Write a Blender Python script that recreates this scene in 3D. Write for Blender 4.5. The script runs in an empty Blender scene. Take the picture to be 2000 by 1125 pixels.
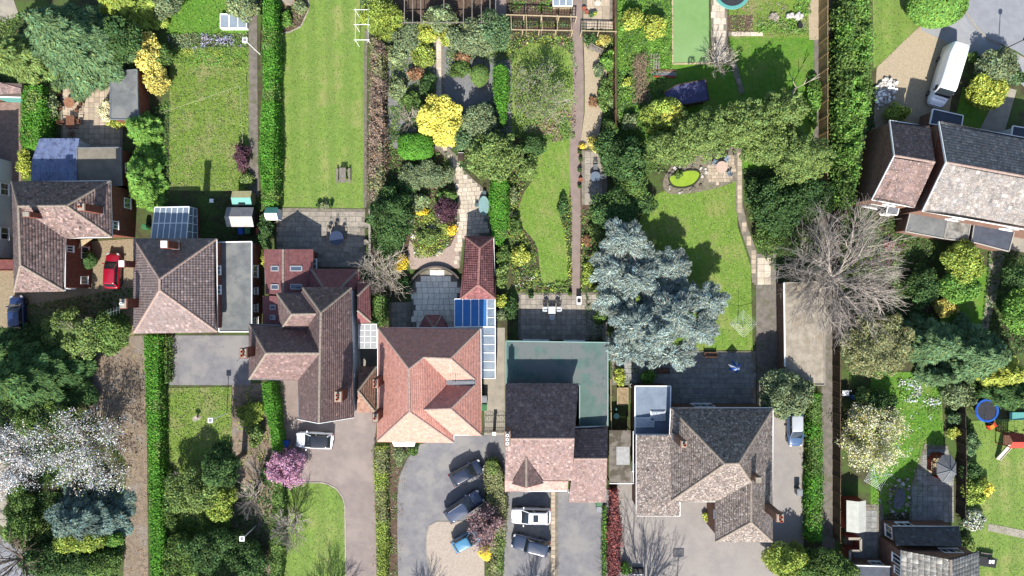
import bpy, math, random
import numpy as np
from mathutils.geometry import tessellate_polygon
from mathutils import Vector

# ---------------------------------------------------------------- camera, sky, sun, exposure
scene = bpy.context.scene
COL = scene.collection
H, S, CX, CY = 78.0, 16.5, 1000.0, 562.5          # camera height (m), ground scale (photo px per m), photo centre
cam_d = bpy.data.cameras.new("camera"); cam = bpy.data.objects.new("camera", cam_d); COL.objects.link(cam)
cam.location = (0, 0, H); cam.rotation_euler = (0, 0, 0)
cam_d.sensor_width = 36.0; cam_d.lens = 36.0 * H / (2000.0 / S); cam_d.clip_end = 2000
scene.camera = cam
SUN_EL, SUN_AZ = 41.0, -3.0
world = bpy.data.worlds.new("World"); scene.world = world; world.use_nodes = True
_nt = world.node_tree; _nt.nodes.clear()
_o = _nt.nodes.new("ShaderNodeOutputWorld"); _b = _nt.nodes.new("ShaderNodeBackground"); _s = _nt.nodes.new("ShaderNodeTexSky")
_s.sky_type = 'NISHITA'; _s.sun_disc = False
_s.sun_elevation = math.radians(SUN_EL); _s.sun_rotation = math.radians(180 - SUN_AZ)
_b.inputs[1].default_value = 0.105
_nt.links.new(_s.outputs[0], _b.inputs[0]); _nt.links.new(_b.outputs[0], _o.inputs[0])
sun_d = bpy.data.lights.new("sun", 'SUN'); sun = bpy.data.objects.new("sun", sun_d); COL.objects.link(sun)
sun_d.energy = 5.0; sun_d.angle = math.radians(0.5); sun_d.color = (1.0, 0.95, 0.87)
sun.rotation_euler = (math.radians(90 - SUN_EL), 0, math.radians(SUN_AZ)); sun.location = (0, -60, 60)
scene.view_settings.view_transform = 'Standard'; scene.view_settings.look = 'None'
scene.view_settings.exposure = 1.18; scene.view_settings.gamma = 1.0

# ---------------------------------------------------------------- helpers
def W(px, py, z=0.0):
    k = (H - z) / H / S
    return np.array([(px - CX) * k, (CY - py) * k, z])

def lin(c):
    c = c / 255.0
    return c / 12.92 if c <= 0.04045 else ((c + 0.055) / 1.055) ** 2.4
EXPO = 1.95
def C(r, g, b, k=1.0):
    """base colour of a flat sunlit surface that photographs as sRGB r, g, b"""
    return tuple(min(0.85, lin(v) / EXPO * k) for v in (r, g, b))

MATS = {}
def M(name, c1, c2=None, scale=3.0, rough=0.85, bump=0.0, bscale=None, attr=False, rand=0.0, metal=0.0, spec=0.3,
      speck=None, big=None, trans=0.0, detail=6.0, bands=None, brick=None, alpha=1.0, coat=0.0, sub=None):
    if name in MATS: return MATS[name]
    m = bpy.data.materials.new(name); m.use_nodes = True; MATS[name] = m
    nt = m.node_tree; N = nt.nodes; L = nt.links; bs = N["Principled BSDF"]
    bs.inputs["Roughness"].default_value = rough; bs.inputs["Metallic"].default_value = metal
    bs.inputs["Specular IOR Level"].default_value = spec
    if coat: bs.inputs["Coat Weight"].default_value = coat; bs.inputs["Coat Roughness"].default_value = 0.05
    geo = N.new("ShaderNodeNewGeometry"); pos = geo.outputs["Position"]
    def rgb(c): 
        n = N.new("ShaderNodeRGB"); n.outputs[0].default_value = (*c, 1); return n.outputs[0]
    def noise(sc, det=detail, vec=None):
        n = N.new("ShaderNodeTexNoise"); n.inputs["Scale"].default_value = sc; n.inputs["Detail"].default_value = det
        n.inputs["Roughness"].default_value = 0.65
        L.new(vec or pos, n.inputs["Vector"]); return n.outputs["Fac"]
    def ramp(v, a, b):
        r = N.new("ShaderNodeMapRange"); r.inputs[1].default_value = a; r.inputs[2].default_value = b
        r.interpolation_type = 'SMOOTHSTEP'; L.new(v, r.inputs[0]); return r.outputs[0]
    def mix(f, a, b, mode='MIX'):
        n = N.new("ShaderNodeMix"); n.data_type = 'RGBA'; n.blend_type = mode
        if isinstance(f, (int, float)): n.inputs[0].default_value = f
        else: L.new(f, n.inputs[0])
        L.new(a, n.inputs[6]); L.new(b, n.inputs[7]); return n.outputs[2]
    col = rgb(c1)
    if c2 is not None: col = mix(ramp(noise(scale), 0.36, 0.64), col, rgb(c2))
    if big is not None:                                    # (colour, scale, lo, hi[, strength])
        f = ramp(noise(big[1], 3), big[2], big[3])
        if len(big) > 4:
            mm = N.new("ShaderNodeMath"); mm.operation = 'MULTIPLY'; L.new(f, mm.inputs[0]); mm.inputs[1].default_value = big[4]; f = mm.outputs[0]
        col = mix(f, col, rgb(big[0]))
    if bands is not None:                                  # mown / rolled stripes: (colour, dirx, diry, period m, strength)
        sx = N.new("ShaderNodeVectorMath"); sx.operation = 'DOT_PRODUCT'; L.new(pos, sx.inputs[0]); sx.inputs[1].default_value = (bands[1], bands[2], 0)
        nn = noise(0.35, 2); ad = N.new("ShaderNodeMath"); ad.operation = 'MULTIPLY_ADD'; L.new(nn, ad.inputs[0]); ad.inputs[1].default_value = bands[3] * 0.5; L.new(sx.outputs["Value"], ad.inputs[2])
        mu = N.new("ShaderNodeMath"); mu.operation = 'MULTIPLY'; L.new(ad.outputs[0], mu.inputs[0]); mu.inputs[1].default_value = 2 * math.pi / bands[3]
        si = N.new("ShaderNodeMath"); si.operation = 'SINE'; L.new(mu.outputs[0], si.inputs[0])
        f = ramp(si.outputs[0], -0.8, 0.8); mm = N.new("ShaderNodeMath"); mm.operation = 'MULTIPLY'; L.new(f, mm.inputs[0]); mm.inputs[1].default_value = bands[4]
        col = mix(mm.outputs[0], col, rgb(bands[0]))
    if brick is not None:                                  # (mortar colour, scale, width, height)
        b = N.new("ShaderNodeTexBrick"); b.inputs["Scale"].default_value = brick[1]; b.inputs["Brick Width"].default_value = brick[2]
        b.inputs["Row Height"].default_value = brick[3]; b.inputs["Mortar Size"].default_value = 0.012
        b.inputs["Color1"].default_value = (1, 1, 1, 1); b.inputs["Color2"].default_value = (0.72, 0.72, 0.72, 1); b.inputs["Mortar"].default_value = (*brick[0], 1)
        if len(brick) > 4:
            cx = N.new("ShaderNodeVectorMath"); cx.operation = 'MULTIPLY'; L.new(pos, cx.inputs[0]); cx.inputs[1].default_value = (1, 1, 0); L.new(cx.outputs[0], b.inputs["Vector"])
        else:
            sp = N.new("ShaderNodeSeparateXYZ"); L.new(pos, sp.inputs[0]); a = N.new("ShaderNodeMath"); a.operation = 'ADD'; L.new(sp.outputs[0], a.inputs[0]); L.new(sp.outputs[1], a.inputs[1])
            cb = N.new("ShaderNodeCombineXYZ"); L.new(a.outputs[0], cb.inputs[0]); L.new(sp.outputs[2], cb.inputs[1]); L.new(cb.outputs[0], b.inputs["Vector"])
        col = mix(1.0, col, b.outputs["Color"], 'MULTIPLY')
    if attr:
        a = N.new("ShaderNodeAttribute"); a.attribute_name = "Col"; col = mix(1.0, col, a.outputs["Color"], 'MULTIPLY')
    if rand:
        oi = N.new("ShaderNodeObjectInfo"); r = N.new("ShaderNodeMapRange"); r.inputs[3].default_value = 1 - rand; r.inputs[4].default_value = 1 + rand * 0.6
        L.new(oi.outputs["Random"], r.inputs[0]); cc = N.new("ShaderNodeCombineColor")
        for i in range(3): L.new(r.outputs[0], cc.inputs[i])
        col = mix(1.0, col, cc.outputs[0], 'MULTIPLY')
    if speck is not None:                                  # (colour, scale, threshold)
        col = mix(ramp(noise(speck[1], 2), speck[2], speck[2] + 0.06), col, rgb(speck[0]))
    L.new(col, bs.inputs["Base Color"])
    if trans:
        bs.inputs["Subsurface Weight"].default_value = 0
        tr = N.new("ShaderNodeBsdfTranslucent"); L.new(col, tr.inputs[0]); ms = N.new("ShaderNodeMixShader"); ms.inputs[0].default_value = trans
        L.new(bs.outputs[0], ms.inputs[1]); L.new(tr.outputs[0], ms.inputs[2]); L.new(ms.outputs[0], N["Material Output"].inputs[0])
    if alpha < 1: bs.inputs["Alpha"].default_value = alpha
    if bump:
        bp = N.new("ShaderNodeBump"); bp.inputs["Strength"].default_value = bump; bp.inputs["Distance"].default_value = 0.06
        L.new(noise(bscale or scale * 3), bp.inputs["Height"]); L.new(bp.outputs[0], bs.inputs["Normal"])
    return m

ORG = {}
def _link(o, parent):
    COL.objects.link(o)
    if parent is not None:
        o.parent = parent; ORG[o.name] = ORG.get(parent.name, np.zeros(3))
    return o

def tag(o, label=None, cat=None, group=None, kind=None):
    if label: o["label"] = label
    if cat: o["category"] = cat
    if group: o["group"] = group
    if kind: o["kind"] = kind
    return o

def T(name, label, cat, at=(0, 0, 0), group=None):
    e = bpy.data.objects.new(name, None); e.empty_display_size = 0.3; COL.objects.link(e)
    e.location = tuple(float(v) for v in at); ORG[e.name] = np.array(at, float)
    return tag(e, label, cat, group)

def mesh_np(name, V, F, mat, parent=None, cols=None, smooth=False, origin=None):
    """V (n,3) world coords; F (m,k) constant arity"""
    V = np.asarray(V, np.float64); F = np.asarray(F, np.int32)
    if parent is not None: o0 = ORG.get(parent.name, np.zeros(3))
    else: o0 = np.array(origin, float) if origin is not None else np.array([*(V[:, :2].min(0) + V[:, :2].max(0)) / 2, V[:, 2].min()])
    me = bpy.data.meshes.new(name); n, m, k = len(V), len(F), F.shape[1]
    me.vertices.add(n); me.vertices.foreach_set("co", (V - o0).astype(np.float32).ravel())
    me.loops.add(m * k); me.loops.foreach_set("vertex_index", F.ravel())
    me.polygons.add(m); me.polygons.foreach_set("loop_start", np.arange(0, m * k, k, dtype=np.int32)); me.polygons.foreach_set("loop_total", np.full(m, k, np.int32))
    if smooth: me.polygons.foreach_set("use_smooth", np.ones(m, bool))
    me.update(calc_edges=True)
    if cols is not None:
        ca = me.color_attributes.new("Col", 'FLOAT_COLOR', 'POINT')
        c4 = np.ones((n, 4), np.float32); c4[:, :3] = cols; ca.data.foreach_set("color", c4.ravel())
    me.materials.append(mat)
    o = bpy.data.objects.new(name, me); _link(o, parent)
    if parent is None: o.location = tuple(o0); ORG[o.name] = o0
    return o

class MB:
    def __init__(s): s.v = []; s.f = []
    def add(s, vs, fs):
        b = len(s.v); s.v += [tuple(map(float, v)) for v in vs]; s.f += [tuple(b + i for i in f) for f in fs]; return s
    def poly(s, pts): return s.add(pts, [tuple(range(len(pts)))])
    def obox(s, c, ax, ay, az):
        c, ax, ay, az = map(np.asarray, (c, ax, ay, az))
        vs = [c + i * ax + j * ay + k * az for k in (-1, 1) for j in (-1, 1) for i in (-1, 1)]
        return s.add(vs, [(0, 2, 3, 1), (4, 5, 7, 6), (0, 1, 5, 4), (2, 6, 7, 3), (0, 4, 6, 2), (1, 3, 7, 5)])
    def box(s, c, sx, sy, sz, rz=0.0):
        ca, sa = math.cos(rz), math.sin(rz)
        return s.obox(c, (sx / 2 * ca, sx / 2 * sa, 0), (-sy / 2 * sa, sy / 2 * ca, 0), (0, 0, sz / 2))
    def bar(s, p, q, w, h=None, up=(0, 0, 1)):
        p, q = np.asarray(p, float), np.asarray(q, float); d = q - p; l = np.linalg.norm(d)
        if l < 1e-6: return s
        d = d / l; u = np.asarray(up, float)
        if abs(d @ u) > 0.98: u = np.array([1.0, 0, 0])
        a = np.cross(d, u); a /= np.linalg.norm(a); b = np.cross(a, d)
        return s.obox((p + q) / 2, d * l / 2, a * w / 2, b * (h or w) / 2)
    def tube(s, p, q, r0, r1=None, n=6, cap=True):
        p, q = np.asarray(p, float), np.asarray(q, float); r1 = r0 if r1 is None else r1; d = q - p; l = np.linalg.norm(d)
        if l < 1e-6: return s
        d /= l; u = np.array([0, 0, 1.0]) if abs(d[2]) < 0.95 else np.array([1.0, 0, 0])
        a = np.cross(d, u); a /= np.linalg.norm(a); b = np.cross(d, a); vs = []
        for c, r in ((p, r0), (q, r1)):
            vs += [c + r * (math.cos(2 * math.pi * i / n) * a + math.sin(2 * math.pi * i / n) * b) for i in range(n)]
        fs = [(i, n + i, n + (i + 1) % n, (i + 1) % n) for i in range(n)]
        if cap: fs += [tuple(range(n)), tuple(range(2 * n - 1, n - 1, -1))]
        return s.add(vs, fs)
    def path(s, pts, r, n=5):
        for a, b in zip(pts[:-1], pts[1:]): s.tube(a, b, r, r, n)
        return s
    def lathe(s, c, prof, n=16, sx=1.0, sy=1.0):
        c = np.asarray(c, float); vs = []
        for r, z in prof: vs += [c + (sx * r * math.cos(2 * math.pi * i / n), sy * r * math.sin(2 * math.pi * i / n), z) for i in range(n)]
        fs = [(k * n + i, k * n + (i + 1) % n, (k + 1) * n + (i + 1) % n, (k + 1) * n + i) for k in range(len(prof) - 1) for i in range(n)]
        if prof[0][0] > 1e-4: fs.append(tuple(range(n - 1, -1, -1)))
        if prof[-1][0] > 1e-4: fs.append(tuple((len(prof) - 1) * n + i for i in range(n)))
        return s.add(vs, fs)
    def prism(s, pts, z0, z1):
        n = len(pts); a = sum(pts[i][0] * pts[(i + 1) % n][1] - pts[(i + 1) % n][0] * pts[i][1] for i in range(n))
        if a < 0: pts = pts[::-1]
        vs = [(p[0], p[1], z0) for p in pts] + [(p[0], p[1], z1) for p in pts]
        return s.add(vs, [tuple(range(n - 1, -1, -1)), tuple(range(n, 2 * n))] + [(i, (i + 1) % n, n + (i + 1) % n, n + i) for i in range(n)])
    def ring(s, c, R, r, n=28, m=6, sx=1.0, sy=1.0):
        c = np.asarray(c, float); vs = []
        for i in range(n):
            t = 2 * math.pi * i / n
            for j in range(m):
                u = 2 * math.pi * j / m; rr = R + r * math.cos(u)
                vs.append(c + (sx * rr * math.cos(t), sy * rr * math.sin(t), r * math.sin(u)))
        return s.add(vs, [(i * m + j, ((i + 1) % n) * m + j, ((i + 1) % n) * m + (j + 1) % m, i * m + (j + 1) % m) for i in range(n) for j in range(m)])
    def build(s, name, mat, parent=None, smooth=False, origin=None):
        V = np.array(s.v)
        if parent is not None: o0 = ORG.get(parent.name, np.zeros(3))
        else: o0 = np.array(origin, float) if origin is not None else np.array([*(V[:, :2].min(0) + V[:, :2].max(0)) / 2, V[:, 2].min()])
        me = bpy.data.meshes.new(name); me.from_pydata([tuple(v) for v in V - o0], [], s.f); me.update()
        if smooth: me.polygons.foreach_set("use_smooth", np.ones(len(me.polygons), bool))
        me.materials.append(mat); o = bpy.data.objects.new(name, me); _link(o, parent)
        if parent is None: o.location = tuple(o0); ORG[o.name] = o0
        return o

def copy_tree(o, parent=None):
    c = o.copy(); COL.objects.link(c); c.parent = parent
    for ch in list(o.children): copy_tree(ch, c)
    return c

def place(o, at, rz=0.0, label=None, group=None):
    o.location = tuple(float(v) for v in at); o.rotation_euler = (0, 0, rz)
    if label: o["label"] = label
    if group: o["group"] = group
    return o

def smooth_poly(pts, n=6):
    """closed Catmull-Rom through px points"""
    P = np.array(pts, float); out = []; k = len(P)
    for i in range(k):
        p0, p1, p2, p3 = P[i - 1], P[i], P[(i + 1) % k], P[(i + 2) % k]
        for t in np.linspace(0, 1, n, endpoint=False):
            out.append(0.5 * ((2 * p1) + (-p0 + p2) * t + (2 * p0 - 5 * p1 + 4 * p2 - p3) * t * t + (-p0 + 3 * p1 - 3 * p2 + p3) * t ** 3))
    return [tuple(q) for q in out]

def inside(P, poly):
    """P (n,2), poly list of (x,y): boolean mask"""
    P = np.asarray(P, float); poly = np.asarray(poly, float); r = np.zeros(len(P), bool); j = len(poly) - 1
    for i in range(len(poly)):
        xi, yi = poly[i]; xj, yj = poly[j]
        c = ((yi > P[:, 1]) != (yj > P[:, 1]))
        with np.errstate(divide='ignore', invalid='ignore'): t = (xj - xi) * (P[:, 1] - yi) / (yj - yi) + xi
        r ^= c & (P[:, 0] < t); j = i
    return r

def offset_poly(pts, d):
    """pts list of 2D world points; positive d moves edges inward"""
    P = np.array([p[:2] for p in pts], float); n = len(P); a = np.sum(P[:, 0] * np.roll(P[:, 1], -1) - np.roll(P[:, 0], -1) * P[:, 1]); sg = 1 if a > 0 else -1
    out = []
    for i in range(n):
        e0 = P[i] - P[i - 1]; e1 = P[(i + 1) % n] - P[i]; e0 /= np.linalg.norm(e0); e1 /= np.linalg.norm(e1)
        n0 = sg * np.array([-e0[1], e0[0]]); n1 = sg * np.array([-e1[1], e1[0]]); c = 1 + n0 @ n1
        out.append(P[i] + d * (n0 + n1) / max(c, 0.25))
    return out

def vnoise(P, s, seed=0):
    """cheap smooth value noise, P (n,2 or 3) -> 0..1"""
    P = np.asarray(P, float)[:, :2] * s + seed * 17.3
    i = np.floor(P).astype(np.int64); f = P - i; f = f * f * (3 - 2 * f)
    def h(a, b): 
        x = (a * 374761393 + b * 668265263 + seed * 974711) & 0x7fffffff; x = ((x ^ (x >> 13)) * 1274126177) & 0x7fffffff
        return ((x ^ (x >> 16)) & 0xffff) / 65535.0
    a, b, c, d = h(i[:, 0], i[:, 1]), h(i[:, 0] + 1, i[:, 1]), h(i[:, 0], i[:, 1] + 1), h(i[:, 0] + 1, i[:, 1] + 1)
    return (a * (1 - f[:, 0]) + b * f[:, 0]) * (1 - f[:, 1]) + (c * (1 - f[:, 0]) + d * f[:, 0]) * f[:, 1]

# ---------------------------------------------------------------- materials
tarmac = M("tarmac", C(141, 140, 144), C(129, 128, 133), 1.2, 0.9, 0.15, 40, big=(C(155, 152, 150), 0.35, 0.42, 0.66), speck=(C(118, 117, 118), 7, 0.66))
tarmac_pink = M("tarmac_pink", C(158, 145, 140), C(148, 136, 132), 0.8, 0.9, 0.1, 40, big=(C(168, 155, 148), 0.3, 0.45, 0.66), speck=(C(146, 132, 128), 7, 0.66))
block_paving = M("block_paving", C(170, 163, 158), C(158, 152, 148), 0.6, 0.9, 0.1, 30, big=(C(178, 172, 164), 0.15, 0.45, 0.7), speck=(C(140, 132, 128), 18, 0.63))
road = M("road_asphalt", C(160, 163, 170), C(150, 153, 160), 1.0, 0.9, 0.15, 40, speck=(C(135, 137, 142), 25, 0.62))
slab_bed = M("slab_mortar", C(150, 142, 128), C(124, 118, 106), 2.0, 0.95, 0.2)
slab_grey = M("slab_grey", C(184, 174, 160), C(164, 156, 145), 1.5, 0.9, 0.2, 12, rand=0.22, speck=(C(120, 116, 104), 8, 0.6))
slab_pale = M("slab_pale", C(236, 222, 202), C(218, 204, 184), 1.5, 0.9, 0.2, 12, rand=0.2, speck=(C(165, 150, 130), 9, 0.6))
slab_cream = M("slab_cream", C(244, 236, 216, 1.6), C(230, 222, 204, 1.6), 1.5, 0.9, 0.2, 12, rand=0.1, speck=(C(190, 186, 176), 8, 0.62))
slab_warm = M("slab_warm", C(212, 194, 170), C(192, 176, 156), 1.5, 0.9, 0.2, 12, rand=0.22)
slab_blue = M("slab_blue", C(172, 172, 168), C(150, 152, 150), 1.5, 0.9, 0.2, 12, rand=0.18, speck=(C(104, 106, 98), 8, 0.6))
concrete = M("concrete", C(182, 174, 158), C(165, 158, 146), 0.8, 0.9, 0.2, 12, big=(C(150, 144, 128), 0.5, 0.5, 0.75))
path_brown = M("path_brown", C(160, 142, 134), C(148, 132, 124), 1.2, 0.9, 0.2, 20, speck=(C(130, 116, 108), 15, 0.62))
path_grey = M("path_grey", C(140, 132, 124), C(118, 112, 104), 1.5, 0.9, 0.25, 14, big=(C(105, 108, 80), 0.9, 0.5, 0.7))
gravel_tan = M("gravel_tan", C(205, 188, 160), C(180, 164, 138), 8.0, 0.95, 0.4, 30, speck=(C(140, 124, 102), 18, 0.6))
gravel_pale = M("gravel_pale", C(205, 192, 178), C(182, 168, 155), 8.0, 0.95, 0.4, 30, speck=(C(140, 126, 116), 18, 0.58))
gravel_pink = M("gravel_pink", C(196, 176, 162), C(178, 158, 146), 6.0, 0.95, 0.4, 30, speck=(C(150, 132, 122), 18, 0.6))
gravel_grey = M("gravel_grey", C(150, 150, 150), C(128, 128, 132), 5.0, 0.95, 0.4, 30, speck=(C(100, 100, 102), 18, 0.6))
brick_pave = M("brick_pave", C(178, 150, 138), C(160, 134, 124), 2.0, 0.9, 0.15, 20, brick=((0.75, 0.72, 0.7), 1.0, 0.42, 0.2, 1))
soil = M("soil", C(112, 92, 76), C(86, 70, 58), 2.5, 0.95, 0.6, 12, speck=(C(135, 116, 96), 14, 0.62))
litter = M("leaf_litter", C(158, 140, 120), C(124, 110, 96), 2.2, 0.95, 0.5, 14, speck=(C(180, 162, 138), 10, 0.6), big=(C(150, 144, 138), 0.4, 0.5, 0.65, 0.7))
ground_m = M("ground_soil", C(90, 92, 58), C(72, 66, 50), 1.2, 0.95, 0.6, 10, big=(C(84, 110, 48), 0.35, 0.4, 0.65))
lawn_fine = M("lawn_fine", C(132, 162, 70), C(120, 152, 62), 1.6, 0.9, 0.3, 25, big=(C(158, 164, 96), 0.3, 0.45, 0.7), bands=(C(116, 146, 62), 1, 0.02, 2.1, 0.75), speck=(C(160, 170, 104), 7, 0.6))
lawn_curve = M("lawn_curve", C(124, 160, 58), C(110, 148, 48), 1.4, 0.9, 0.35, 22, big=(C(150, 158, 88), 0.35, 0.45, 0.7), bands=(C(108, 142, 50), 1, 0.25, 0.9, 0.4), speck=(C(160, 170, 100), 5, 0.58))
lawn_rough = M("lawn_rough", C(128, 156, 60), C(104, 136, 44), 2.2, 0.95, 0.7, 14, big=(C(146, 150, 92), 0.4, 0.45, 0.68), speck=(C(160, 164, 104), 6, 0.6))
lawn_deep = M("lawn_deep", C(104, 152, 44), C(86, 136, 36), 2.0, 0.95, 0.6, 14, big=(C(120, 148, 62), 0.4, 0.45, 0.7), speck=(C(130, 160, 76), 7, 0.63))
turf_fake = M("artificial_turf", C(134, 172, 106), C(126, 164, 98), 0.8, 0.95, 0.2, 40, big=(C(144, 178, 118), 0.2, 0.4, 0.7))
wood_pale = M("wood_pale", C(214, 196, 160), C(188, 168, 132), 3.0, 0.8, 0.2, 15, rand=0.1)
wood_grey = M("wood_grey", C(160, 152, 142), C(132, 124, 116), 4.0, 0.85, 0.3, 15, rand=0.12)
wood_brown = M("wood_brown", C(140, 98, 76), C(112, 76, 58), 4.0, 0.8, 0.3, 15, rand=0.12)
wood_red = M("wood_red", C(168, 72, 52), C(138, 56, 42), 3.0, 0.75, 0.2, 12, rand=0.1)
wood_dark = M("wood_dark", C(84, 70, 60), C(62, 52, 46), 4.0, 0.85, 0.3, 15, rand=0.1)
wood_fence = M("wood_fence", C(196, 166, 116), C(160, 130, 90), 3.0, 0.85, 0.3, 15, rand=0.15)
bark = M("bark", C(140, 124, 108), C(104, 92, 82), 6.0, 0.95, 0.3, 18)
bark_pale = M("bark_pale", C(214, 204, 188), C(172, 160, 146), 5.0, 0.95, 0.4, 18)
bark_grey = M("bark_grey", C(194, 184, 174, 1.2), C(158, 148, 140, 1.2), 5.0, 0.95, 0.4, 18)
white_paint = M("white_paint", C(238, 238, 236, 1.7), C(224, 224, 222, 1.7), 1.0, 0.55)
white_wall = M("white_wall", C(224, 228, 234, 1.3), C(214, 218, 226, 1.3), 0.8, 0.8, 0.15, 10)
grey_metal = M("grey_metal", C(160, 164, 168), None, rough=0.45, metal=0.6)
dark_metal = M("dark_metal", C(50, 50, 54), None, rough=0.5, metal=0.3)
alu = M("aluminium", C(200, 204, 208), None, rough=0.35, metal=0.8)
lead = M("lead", C(140, 146, 154), C(122, 128, 136), 2.0, 0.6, 0.1)
brick_red = M("brick_red", C(158, 96, 78), C(134, 78, 64), 3.0, 0.9, 0.2, 20, brick=((0.95, 0.9, 0.85), 1.0, 0.45, 0.15))
brick_brown = M("brick_brown", C(160, 124, 106), C(140, 106, 92), 3.0, 0.9, 0.2, 20, brick=((0.95, 0.9, 0.85), 1.0, 0.45, 0.15))
felt = M("roof_felt", C(128, 131, 132), C(112, 116, 118), 0.9, 0.9, 0.2, 30, big=(C(142, 144, 142), 0.5, 0.45, 0.7), speck=(C(150, 152, 150), 8, 0.64))
felt_pale = M("roof_felt_pale", C(184, 174, 158), C(158, 148, 132), 1.2, 0.9, 0.3, 30, big=(C(160, 146, 126), 0.5, 0.5, 0.7), speck=(C(140, 124, 104), 7, 0.62))
felt_teal = M("roof_felt_teal", C(98, 126, 119), C(88, 114, 109), 0.5, 0.75, 0.1, 20, big=(C(114, 122, 121), 0.22, 0.47, 0.55), speck=(C(90, 104, 102), 2.2, 0.62))
felt_dark = M("roof_felt_dark", C(92, 98, 112), C(78, 84, 98), 1.0, 0.8, 0.15, 30, speck=(C(120, 124, 132), 8, 0.66))
corrug = M("corrugated_sheet", C(150, 142, 132), C(118, 112, 104), 1.2, 0.85, 0.2, 20, big=(C(104, 96, 84), 0.6, 0.48, 0.6))
poly_blue = M("polycarbonate_blue", C(132, 146, 184), C(116, 130, 170), 1.5, 0.3, spec=0.5, big=(C(84, 94, 124), 1.6, 0.5, 0.68), speck=(C(90, 98, 116), 5, 0.6))
glass_blue = M("tinted_roof_glass", C(74, 144, 216), C(64, 132, 206), 0.8, 0.3, spec=0.4)
glass_clear = M("roof_glass", C(190, 206, 222), C(172, 190, 208), 1.0, 0.1, spec=0.7, alpha=0.6)
glass_dark = M("window_glass", (0.03, 0.035, 0.045), None, rough=0.06, spec=0.8)
glass_sky = M("skylight_glass", C(90, 104, 124), None, rough=0.06, spec=1.0)
car_glass = M("car_glass", (0.015, 0.02, 0.024), None, rough=0.05, spec=0.9)
tyre = M("tyre_rubber", (0.012, 0.012, 0.013), None, rough=0.85)
chrome = M("wheel_rim", C(170, 174, 178), None, rough=0.3, metal=0.85)
lamp_clear = M("headlight_glass", C(225, 228, 232), None, rough=0.1, spec=0.8)
lamp_red = M("taillight_red", C(170, 20, 18), None, rough=0.2)
terracotta = M("terracotta", C(190, 110, 84), C(165, 92, 70), 5.0, 0.85, 0.1)
stone_m = M("stone", C(190, 180, 166), C(160, 150, 138), 3.0, 0.9, 0.4, 10, rand=0.2)
water_m = M("pond_water", (0.01, 0.015, 0.03), None, rough=0.05, spec=0.8)
algae = M("pond_algae", C(160, 190, 60), C(146, 176, 52), 2.0, 0.5, 0.1)
plastic_green = M("plastic_green", C(70, 130, 84), None, rough=0.5)
plastic_blue = M("plastic_blue", C(40, 100, 200), None, rough=0.5)
plastic_teal = M("plastic_teal", C(104, 176, 168), None, rough=0.5)
plastic_red = M("plastic_red", C(205, 70, 55), None, rough=0.5)
plastic_grey = M("plastic_grey", C(150, 154, 160), None, rough=0.5)
plastic_black = M("plastic_black", C(44, 44, 48), None, rough=0.6)
fabric_cream = M("fabric_cream", C(230, 220, 200), C(214, 204, 186), 3.0, 0.9)
mesh_black = M("trampoline_mat", C(58, 60, 66), C(50, 52, 58), 4.0, 0.8)

LEAFK = 1.5
def leafmat(name, r, g, b, trans=0.25):
    c = C(r, g, b, LEAFK); y = 0.3 * c[0] + 0.59 * c[1] + 0.11 * c[2]; ds = 0.12 if "hedge" in name or name.endswith(("sun", "yellow")) else 0.14
    return M(name, tuple(v * (1 - ds) + y * ds for v in c), None, rough=0.75, attr=True, spec=0.12, trans=trans)
LF = {k: leafmat("leaf_" + k, *v) for k, v in dict(
    mid=(100, 132, 56), dark=(76, 110, 54), bright=(110, 158, 52), lawnhedge=(86, 148, 30), olive=(122, 148, 70), grey=(124, 142, 98), sage=(140, 158, 104),
    blue=(160, 178, 170), bluegreen=(98, 130, 82), spruce=(104, 128, 118), yellow=(238, 230, 84), sun=(250, 220, 10), gold=(206, 194, 84), lime=(176, 188, 56), citrus=(150, 172, 56),
    purple=(104, 70, 84), crimson=(158, 92, 88), plum=(166, 136, 138), brown=(152, 130, 112), dry=(146, 150, 98), cream=(236, 228, 178), rust=(156, 116, 80)).items()}
PETAL = {k: M("petal_" + k, C(*v, 1.3), None, rough=0.7, attr=True, trans=0.25) for k, v in dict(white=(236, 236, 238), cream=(240, 236, 200), pink=(226, 176, 204)).items()}

# ---------------------------------------------------------------- ground sheets
LAYER = [0]
def sheet(name, pts, z, mat, smooth=False, kind="structure"):
    if smooth: pts = smooth_poly(pts)
    LAYER[0] += 1; z += 0.0002 * LAYER[0]
    V = [W(x, y, 0) + (0, 0, z) for x, y in pts]
    o = MB().poly(V[::-1] if np.cross(V[1] - V[0], V[2] - V[1])[2] < 0 else V).build(name, mat)
    P = np.array(V); a = np.sum(P[:, 0] * np.roll(P[:, 1], -1) - np.roll(P[:, 0], -1) * P[:, 1])
    n = o.data.polygons[0].normal
    if n.z < 0: o.data.flip_normals()
    return tag(o, kind=kind)

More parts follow.
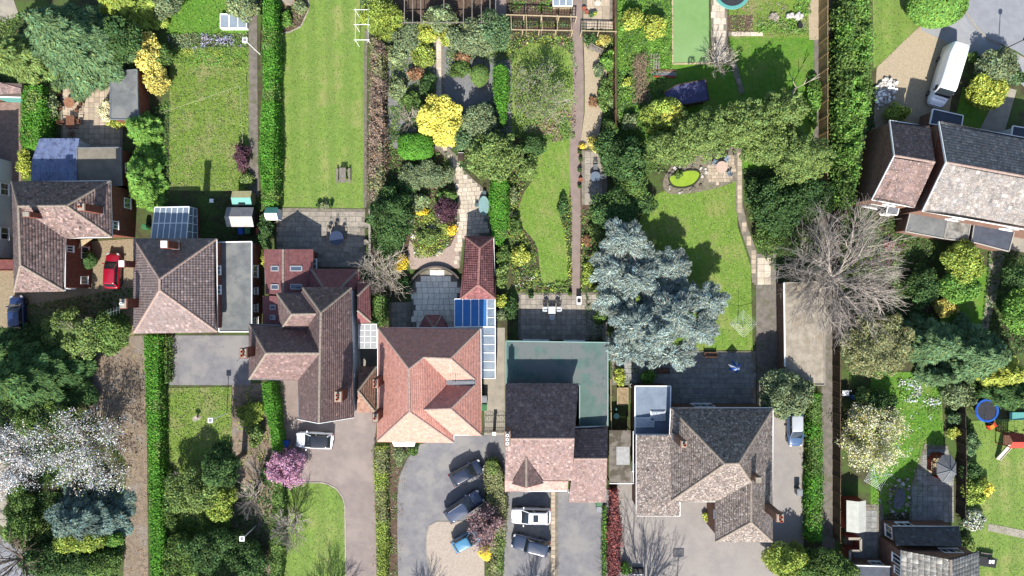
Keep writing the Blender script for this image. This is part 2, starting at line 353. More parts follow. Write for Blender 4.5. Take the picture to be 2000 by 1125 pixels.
SLABM = {}
def slabs(parent, pts, z, mat, sx=0.6, sy=0.6, rz=0.0, stagger=0.0, seed=1, gap=0.025, limit=300, skip=0.0, smooth=False):
    """individual paving slabs, children of the paved sheet"""
    if smooth: pts = smooth_poly(pts)
    rng = random.Random(seed); poly = [W(x, y)[:2] for x, y in pts]; P = np.array(poly); c = P.mean(0)
    ca, sa = math.cos(rz), math.sin(rz); R = np.array([[ca, sa], [-sa, ca]]); Q = (P - c) @ R.T
    x0, y0 = Q.min(0); x1, y1 = Q.max(0); cells = []; j = 0; y = y0
    while y < y1:
        x = x0 - (stagger * sx if j % 2 else 0) - sx * 0.5
        while x < x1:
            w = sx * rng.choice((1.0, 1.0, 1.0, 0.75, 1.5) if stagger else (1.0,)); cells.append((x + w / 2, y + sy / 2, w)); x += w
        y += sy; j += 1
    A = np.array(cells); ok = np.ones(len(A), bool)
    for dx in (-0.44, 0.44):
        for dy in (-0.44, 0.44):
            q = A[:, :2] + np.c_[dx * A[:, 2], np.full(len(A), dy * sy)]; ok &= inside(q, [tuple(t) for t in Q])
    A = A[ok]; o0 = ORG[parent.name]
    def smesh(w):
        k = (mat.name, round(w, 3), sy)
        if k not in SLABM:
            b = MB(); g = gap / 2; t = 0.012; X, Y = w / 2 - g, sy / 2 - g
            b.add([(-X, -Y, 0), (X, -Y, 0), (X, Y, 0), (-X, Y, 0), (-X + t, -Y + t, 0.022), (X - t, -Y + t, 0.022), (X - t, Y - t, 0.022), (-X + t, Y - t, 0.022)],
                  [(4, 5, 6, 7), (0, 1, 5, 4), (1, 2, 6, 5), (2, 3, 7, 6), (3, 0, 4, 7)])
            me = bpy.data.meshes.new("paving_slab"); me.from_pydata(b.v, [], b.f); me.materials.append(mat); SLABM[k] = me
        return SLABM[k]
    n = 0
    for cx, cy, w in A:
        if skip and rng.random() < skip: continue
        p = np.array([cx, cy]) @ R + c
        o = bpy.data.objects.new("paving_slab", smesh(w)); COL.objects.link(o); o.parent = parent
        o.location = (p[0] - o0[0], p[1] - o0[1], z - o0[2] + rng.uniform(0.001, 0.008)); o.rotation_euler = (rng.gauss(0, 0.006), rng.gauss(0, 0.006), rz + rng.gauss(0, 0.008)); n += 1
        if n >= limit: break

def patio(pts, z, mat, base=None, name="patio", smooth=False, **k):
    o = sheet(name, pts, z, base or slab_bed, smooth); slabs(o, pts, z + 0.002 + 0.0002 * LAYER[0], mat, smooth=smooth, **k); return o

def kerb(pts, w, h, mat, name="kerb", closed=False, label=None):
    V = [W(x, y, 0) for x, y in pts]; b = MB()
    if closed: V.append(V[0])
    for p, q in zip(V[:-1], V[1:]): b.bar(p + (0, 0, h / 2), q + (0, 0, h / 2), w, h)
    return tag(b.build(name, mat), kind="structure")

# ---------------------------------------------------------------- roofs and houses
def face_tiles(P, row, wid, prof, rng, lift, out, pale, colv):
    P = np.array(P, float); n = np.zeros(3)
    for i in range(len(P)): n += np.cross(P[i], P[(i + 1) % len(P)])
    n /= np.linalg.norm(n); n = n if n[2] > 0 else -n
    u = np.cross((0, 0, 1.0), n)
    u = u / np.linalg.norm(u) if np.linalg.norm(u) > 1e-3 else np.array([1.0, 0, 0])
    v = np.cross(n, u); o = P.mean(0); D = P - o; U, Vv, Wd = D @ u, D @ v, D @ n
    tri = tessellate_polygon([[Vector((a, b, 0)) for a, b in zip(U, Vv)]])
    def scan(y):
        xs = []
        for i in range(len(U)):
            a, b = (U[i], Vv[i]), (U[(i + 1) % len(U)], Vv[(i + 1) % len(U)])
            if (a[1] > y) != (b[1] > y): xs.append(a[0] + (y - a[1]) / (b[1] - a[1]) * (b[0] - a[0]))
        xs.sort(); return [(xs[i], xs[i + 1]) for i in range(0, len(xs) - 1, 2)]
    vs, cs = [], []; y = Vv.min() - 0.05; y_hi = Vv.max(); r = 0; e = 1e-4
    while y < y_hi - 0.02:
        yt = min(y + row, y_hi); lo = scan(max(y, Vv.min() + e)); hi = scan(yt - e); mid = scan((max(y, Vv.min()) + yt) / 2)
        if not (len(lo) == len(hi) == len(mid)): lo = hi = mid
        for (a0, b0), (a1, b1) in zip(lo, hi):
            off = (wid * 0.5 if (r % 2 and prof == 'plain') else 0)
            x = math.floor((min(a0, a1) - off) / wid) * wid + off
            while x < max(b0, b1):
                xl0, xr0, xl1, xr1 = max(x, a0), min(x + wid, b0), max(x, a1), min(x + wid, b1)
                if xr0 - xl0 > 0.01 or xr1 - xl1 > 0.01:
                    if xr0 < xl0: xl0 = xr0 = (a0 if xl0 >= a0 and x < a0 else b0)
                    if xr1 < xl1: xl1 = xr1 = (a1 if x < a1 else b1)
                    h = rng.uniform(0.75, 1.25) * (0.028 if prof == 'plain' else 0.045); sk = rng.gauss(0, 0.004)
                    c = rng.gauss(1.0, colv); c = c * 1.55 if rng.random() < pale else c; tone = rng.gauss(0, 0.03)
                    vs.append((xl0, xr0, xl1, xr1, y, yt, h, sk)); cs.append((c * (1 + tone), c, c * (1 - tone)))
                x += wid
        y += row; r += 1
    if not vs: return
    A = np.array(vs); cs = np.clip(np.array(cs), 0.25, 2.4); m = len(A)
    def w_at(x, yy):
        best = np.full(len(x), -1e9); w = np.zeros(len(x))
        for t in tri:
            a, b, c = [np.array((U[i], Vv[i])) for i in t]; den = (b[1] - c[1]) * (a[0] - c[0]) + (c[0] - b[0]) * (a[1] - c[1])
            if abs(den) < 1e-9: continue
            l0 = ((b[1] - c[1]) * (x - c[0]) + (c[0] - b[0]) * (yy - c[1])) / den; l1 = ((c[1] - a[1]) * (x - c[0]) + (a[0] - c[0]) * (yy - c[1])) / den; l2 = 1 - l0 - l1
            mn = np.minimum(np.minimum(l0, l1), l2); s = mn > best; best[s] = mn[s]; w[s] = (l0 * Wd[t[0]] + l1 * Wd[t[1]] + l2 * Wd[t[2]])[s]
        return w
    prf = {'plain': ((0, 0), (1, 0)), 'roll': ((0, 0.0), (0.45, -0.012), (0.72, 0.035), (1, 0.0)), 'slab': ((0, 0), (0.97, 0), (1, -0.02))}[prof]
    cols_pts = []
    for f, dz in prf:
        xb = A[:, 0] + (A[:, 1] - A[:, 0]) * f; xt = A[:, 2] + (A[:, 3] - A[:, 2]) * f
        wb, wt = w_at(xb, A[:, 4]), w_at(xt, A[:, 5])
        for x, yy, w, hh in ((xb, A[:, 4], wb, np.zeros(m) - 0.01), (xb, A[:, 4], wb, A[:, 6] + A[:, 7] * (2 * f - 1) + dz), (xt, A[:, 5], wt, 0.004 + dz * 0.8)):
            cols_pts.append(o + x[:, None] * u + yy[:, None] * v + (w + hh + lift)[:, None] * n)
    k = len(cols_pts); V = np.stack(cols_pts, 1).reshape(-1, 3); base = np.arange(m)[:, None] * k; F = []
    for i in range(len(prf) - 1):
        a = 3 * i; F.append(base + np.array([[a, a + 3, a + 4, a + 1]])); F.append(base + np.array([[a + 1, a + 4, a + 5, a + 2]]))
    F = np.concatenate(F); out[0].append(V); out[1].append(F + out[3]); out[2].append(np.repeat(cs, k, 0)); out[3] += len(V)

def tri_split(P):
    n = np.zeros(3); P = np.array(P, float)
    for i in range(len(P)): n += np.cross(P[i], P[(i + 1) % len(P)])
    n /= np.linalg.norm(n); n = n if n[2] > 0 else -n; u = np.cross((0, 0, 1.0), n); u = u / np.linalg.norm(u) if np.linalg.norm(u) > 1e-3 else np.array([1.0, 0, 0]); v = np.cross(n, u); D = P - P.mean(0)
    return tessellate_polygon([[Vector((a, b, 0)) for a, b in zip(D @ u, D @ v)]])

def roof(parent, V, faces, mat, style='plain', row=0.26, wid=0.26, ridges=(), ridge_mat=None, seed=1, pale=0.06, colv=0.13, name="roof", ridge_r=0.11, gut=None, gut_mat=None, gut_d=0.1):
    """V: letter -> (px, py, z); faces: strings of letters"""
    rng = random.Random(seed); P = {k: W(*v) for k, v in V.items()}; b = MB()
    for f in faces:
        pts = [P[c] for c in f]; nn = sum((np.cross(pts[i], pts[(i + 1) % len(pts)]) for i in range(len(pts))), np.zeros(3))
        if nn[2] < 0: pts = pts[::-1]
        for t3 in tri_split([P[c] for c in f]):
            q3 = [P[f[i]] for i in t3]; q3 = q3 if np.cross(q3[1] - q3[0], q3[2] - q3[0])[2] > 0 else q3[::-1]; b.poly([p - (0, 0, 0.05) for p in q3]); b.poly([p - (0, 0, 0.16) for p in q3[::-1]])
    deck = b.build(name, M("roof_deck", C(96, 84, 78), None), parent)
    out = [[], [], [], 0]
    for f in faces: face_tiles([P[c] for c in f], row, wid, style, rng, 0.02, out, pale, colv)
    t = mesh_np("roof_tiles", np.concatenate(out[0]), np.concatenate(out[1]), mat, deck, cols=np.concatenate(out[2])); t["kind"] = "stuff"
    if ridges:
        b = MB()
        for r in ridges:
            p, q = P[r[0]], P[r[1]]; d = q - p; l = np.linalg.norm(d); k = max(1, int(l / 0.42)); d = d / l
            for i in range(k):
                a = p + d * (l * i / k); e = p + d * (l * (i + 1) / k - 0.015); a = a + (0, 0, 0.02 + rng.uniform(0, 0.012)); e = e + (0, 0, 0.03)
                sd = np.cross(d, (0, 0, 1.0)); sd /= np.linalg.norm(sd); up = np.cross(sd, d); vs = []
                for c in (a, e):
                    for th in (-1.35, -0.7, 0, 0.7, 1.35): vs.append(c + ridge_r * 1.25 * math.sin(th) * sd + ridge_r * (math.cos(th) - 0.15) * up)
                b.add(vs, [(j, j + 1, j + 6, j + 5) for j in range(4)] + [(0, 1, 2, 3, 4), (9, 8, 7, 6, 5)])
        o = b.build("ridge_tiles", ridge_mat or M("ridge_tile", C(176, 162, 148), C(150, 136, 124), 5.0, 0.9, 0.3), deck); o["kind"] = "stuff"
    if gut:
        b = MB()
        for e in gut:
            p, q = P[e[0]], P[e[1]]; d = q - p; d = d / np.linalg.norm(d)
            b.bar(p - (0, 0, 0.09) , q - (0, 0, 0.09), gut_d, 0.11); 
        b.build("gutter", gut_mat or white_paint, parent)
    return deck

def window(parent, p, d, w, h, z, name="window", mat=None, bars=1, depth=0.07, pane_m=None):
    """upright window centred on wall point p (2D), wall direction d (2D unit), outward = right of d"""
    d = np.array([d[0], d[1], 0.0]); o = np.array([d[1], -d[0], 0.0]); c = np.array([p[0], p[1], z]); b = MB(); t = 0.07
    for s in (-1, 1):
        b.obox(c + d * s * (w / 2 - t / 2) + o * depth / 2, d * t / 2, o * depth / 2, (0, 0, h / 2)); b.obox(c + (0, 0, s * (h / 2 - t / 2)) + o * (depth / 2 + 0.002), d * (w / 2 - t), o * depth / 2, (0, 0, t / 2))
    for i in range(bars): b.obox(c + d * (w * ((i + 1) / (bars + 1) - 0.5)) + o * depth / 2, d * t / 2.5, o * depth / 2, (0, 0, h / 2 - t))
    b.obox(c - (0, 0, h / 2 + 0.03) + o * 0.07, d * (w / 2 + 0.06), o * 0.08, (0, 0, 0.03))
    f = b.build(name, mat or white_paint, parent)
    MB().obox(c + o * 0.02, d * (w / 2 - t), o * 0.012, (0, 0, h / 2 - t)).build("pane", pane_m or glass_dark, f)
    return f

def walls(parent, pts, z, mat, inset=0.35, z0=0.0, wins=(), name="wall", top=-0.14):
    """pts: eave outline (px, py) seen at height z; wins: (edge index, t, z, w, h[, bars])"""
    P = [W(x, y, z)[:2] for x, y in pts]; Q = offset_poly(P, inset); a = sum(Q[i][0] * Q[(i + 1) % len(Q)][1] - Q[(i + 1) % len(Q)][0] * Q[i][1] for i in range(len(Q)))
    b = MB(); n = len(Q); sg = 1 if a > 0 else -1; base = [(q[0], q[1], z0) for q in Q] + [(q[0], q[1], z + top) for q in Q]
    b.add(base, [(i, (i + 1) % n, n + (i + 1) % n, n + i) if sg > 0 else ((i + 1) % n, i, n + i, n + (i + 1) % n) for i in range(n)] + [tuple(range(n, 2 * n)) if sg > 0 else tuple(range(2 * n - 1, n - 1, -1))])
    w = b.build(name, mat, parent)
    for i, t, zz, ww, hh, *br in wins:
        p, q = np.array(Q[i]), np.array(Q[(i + 1) % n]); d = (q - p) / np.linalg.norm(q - p)
        if sg < 0: d = -d
        window(parent, p + (q - p) * t, d, ww, hh, zz, bars=br[0] if br else 1)
    return w

def gable(parent, tri, mat, pull, name="gable_wall", thick=0.12):
    """vertical infill under a gable: tri = px,py,z points; pull = world vector moving it inside the verge"""
    P = [W(*t) + np.array(pull) - (0, 0, 0.12) for t in tri]; d = np.array(pull, float); d = d / (np.linalg.norm(d) + 1e-9) * thick; n = len(P)
    b = MB(); b.add(P + [p + d for p in P], [tuple(range(n)), tuple(range(2 * n - 1, n - 1, -1))] + [(i, n + i, n + (i + 1) % n, (i + 1) % n) for i in range(n)])
    return b.build(name, mat, parent)

def chimney(parent, px, py, ztop, z0, w, d, mat, pots=1, potm=None, cap=None, along='y'):
    c = W(px, py, ztop); b = MB(); b.box((c[0], c[1], (z0 + ztop) / 2 - 0.1), w, d, ztop - z0 - 0.2); b.box((c[0], c[1], ztop - 0.14), w + 0.12, d + 0.12, 0.12)
    ch = b.build("chimney", mat, parent); MB().box((c[0], c[1], ztop - 0.04), w - 0.04, d - 0.04, 0.09).build("chimney_cap", cap or concrete, ch)
    for i in range(pots):
        off = (i - (pots - 1) / 2) * 0.42; p = (c[0] + (off if along == 'x' else 0), c[1] + (off if along == 'y' else 0), ztop)
        MB().lathe(p, [(0.14, 0), (0.13, 0.3), (0.16, 0.33), (0.16, 0.4), (0.11, 0.4), (0.1, 0.12), (0.0, 0.1)], 12).build("chimney_pot", potm or terracotta, ch)
    MB().box((c[0], c[1], z0 + 0.45), w + 0.1, d + 0.1, 0.12).build("flashing", lead, ch)
    return ch

def flat_roof(parent, pts, z, mat, wallm, inset=0.15, edge=None, wins=(), name="flat_roof", kerb_h=0.06):
    P = [W(x, y, z)[:2] for x, y in pts]; r = MB().prism(P, z - 0.22, z).build(name, mat, parent); b = MB()
    for p, q in zip(P, P[1:] + P[:1]):
        d = (q - p) / np.linalg.norm(q - p); b.bar((*(p - d * 0.0), z + kerb_h / 2 - 0.05), (*(q + d * 0.0), z + kerb_h / 2 - 0.05), 0.1, kerb_h + 0.14)
    b.build("roof_edge", edge or white_paint, r)
    if wallm is not None: walls(parent, pts, z, wallm, inset, wins=wins, top=-0.23)
    return r

def skylight(parent, P4, name="skylight", t=0.09, mat=None):
    """P4: four world points on the roof slope"""
    P = [np.array(p) for p in P4]; n = np.cross(P[1] - P[0], P[2] - P[0]); n /= np.linalg.norm(n); n = n if n[2] > 0 else -n; b = MB()
    for p, q in zip(P, P[1:] + P[:1]): b.bar(p + n * 0.06, q + n * 0.06, 0.11, 0.13, n)
    f = b.build(name, mat or M("skylight_frame", C(190, 190, 194), None, rough=0.5), parent); MB().poly([p + n * 0.085 for p in P]).build("pane", glass_sky, f); return f

def glazing(parent, P4, nx, ny, frame, glass, t=0.06, name="roof_frame", pane="pane", lift=0.03):
    """sloping glazed panel: P4 corner world points (0->1 along x, 0->3 along y), each pane its own part"""
    P = [np.array(p, float) for p in P4]; f = lambda u, v: (P[0] * (1 - u) + P[1] * u) * (1 - v) + (P[3] * (1 - u) + P[2] * u) * v
    n = np.cross(P[1] - P[0], P[3] - P[0]); n /= np.linalg.norm(n); n = n if n[2] > 0 else -n; b = MB()
    for i in range(nx + 1): b.bar(f(i / nx, 0) + n * lift, f(i / nx, 1) + n * lift, t, t, n)
    for j in range(ny + 1): b.bar(f(0, j / ny) + n * (lift + 0.003), f(1, j / ny) + n * (lift + 0.003), t * 1.05, t, n)
    fr = b.build(name, frame, parent)
    for i in range(nx):
        for j in range(ny):
            q = [f(i / nx, j / ny), f((i + 1) / nx, j / ny), f((i + 1) / nx, (j + 1) / ny), f(i / nx, (j + 1) / ny)]
            m = MB(); m.add([p + n * lift for p in q] + [p + n * (lift - 0.012) for p in q], [(0, 1, 2, 3), (7, 6, 5, 4)]); o = m.build(pane, glass, fr)
    return fr

# ---------------------------------------------------------------- foliage
def rnd_dirs(rg, n):
    v = rg.normal(size=(n, 3)); return v / np.linalg.norm(v, axis=1)[:, None]

def leaf_geo(P, N, size, rg, flat=0.5, elong=1.5, D=None, tri=False):
    """diamond leaves at P facing roughly N; D optional long-axis direction"""
    n = len(P); nn = N * flat + rnd_dirs(rg, n) * (1 - flat); nn /= np.linalg.norm(nn, axis=1)[:, None] + 1e-9
    t = np.cross(nn, rnd_dirs(rg, n)) if D is None else D + rnd_dirs(rg, n) * 0.45
    t -= nn * np.sum(t * nn, 1)[:, None]; t /= np.linalg.norm(t, axis=1)[:, None] + 1e-9; b = np.cross(nn, t)
    s = (size * rg.uniform(0.65, 1.35, n))[:, None]; w = s * 0.5; l = s * 0.5 * elong
    if tri: return np.stack([P - t * l + b * w, P - t * l - b * w, P + t * l], 1).reshape(-1, 3), np.arange(3 * n).reshape(-1, 3)
    V = np.stack([P - t * l, P + b * w - t * l * 0.1, P + t * l, P - b * w - t * l * 0.1], 1).reshape(-1, 3)
    return V, np.arange(4 * n).reshape(-1, 4)

def tone(rg, n, var=0.22, hue=0.11):
    var = var * 1.15
    c = np.clip(rg.normal(1, var, n), 0.35, 1.8); h = rg.normal(0, hue, n); return np.stack([c * (1 + h), c, c * (1 - h)], 1)

def leaves(name, P, N, mat, parent, size, rg, flat=0.5, elong=1.5, D=None, col=None, var=0.22, tri=None):
    tri = elong > 2.1 if tri is None else tri; V, F = leaf_geo(P, N, size, rg, flat, elong, D, tri); c = tone(rg, len(P), var)
    if col is not None: c = c * (col[:, None] if col.ndim == 1 else col)
    o = mesh_np(name, V, F, mat, parent, cols=np.repeat(c, 3 if tri else 4, 0)); return o

def core(parent, c, r, mat, rg, name="inner_foliage", n=10, m=7):
    V = []; 
    for j in range(m + 1):
        th = math.pi * j / m
        for i in range(n):
            k = rg.uniform(0.85, 1.1) if 0 < j < m else 1
            V.append((c[0] + r[0] * k * math.sin(th) * math.cos(2 * math.pi * i / n), c[1] + r[1] * k * math.sin(th) * math.sin(2 * math.pi * i / n), max(c[2] + r[2] * k * math.cos(th), 0.03)))
    F = [(j * n + i, (j + 1) * n + i, (j + 1) * n + (i + 1) % n, j * n + (i + 1) % n) for j in range(m) for i in range(n)]
    return mesh_np(name, V, F, mat, parent, cols=np.full((len(V), 3), 0.8))

SEED = [100]
def nseed(): SEED[0] += 1; return np.random.default_rng(SEED[0])

def stems(parent, base, c, r, rg, mat=None, k=5, name="stem", r0=0.05):
    b = MB()
    for i in range(k):
        a = rg.uniform(0, 6.28); q = rg.uniform(0.2, 0.7); e = np.array([c[0] + math.cos(a) * r[0] * q, c[1] + math.sin(a) * r[1] * q, c[2] + rg.uniform(-0.1, 0.4) * r[2]])
        b.tube((base[0] + rg.uniform(-.08, .08), base[1] + rg.uniform(-.08, .08), 0), e, r0, r0 * 0.4, 5)
    return b.build(name, mat or bark, parent)

def bush(px, py, rx, ry, h, leaf, label, cat="shrub", name="shrub", dens=135, size=0.155, clumps=None, cr=0.42, var=0.22, flower=None, z0=None, flat=0.5, elong=1.4, cvar=0.2, trunk=False, fill=0.66, second=None, group=None, gap=0.0):
    """shrub or broad-leaved tree: crown of leaf clumps over stems. rx, ry: seen radius in photo px"""
    rg = nseed(); dens, size = (dens, size) if (dens, size) == (135, 0.155) else (dens * 1.2, size * 0.85); z0 = (0.08 * h if not trunk else 0.3 * h) if z0 is None else z0; zc = (h + z0) / 2; k = (H - zc) / H / S
    c = W(px, py, zc); r = np.array([rx * k, ry * k, (h - z0) / 2]); root = T(name, label, cat, (c[0], c[1], 0), group)
    rm = float(np.mean(r)); n = clumps or int(np.clip(12 + 6.5 * rm * rm * (0.42 / cr) ** 1.5, 14, 170)); d = rnd_dirs(rg, n); d[:, 2] = np.abs(d[:, 2]) * 1.05 - 0.25; d /= np.linalg.norm(d, axis=1)[:, None]
    crr = cr * min(rm, 2.2) * (1.0 if rm < 2.2 else 0.85); rad = rg.uniform(0.4, 1.2, n) * crr; cc = c + d * (r * rg.uniform(0.68, 1.12, n)[:, None] - crr * 0.55 * np.minimum(r / rm, 1.3)); cb = np.clip(rg.normal(1, cvar, n), 0.5, 1.6)
    Ps, Ns, Bs, Ids = [], [], [], []
    for i in range(n):
        if gap and rg.random() < gap: continue
        m = int(dens * 4.2 * rad[i] ** 2 * 1.15) + 6; q = rnd_dirs(rg, m); q = q[(q @ d[i]) > -0.45]; q = q[(q[:, 2]) > -0.75]
        Ps.append(cc[i] + q * rad[i] * rg.uniform(0.72, 1.12, len(q))[:, None] * np.array([1, 1, 0.8])); Ns.append(q * 0.6 + d[i] * 0.4 + (0, 0, 0.25)); Bs.append(np.full(len(q), cb[i])); Ids.append(np.full(len(q), i))
    if not gap:
        m = int(dens * 0.42 * 2.6 * math.pi * rm * rm); q = rnd_dirs(rg, m); q = q[q[:, 2] > -0.35]; Ps.append(c + q * r * rg.uniform(0.68, 0.93, len(q))[:, None] * np.array([1, 1, 0.92])); Ns.append(q + (0, 0, 0.3)); Bs.append(np.full(len(q), 0.92)); Ids.append(np.zeros(len(q)))
    P, N, B, I = np.concatenate(Ps), np.concatenate(Ns), np.concatenate(Bs), np.concatenate(Ids); ok = P[:, 2] > 0.05; P, N, B, I = P[ok], N[ok], B[ok], I[ok]
    f = leaves("crown" if trunk else "foliage", P, N, LF[leaf], root, size, rg, flat, elong, col=B, var=var)
    if fill: core(f, c, r * fill * np.array([1, 1, 0.9]), LF[leaf], rg)
    if flower:                                             # (material, share, size)
        s = rg.random(len(P)) < flower[1]; s &= N[:, 2] > -0.1
        leaves("blossom", P[s] + N[s] * 0.05, N[s], flower[0], f, flower[2], rg, 0.6, 1.1, var=0.1)
    if trunk:
        b = MB(); rt = 0.035 * h + 0.05; b.tube((c[0], c[1], 0), (c[0], c[1], z0 + 0.15 * (h - z0)), rt, rt * 0.75, 8); top = np.array((c[0], c[1], z0 + 0.15 * (h - z0)))
        for i in rg.permutation(n)[:9]: b.tube(top, top * 0.25 + cc[i] * 0.75, rt * 0.4, rt * 0.15, 5)
        b.build("trunk", bark, root)
    else: stems(root, c, c, r, rg)
    return root

def clipped(px, py, rx, ry, h, leaf, label, cat="shrub", name="clipped_shrub", dens=190, size=0.13, power=2.0, var=0.2):
    """tight clipped dome"""
    rg = nseed(); zc = h * 0.5; k = (H - zc) / H / S; c = W(px, py, zc); r = np.array([rx * k, ry * k, h * 0.5]); root = T(name, label, cat, (c[0], c[1], 0))
    n = int(dens * (2.2 * math.pi * r[0] * r[1] + 3 * h * (r[0] + r[1]) / 2)); d = rnd_dirs(rg, n); e = np.abs(d) ** (2 / power) * np.sign(d) if power != 2 else d
    P = c + e * r * rg.uniform(0.94, 1.03, n)[:, None]; P[:, 2] = np.maximum(P[:, 2], 0.05); P += d * (vnoise(P, 2.2, 5)[:, None] - 0.5) * 0.14
    f = leaves("foliage", P, d + (0, 0, 0.3), LF[leaf], root, size, rg, 0.62, 1.3, var=var, col=0.8 + 0.4 * vnoise(P, 1.7, 9)); core(f, c, r * 0.93, LF[leaf], rg, n=16, m=10); stems(root, c, c, r, rg, k=3)
    return root

def hedge(pts, h, leaf, label, cat="hedge", name="hedge", dens=95, size=0.17, rough=0.12, var=0.2, leaf2=None, share=0.5, flat=0.55, lump=0.5, z0=0.0, batter=0.02, spr=0.0, nsc=0.9):
    """pts: outline of the hedge top in photo px"""
    rg = nseed(); dens *= 1.3; size *= 0.84; P2 = np.array(offset_poly([W(x, y, h)[:2] for x, y in pts], 0.2)); c = np.array([*P2.mean(0), 0]); root = T(name, label, cat, c)
    x0, y0 = P2.min(0); x1, y1 = P2.max(0); n = int(dens * (x1 - x0) * (y1 - y0)); q = np.c_[rg.uniform(x0, x1, n), rg.uniform(y0, y1, n)]; q = q[inside(q, P2)]
    zz = h + (vnoise(q, nsc, 3) - 0.5) * lump + rg.normal(0, rough * 0.6, len(q)); Pt = np.c_[q, zz]; Nt = np.tile((0, 0, 1.0), (len(q), 1))
    Ps, Ns = [Pt], [Nt]; a = np.sum(P2[:, 0] * np.roll(P2[:, 1], -1) - np.roll(P2[:, 0], -1) * P2[:, 1]); sg = 1 if a > 0 else -1
    for p, e in zip(P2, np.roll(P2, -1, 0)):
        L = np.linalg.norm(e - p); m = int(dens * 0.75 * L * h); t = rg.random(m)[:, None]; d = (e - p) / L; o = sg * np.array([d[1], -d[0]]); z = rg.random(m) ** 0.75 * h
        s = p + (e - p) * t; s = s + o * ((vnoise(s + z[:, None] * 0.7, 1.6, 4) - 0.5) * lump * 0.5 + (vnoise(s, 0.35, 6) - 0.5) * 0.5 + rg.normal(0, rough, m) + batter * (h - z))[:, None]
        Ps.append(np.c_[s, np.maximum(z, 0.05)]); Ns.append(np.tile((o[0], o[1], 0.35), (m, 1)))
    P, N = np.concatenate(Ps), np.concatenate(Ns); nz = vnoise(P, nsc, 8); tn = 0.78 + 0.44 * nz
    if leaf2:
        s = vnoise(P, 0.7, 12) + rg.normal(0, 0.12, len(P)) > share; f = leaves("foliage", P[~s], N[~s], LF[leaf], root, size, rg, flat, col=tn[~s], var=var); leaves("foliage", P[s], N[s], LF[leaf2], root, size, rg, flat, col=tn[s], var=var)
    else: f = leaves("foliage", P, N, LF[leaf], root, size, rg, flat, col=tn, var=var)
    Q = offset_poly(list(P2), 0.1); b = MB().prism([tuple(v) for v in Q], 0.02, h - lump * 0.35 - 0.06); V = np.array(b.v)
    me = b.build("inner_foliage", LF[leaf], f); ca = me.data.color_attributes.new("Col", 'FLOAT_COLOR', 'POINT'); ca.data.foreach_set("color", np.tile((0.7, 0.7, 0.7, 1.0), len(V)).astype(np.float32))
    return root

def conifer(px, py, rx, ry, h, leaf, label, cat="tree", name="conifer_tree", levels=9, br=11, size=0.2, dens=1.0, droop=0.12, top=0.45, var=0.2, shape=0.75, arms=None, tops=None, width=0.34, twig=bark, lift=0.0, leaf2=None):
    """conifer: whorls of boughs carrying sprays; (px, py) is the seen crown centre"""
    rg = nseed(); size *= 0.72; dens *= 1.55; zc = h * top; k = (H - zc) / H / S; c = W(px, py, zc); R = np.array([rx * k, ry * k]); root = T(name, label, cat, (c[0], c[1], 0)); Ps, Ns, Ds, Bs = [], [], [], []; b = MB()
    b.tube((c[0], c[1], 0), (c[0], c[1], h * 0.97), 0.03 * h, 0.02, 8)
    for l in range(levels):
        f = (l + 0.4) / levels; z = h * (0.1 + 0.88 * f); rr = R * (1 - f) ** shape + 0.12; nb = max(5, int(br * (1 - 0.45 * f)))
        for i in range(nb):
            a = 2 * math.pi * (i + rg.uniform(-0.35, 0.35)) / nb + l * 0.7; g = rg.uniform(0.72, 1.12); d = np.array([math.cos(a) * rr[0], math.sin(a) * rr[1]]) * g; Lb = np.linalg.norm(d); du = np.array([d[0] / Lb, d[1] / Lb, 0]); sd = np.array([-du[1], du[0], 0])
            m = int(dens * (26 * Lb + 16 * Lb * Lb)); t = rg.random(m) ** 0.62; wdt = width * Lb * np.sin(np.clip(t, 0, 1) * 2.6 + 0.35) * 0.9 + 0.08; s = rg.uniform(-1, 1, m); zz = z + lift * Lb * t - droop * Lb * t ** 1.6 - 0.14 * np.abs(s) * wdt + rg.normal(0, 0.07, m)
            P = np.c_[c[0] + du[0] * Lb * t + sd[0] * s * wdt, c[1] + du[1] * Lb * t + sd[1] * s * wdt, np.maximum(zz, 0.06)]; Ps.append(P)
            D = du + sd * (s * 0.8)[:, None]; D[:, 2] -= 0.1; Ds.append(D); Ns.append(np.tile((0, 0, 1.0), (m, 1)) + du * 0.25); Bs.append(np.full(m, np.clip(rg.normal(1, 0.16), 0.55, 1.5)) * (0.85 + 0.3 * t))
            if l % 2 == 0: b.tube((c[0], c[1], z), (c[0] + d[0] * 0.8, c[1] + d[1] * 0.8, z + (lift - droop) * Lb * 0.7), 0.012 * h * (1 - f) + 0.02, 0.012, 4)
    P, N, D, B = map(np.concatenate, (Ps, Ns, Ds, Bs))
    if leaf2:
        s = vnoise(P, 0.8, 3) > 0.6; f = leaves("crown", P[~s], N[~s], LF[leaf], root, size, rg, 0.6, 2.3, D=D[~s], col=B[~s], var=var); leaves("crown", P[s], N[s], LF[leaf2], root, size, rg, 0.6, 2.3, D=D[s], col=B[s], var=var)
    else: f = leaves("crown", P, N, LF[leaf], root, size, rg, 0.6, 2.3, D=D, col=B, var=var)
    b.build("trunk", twig, root)
    return root

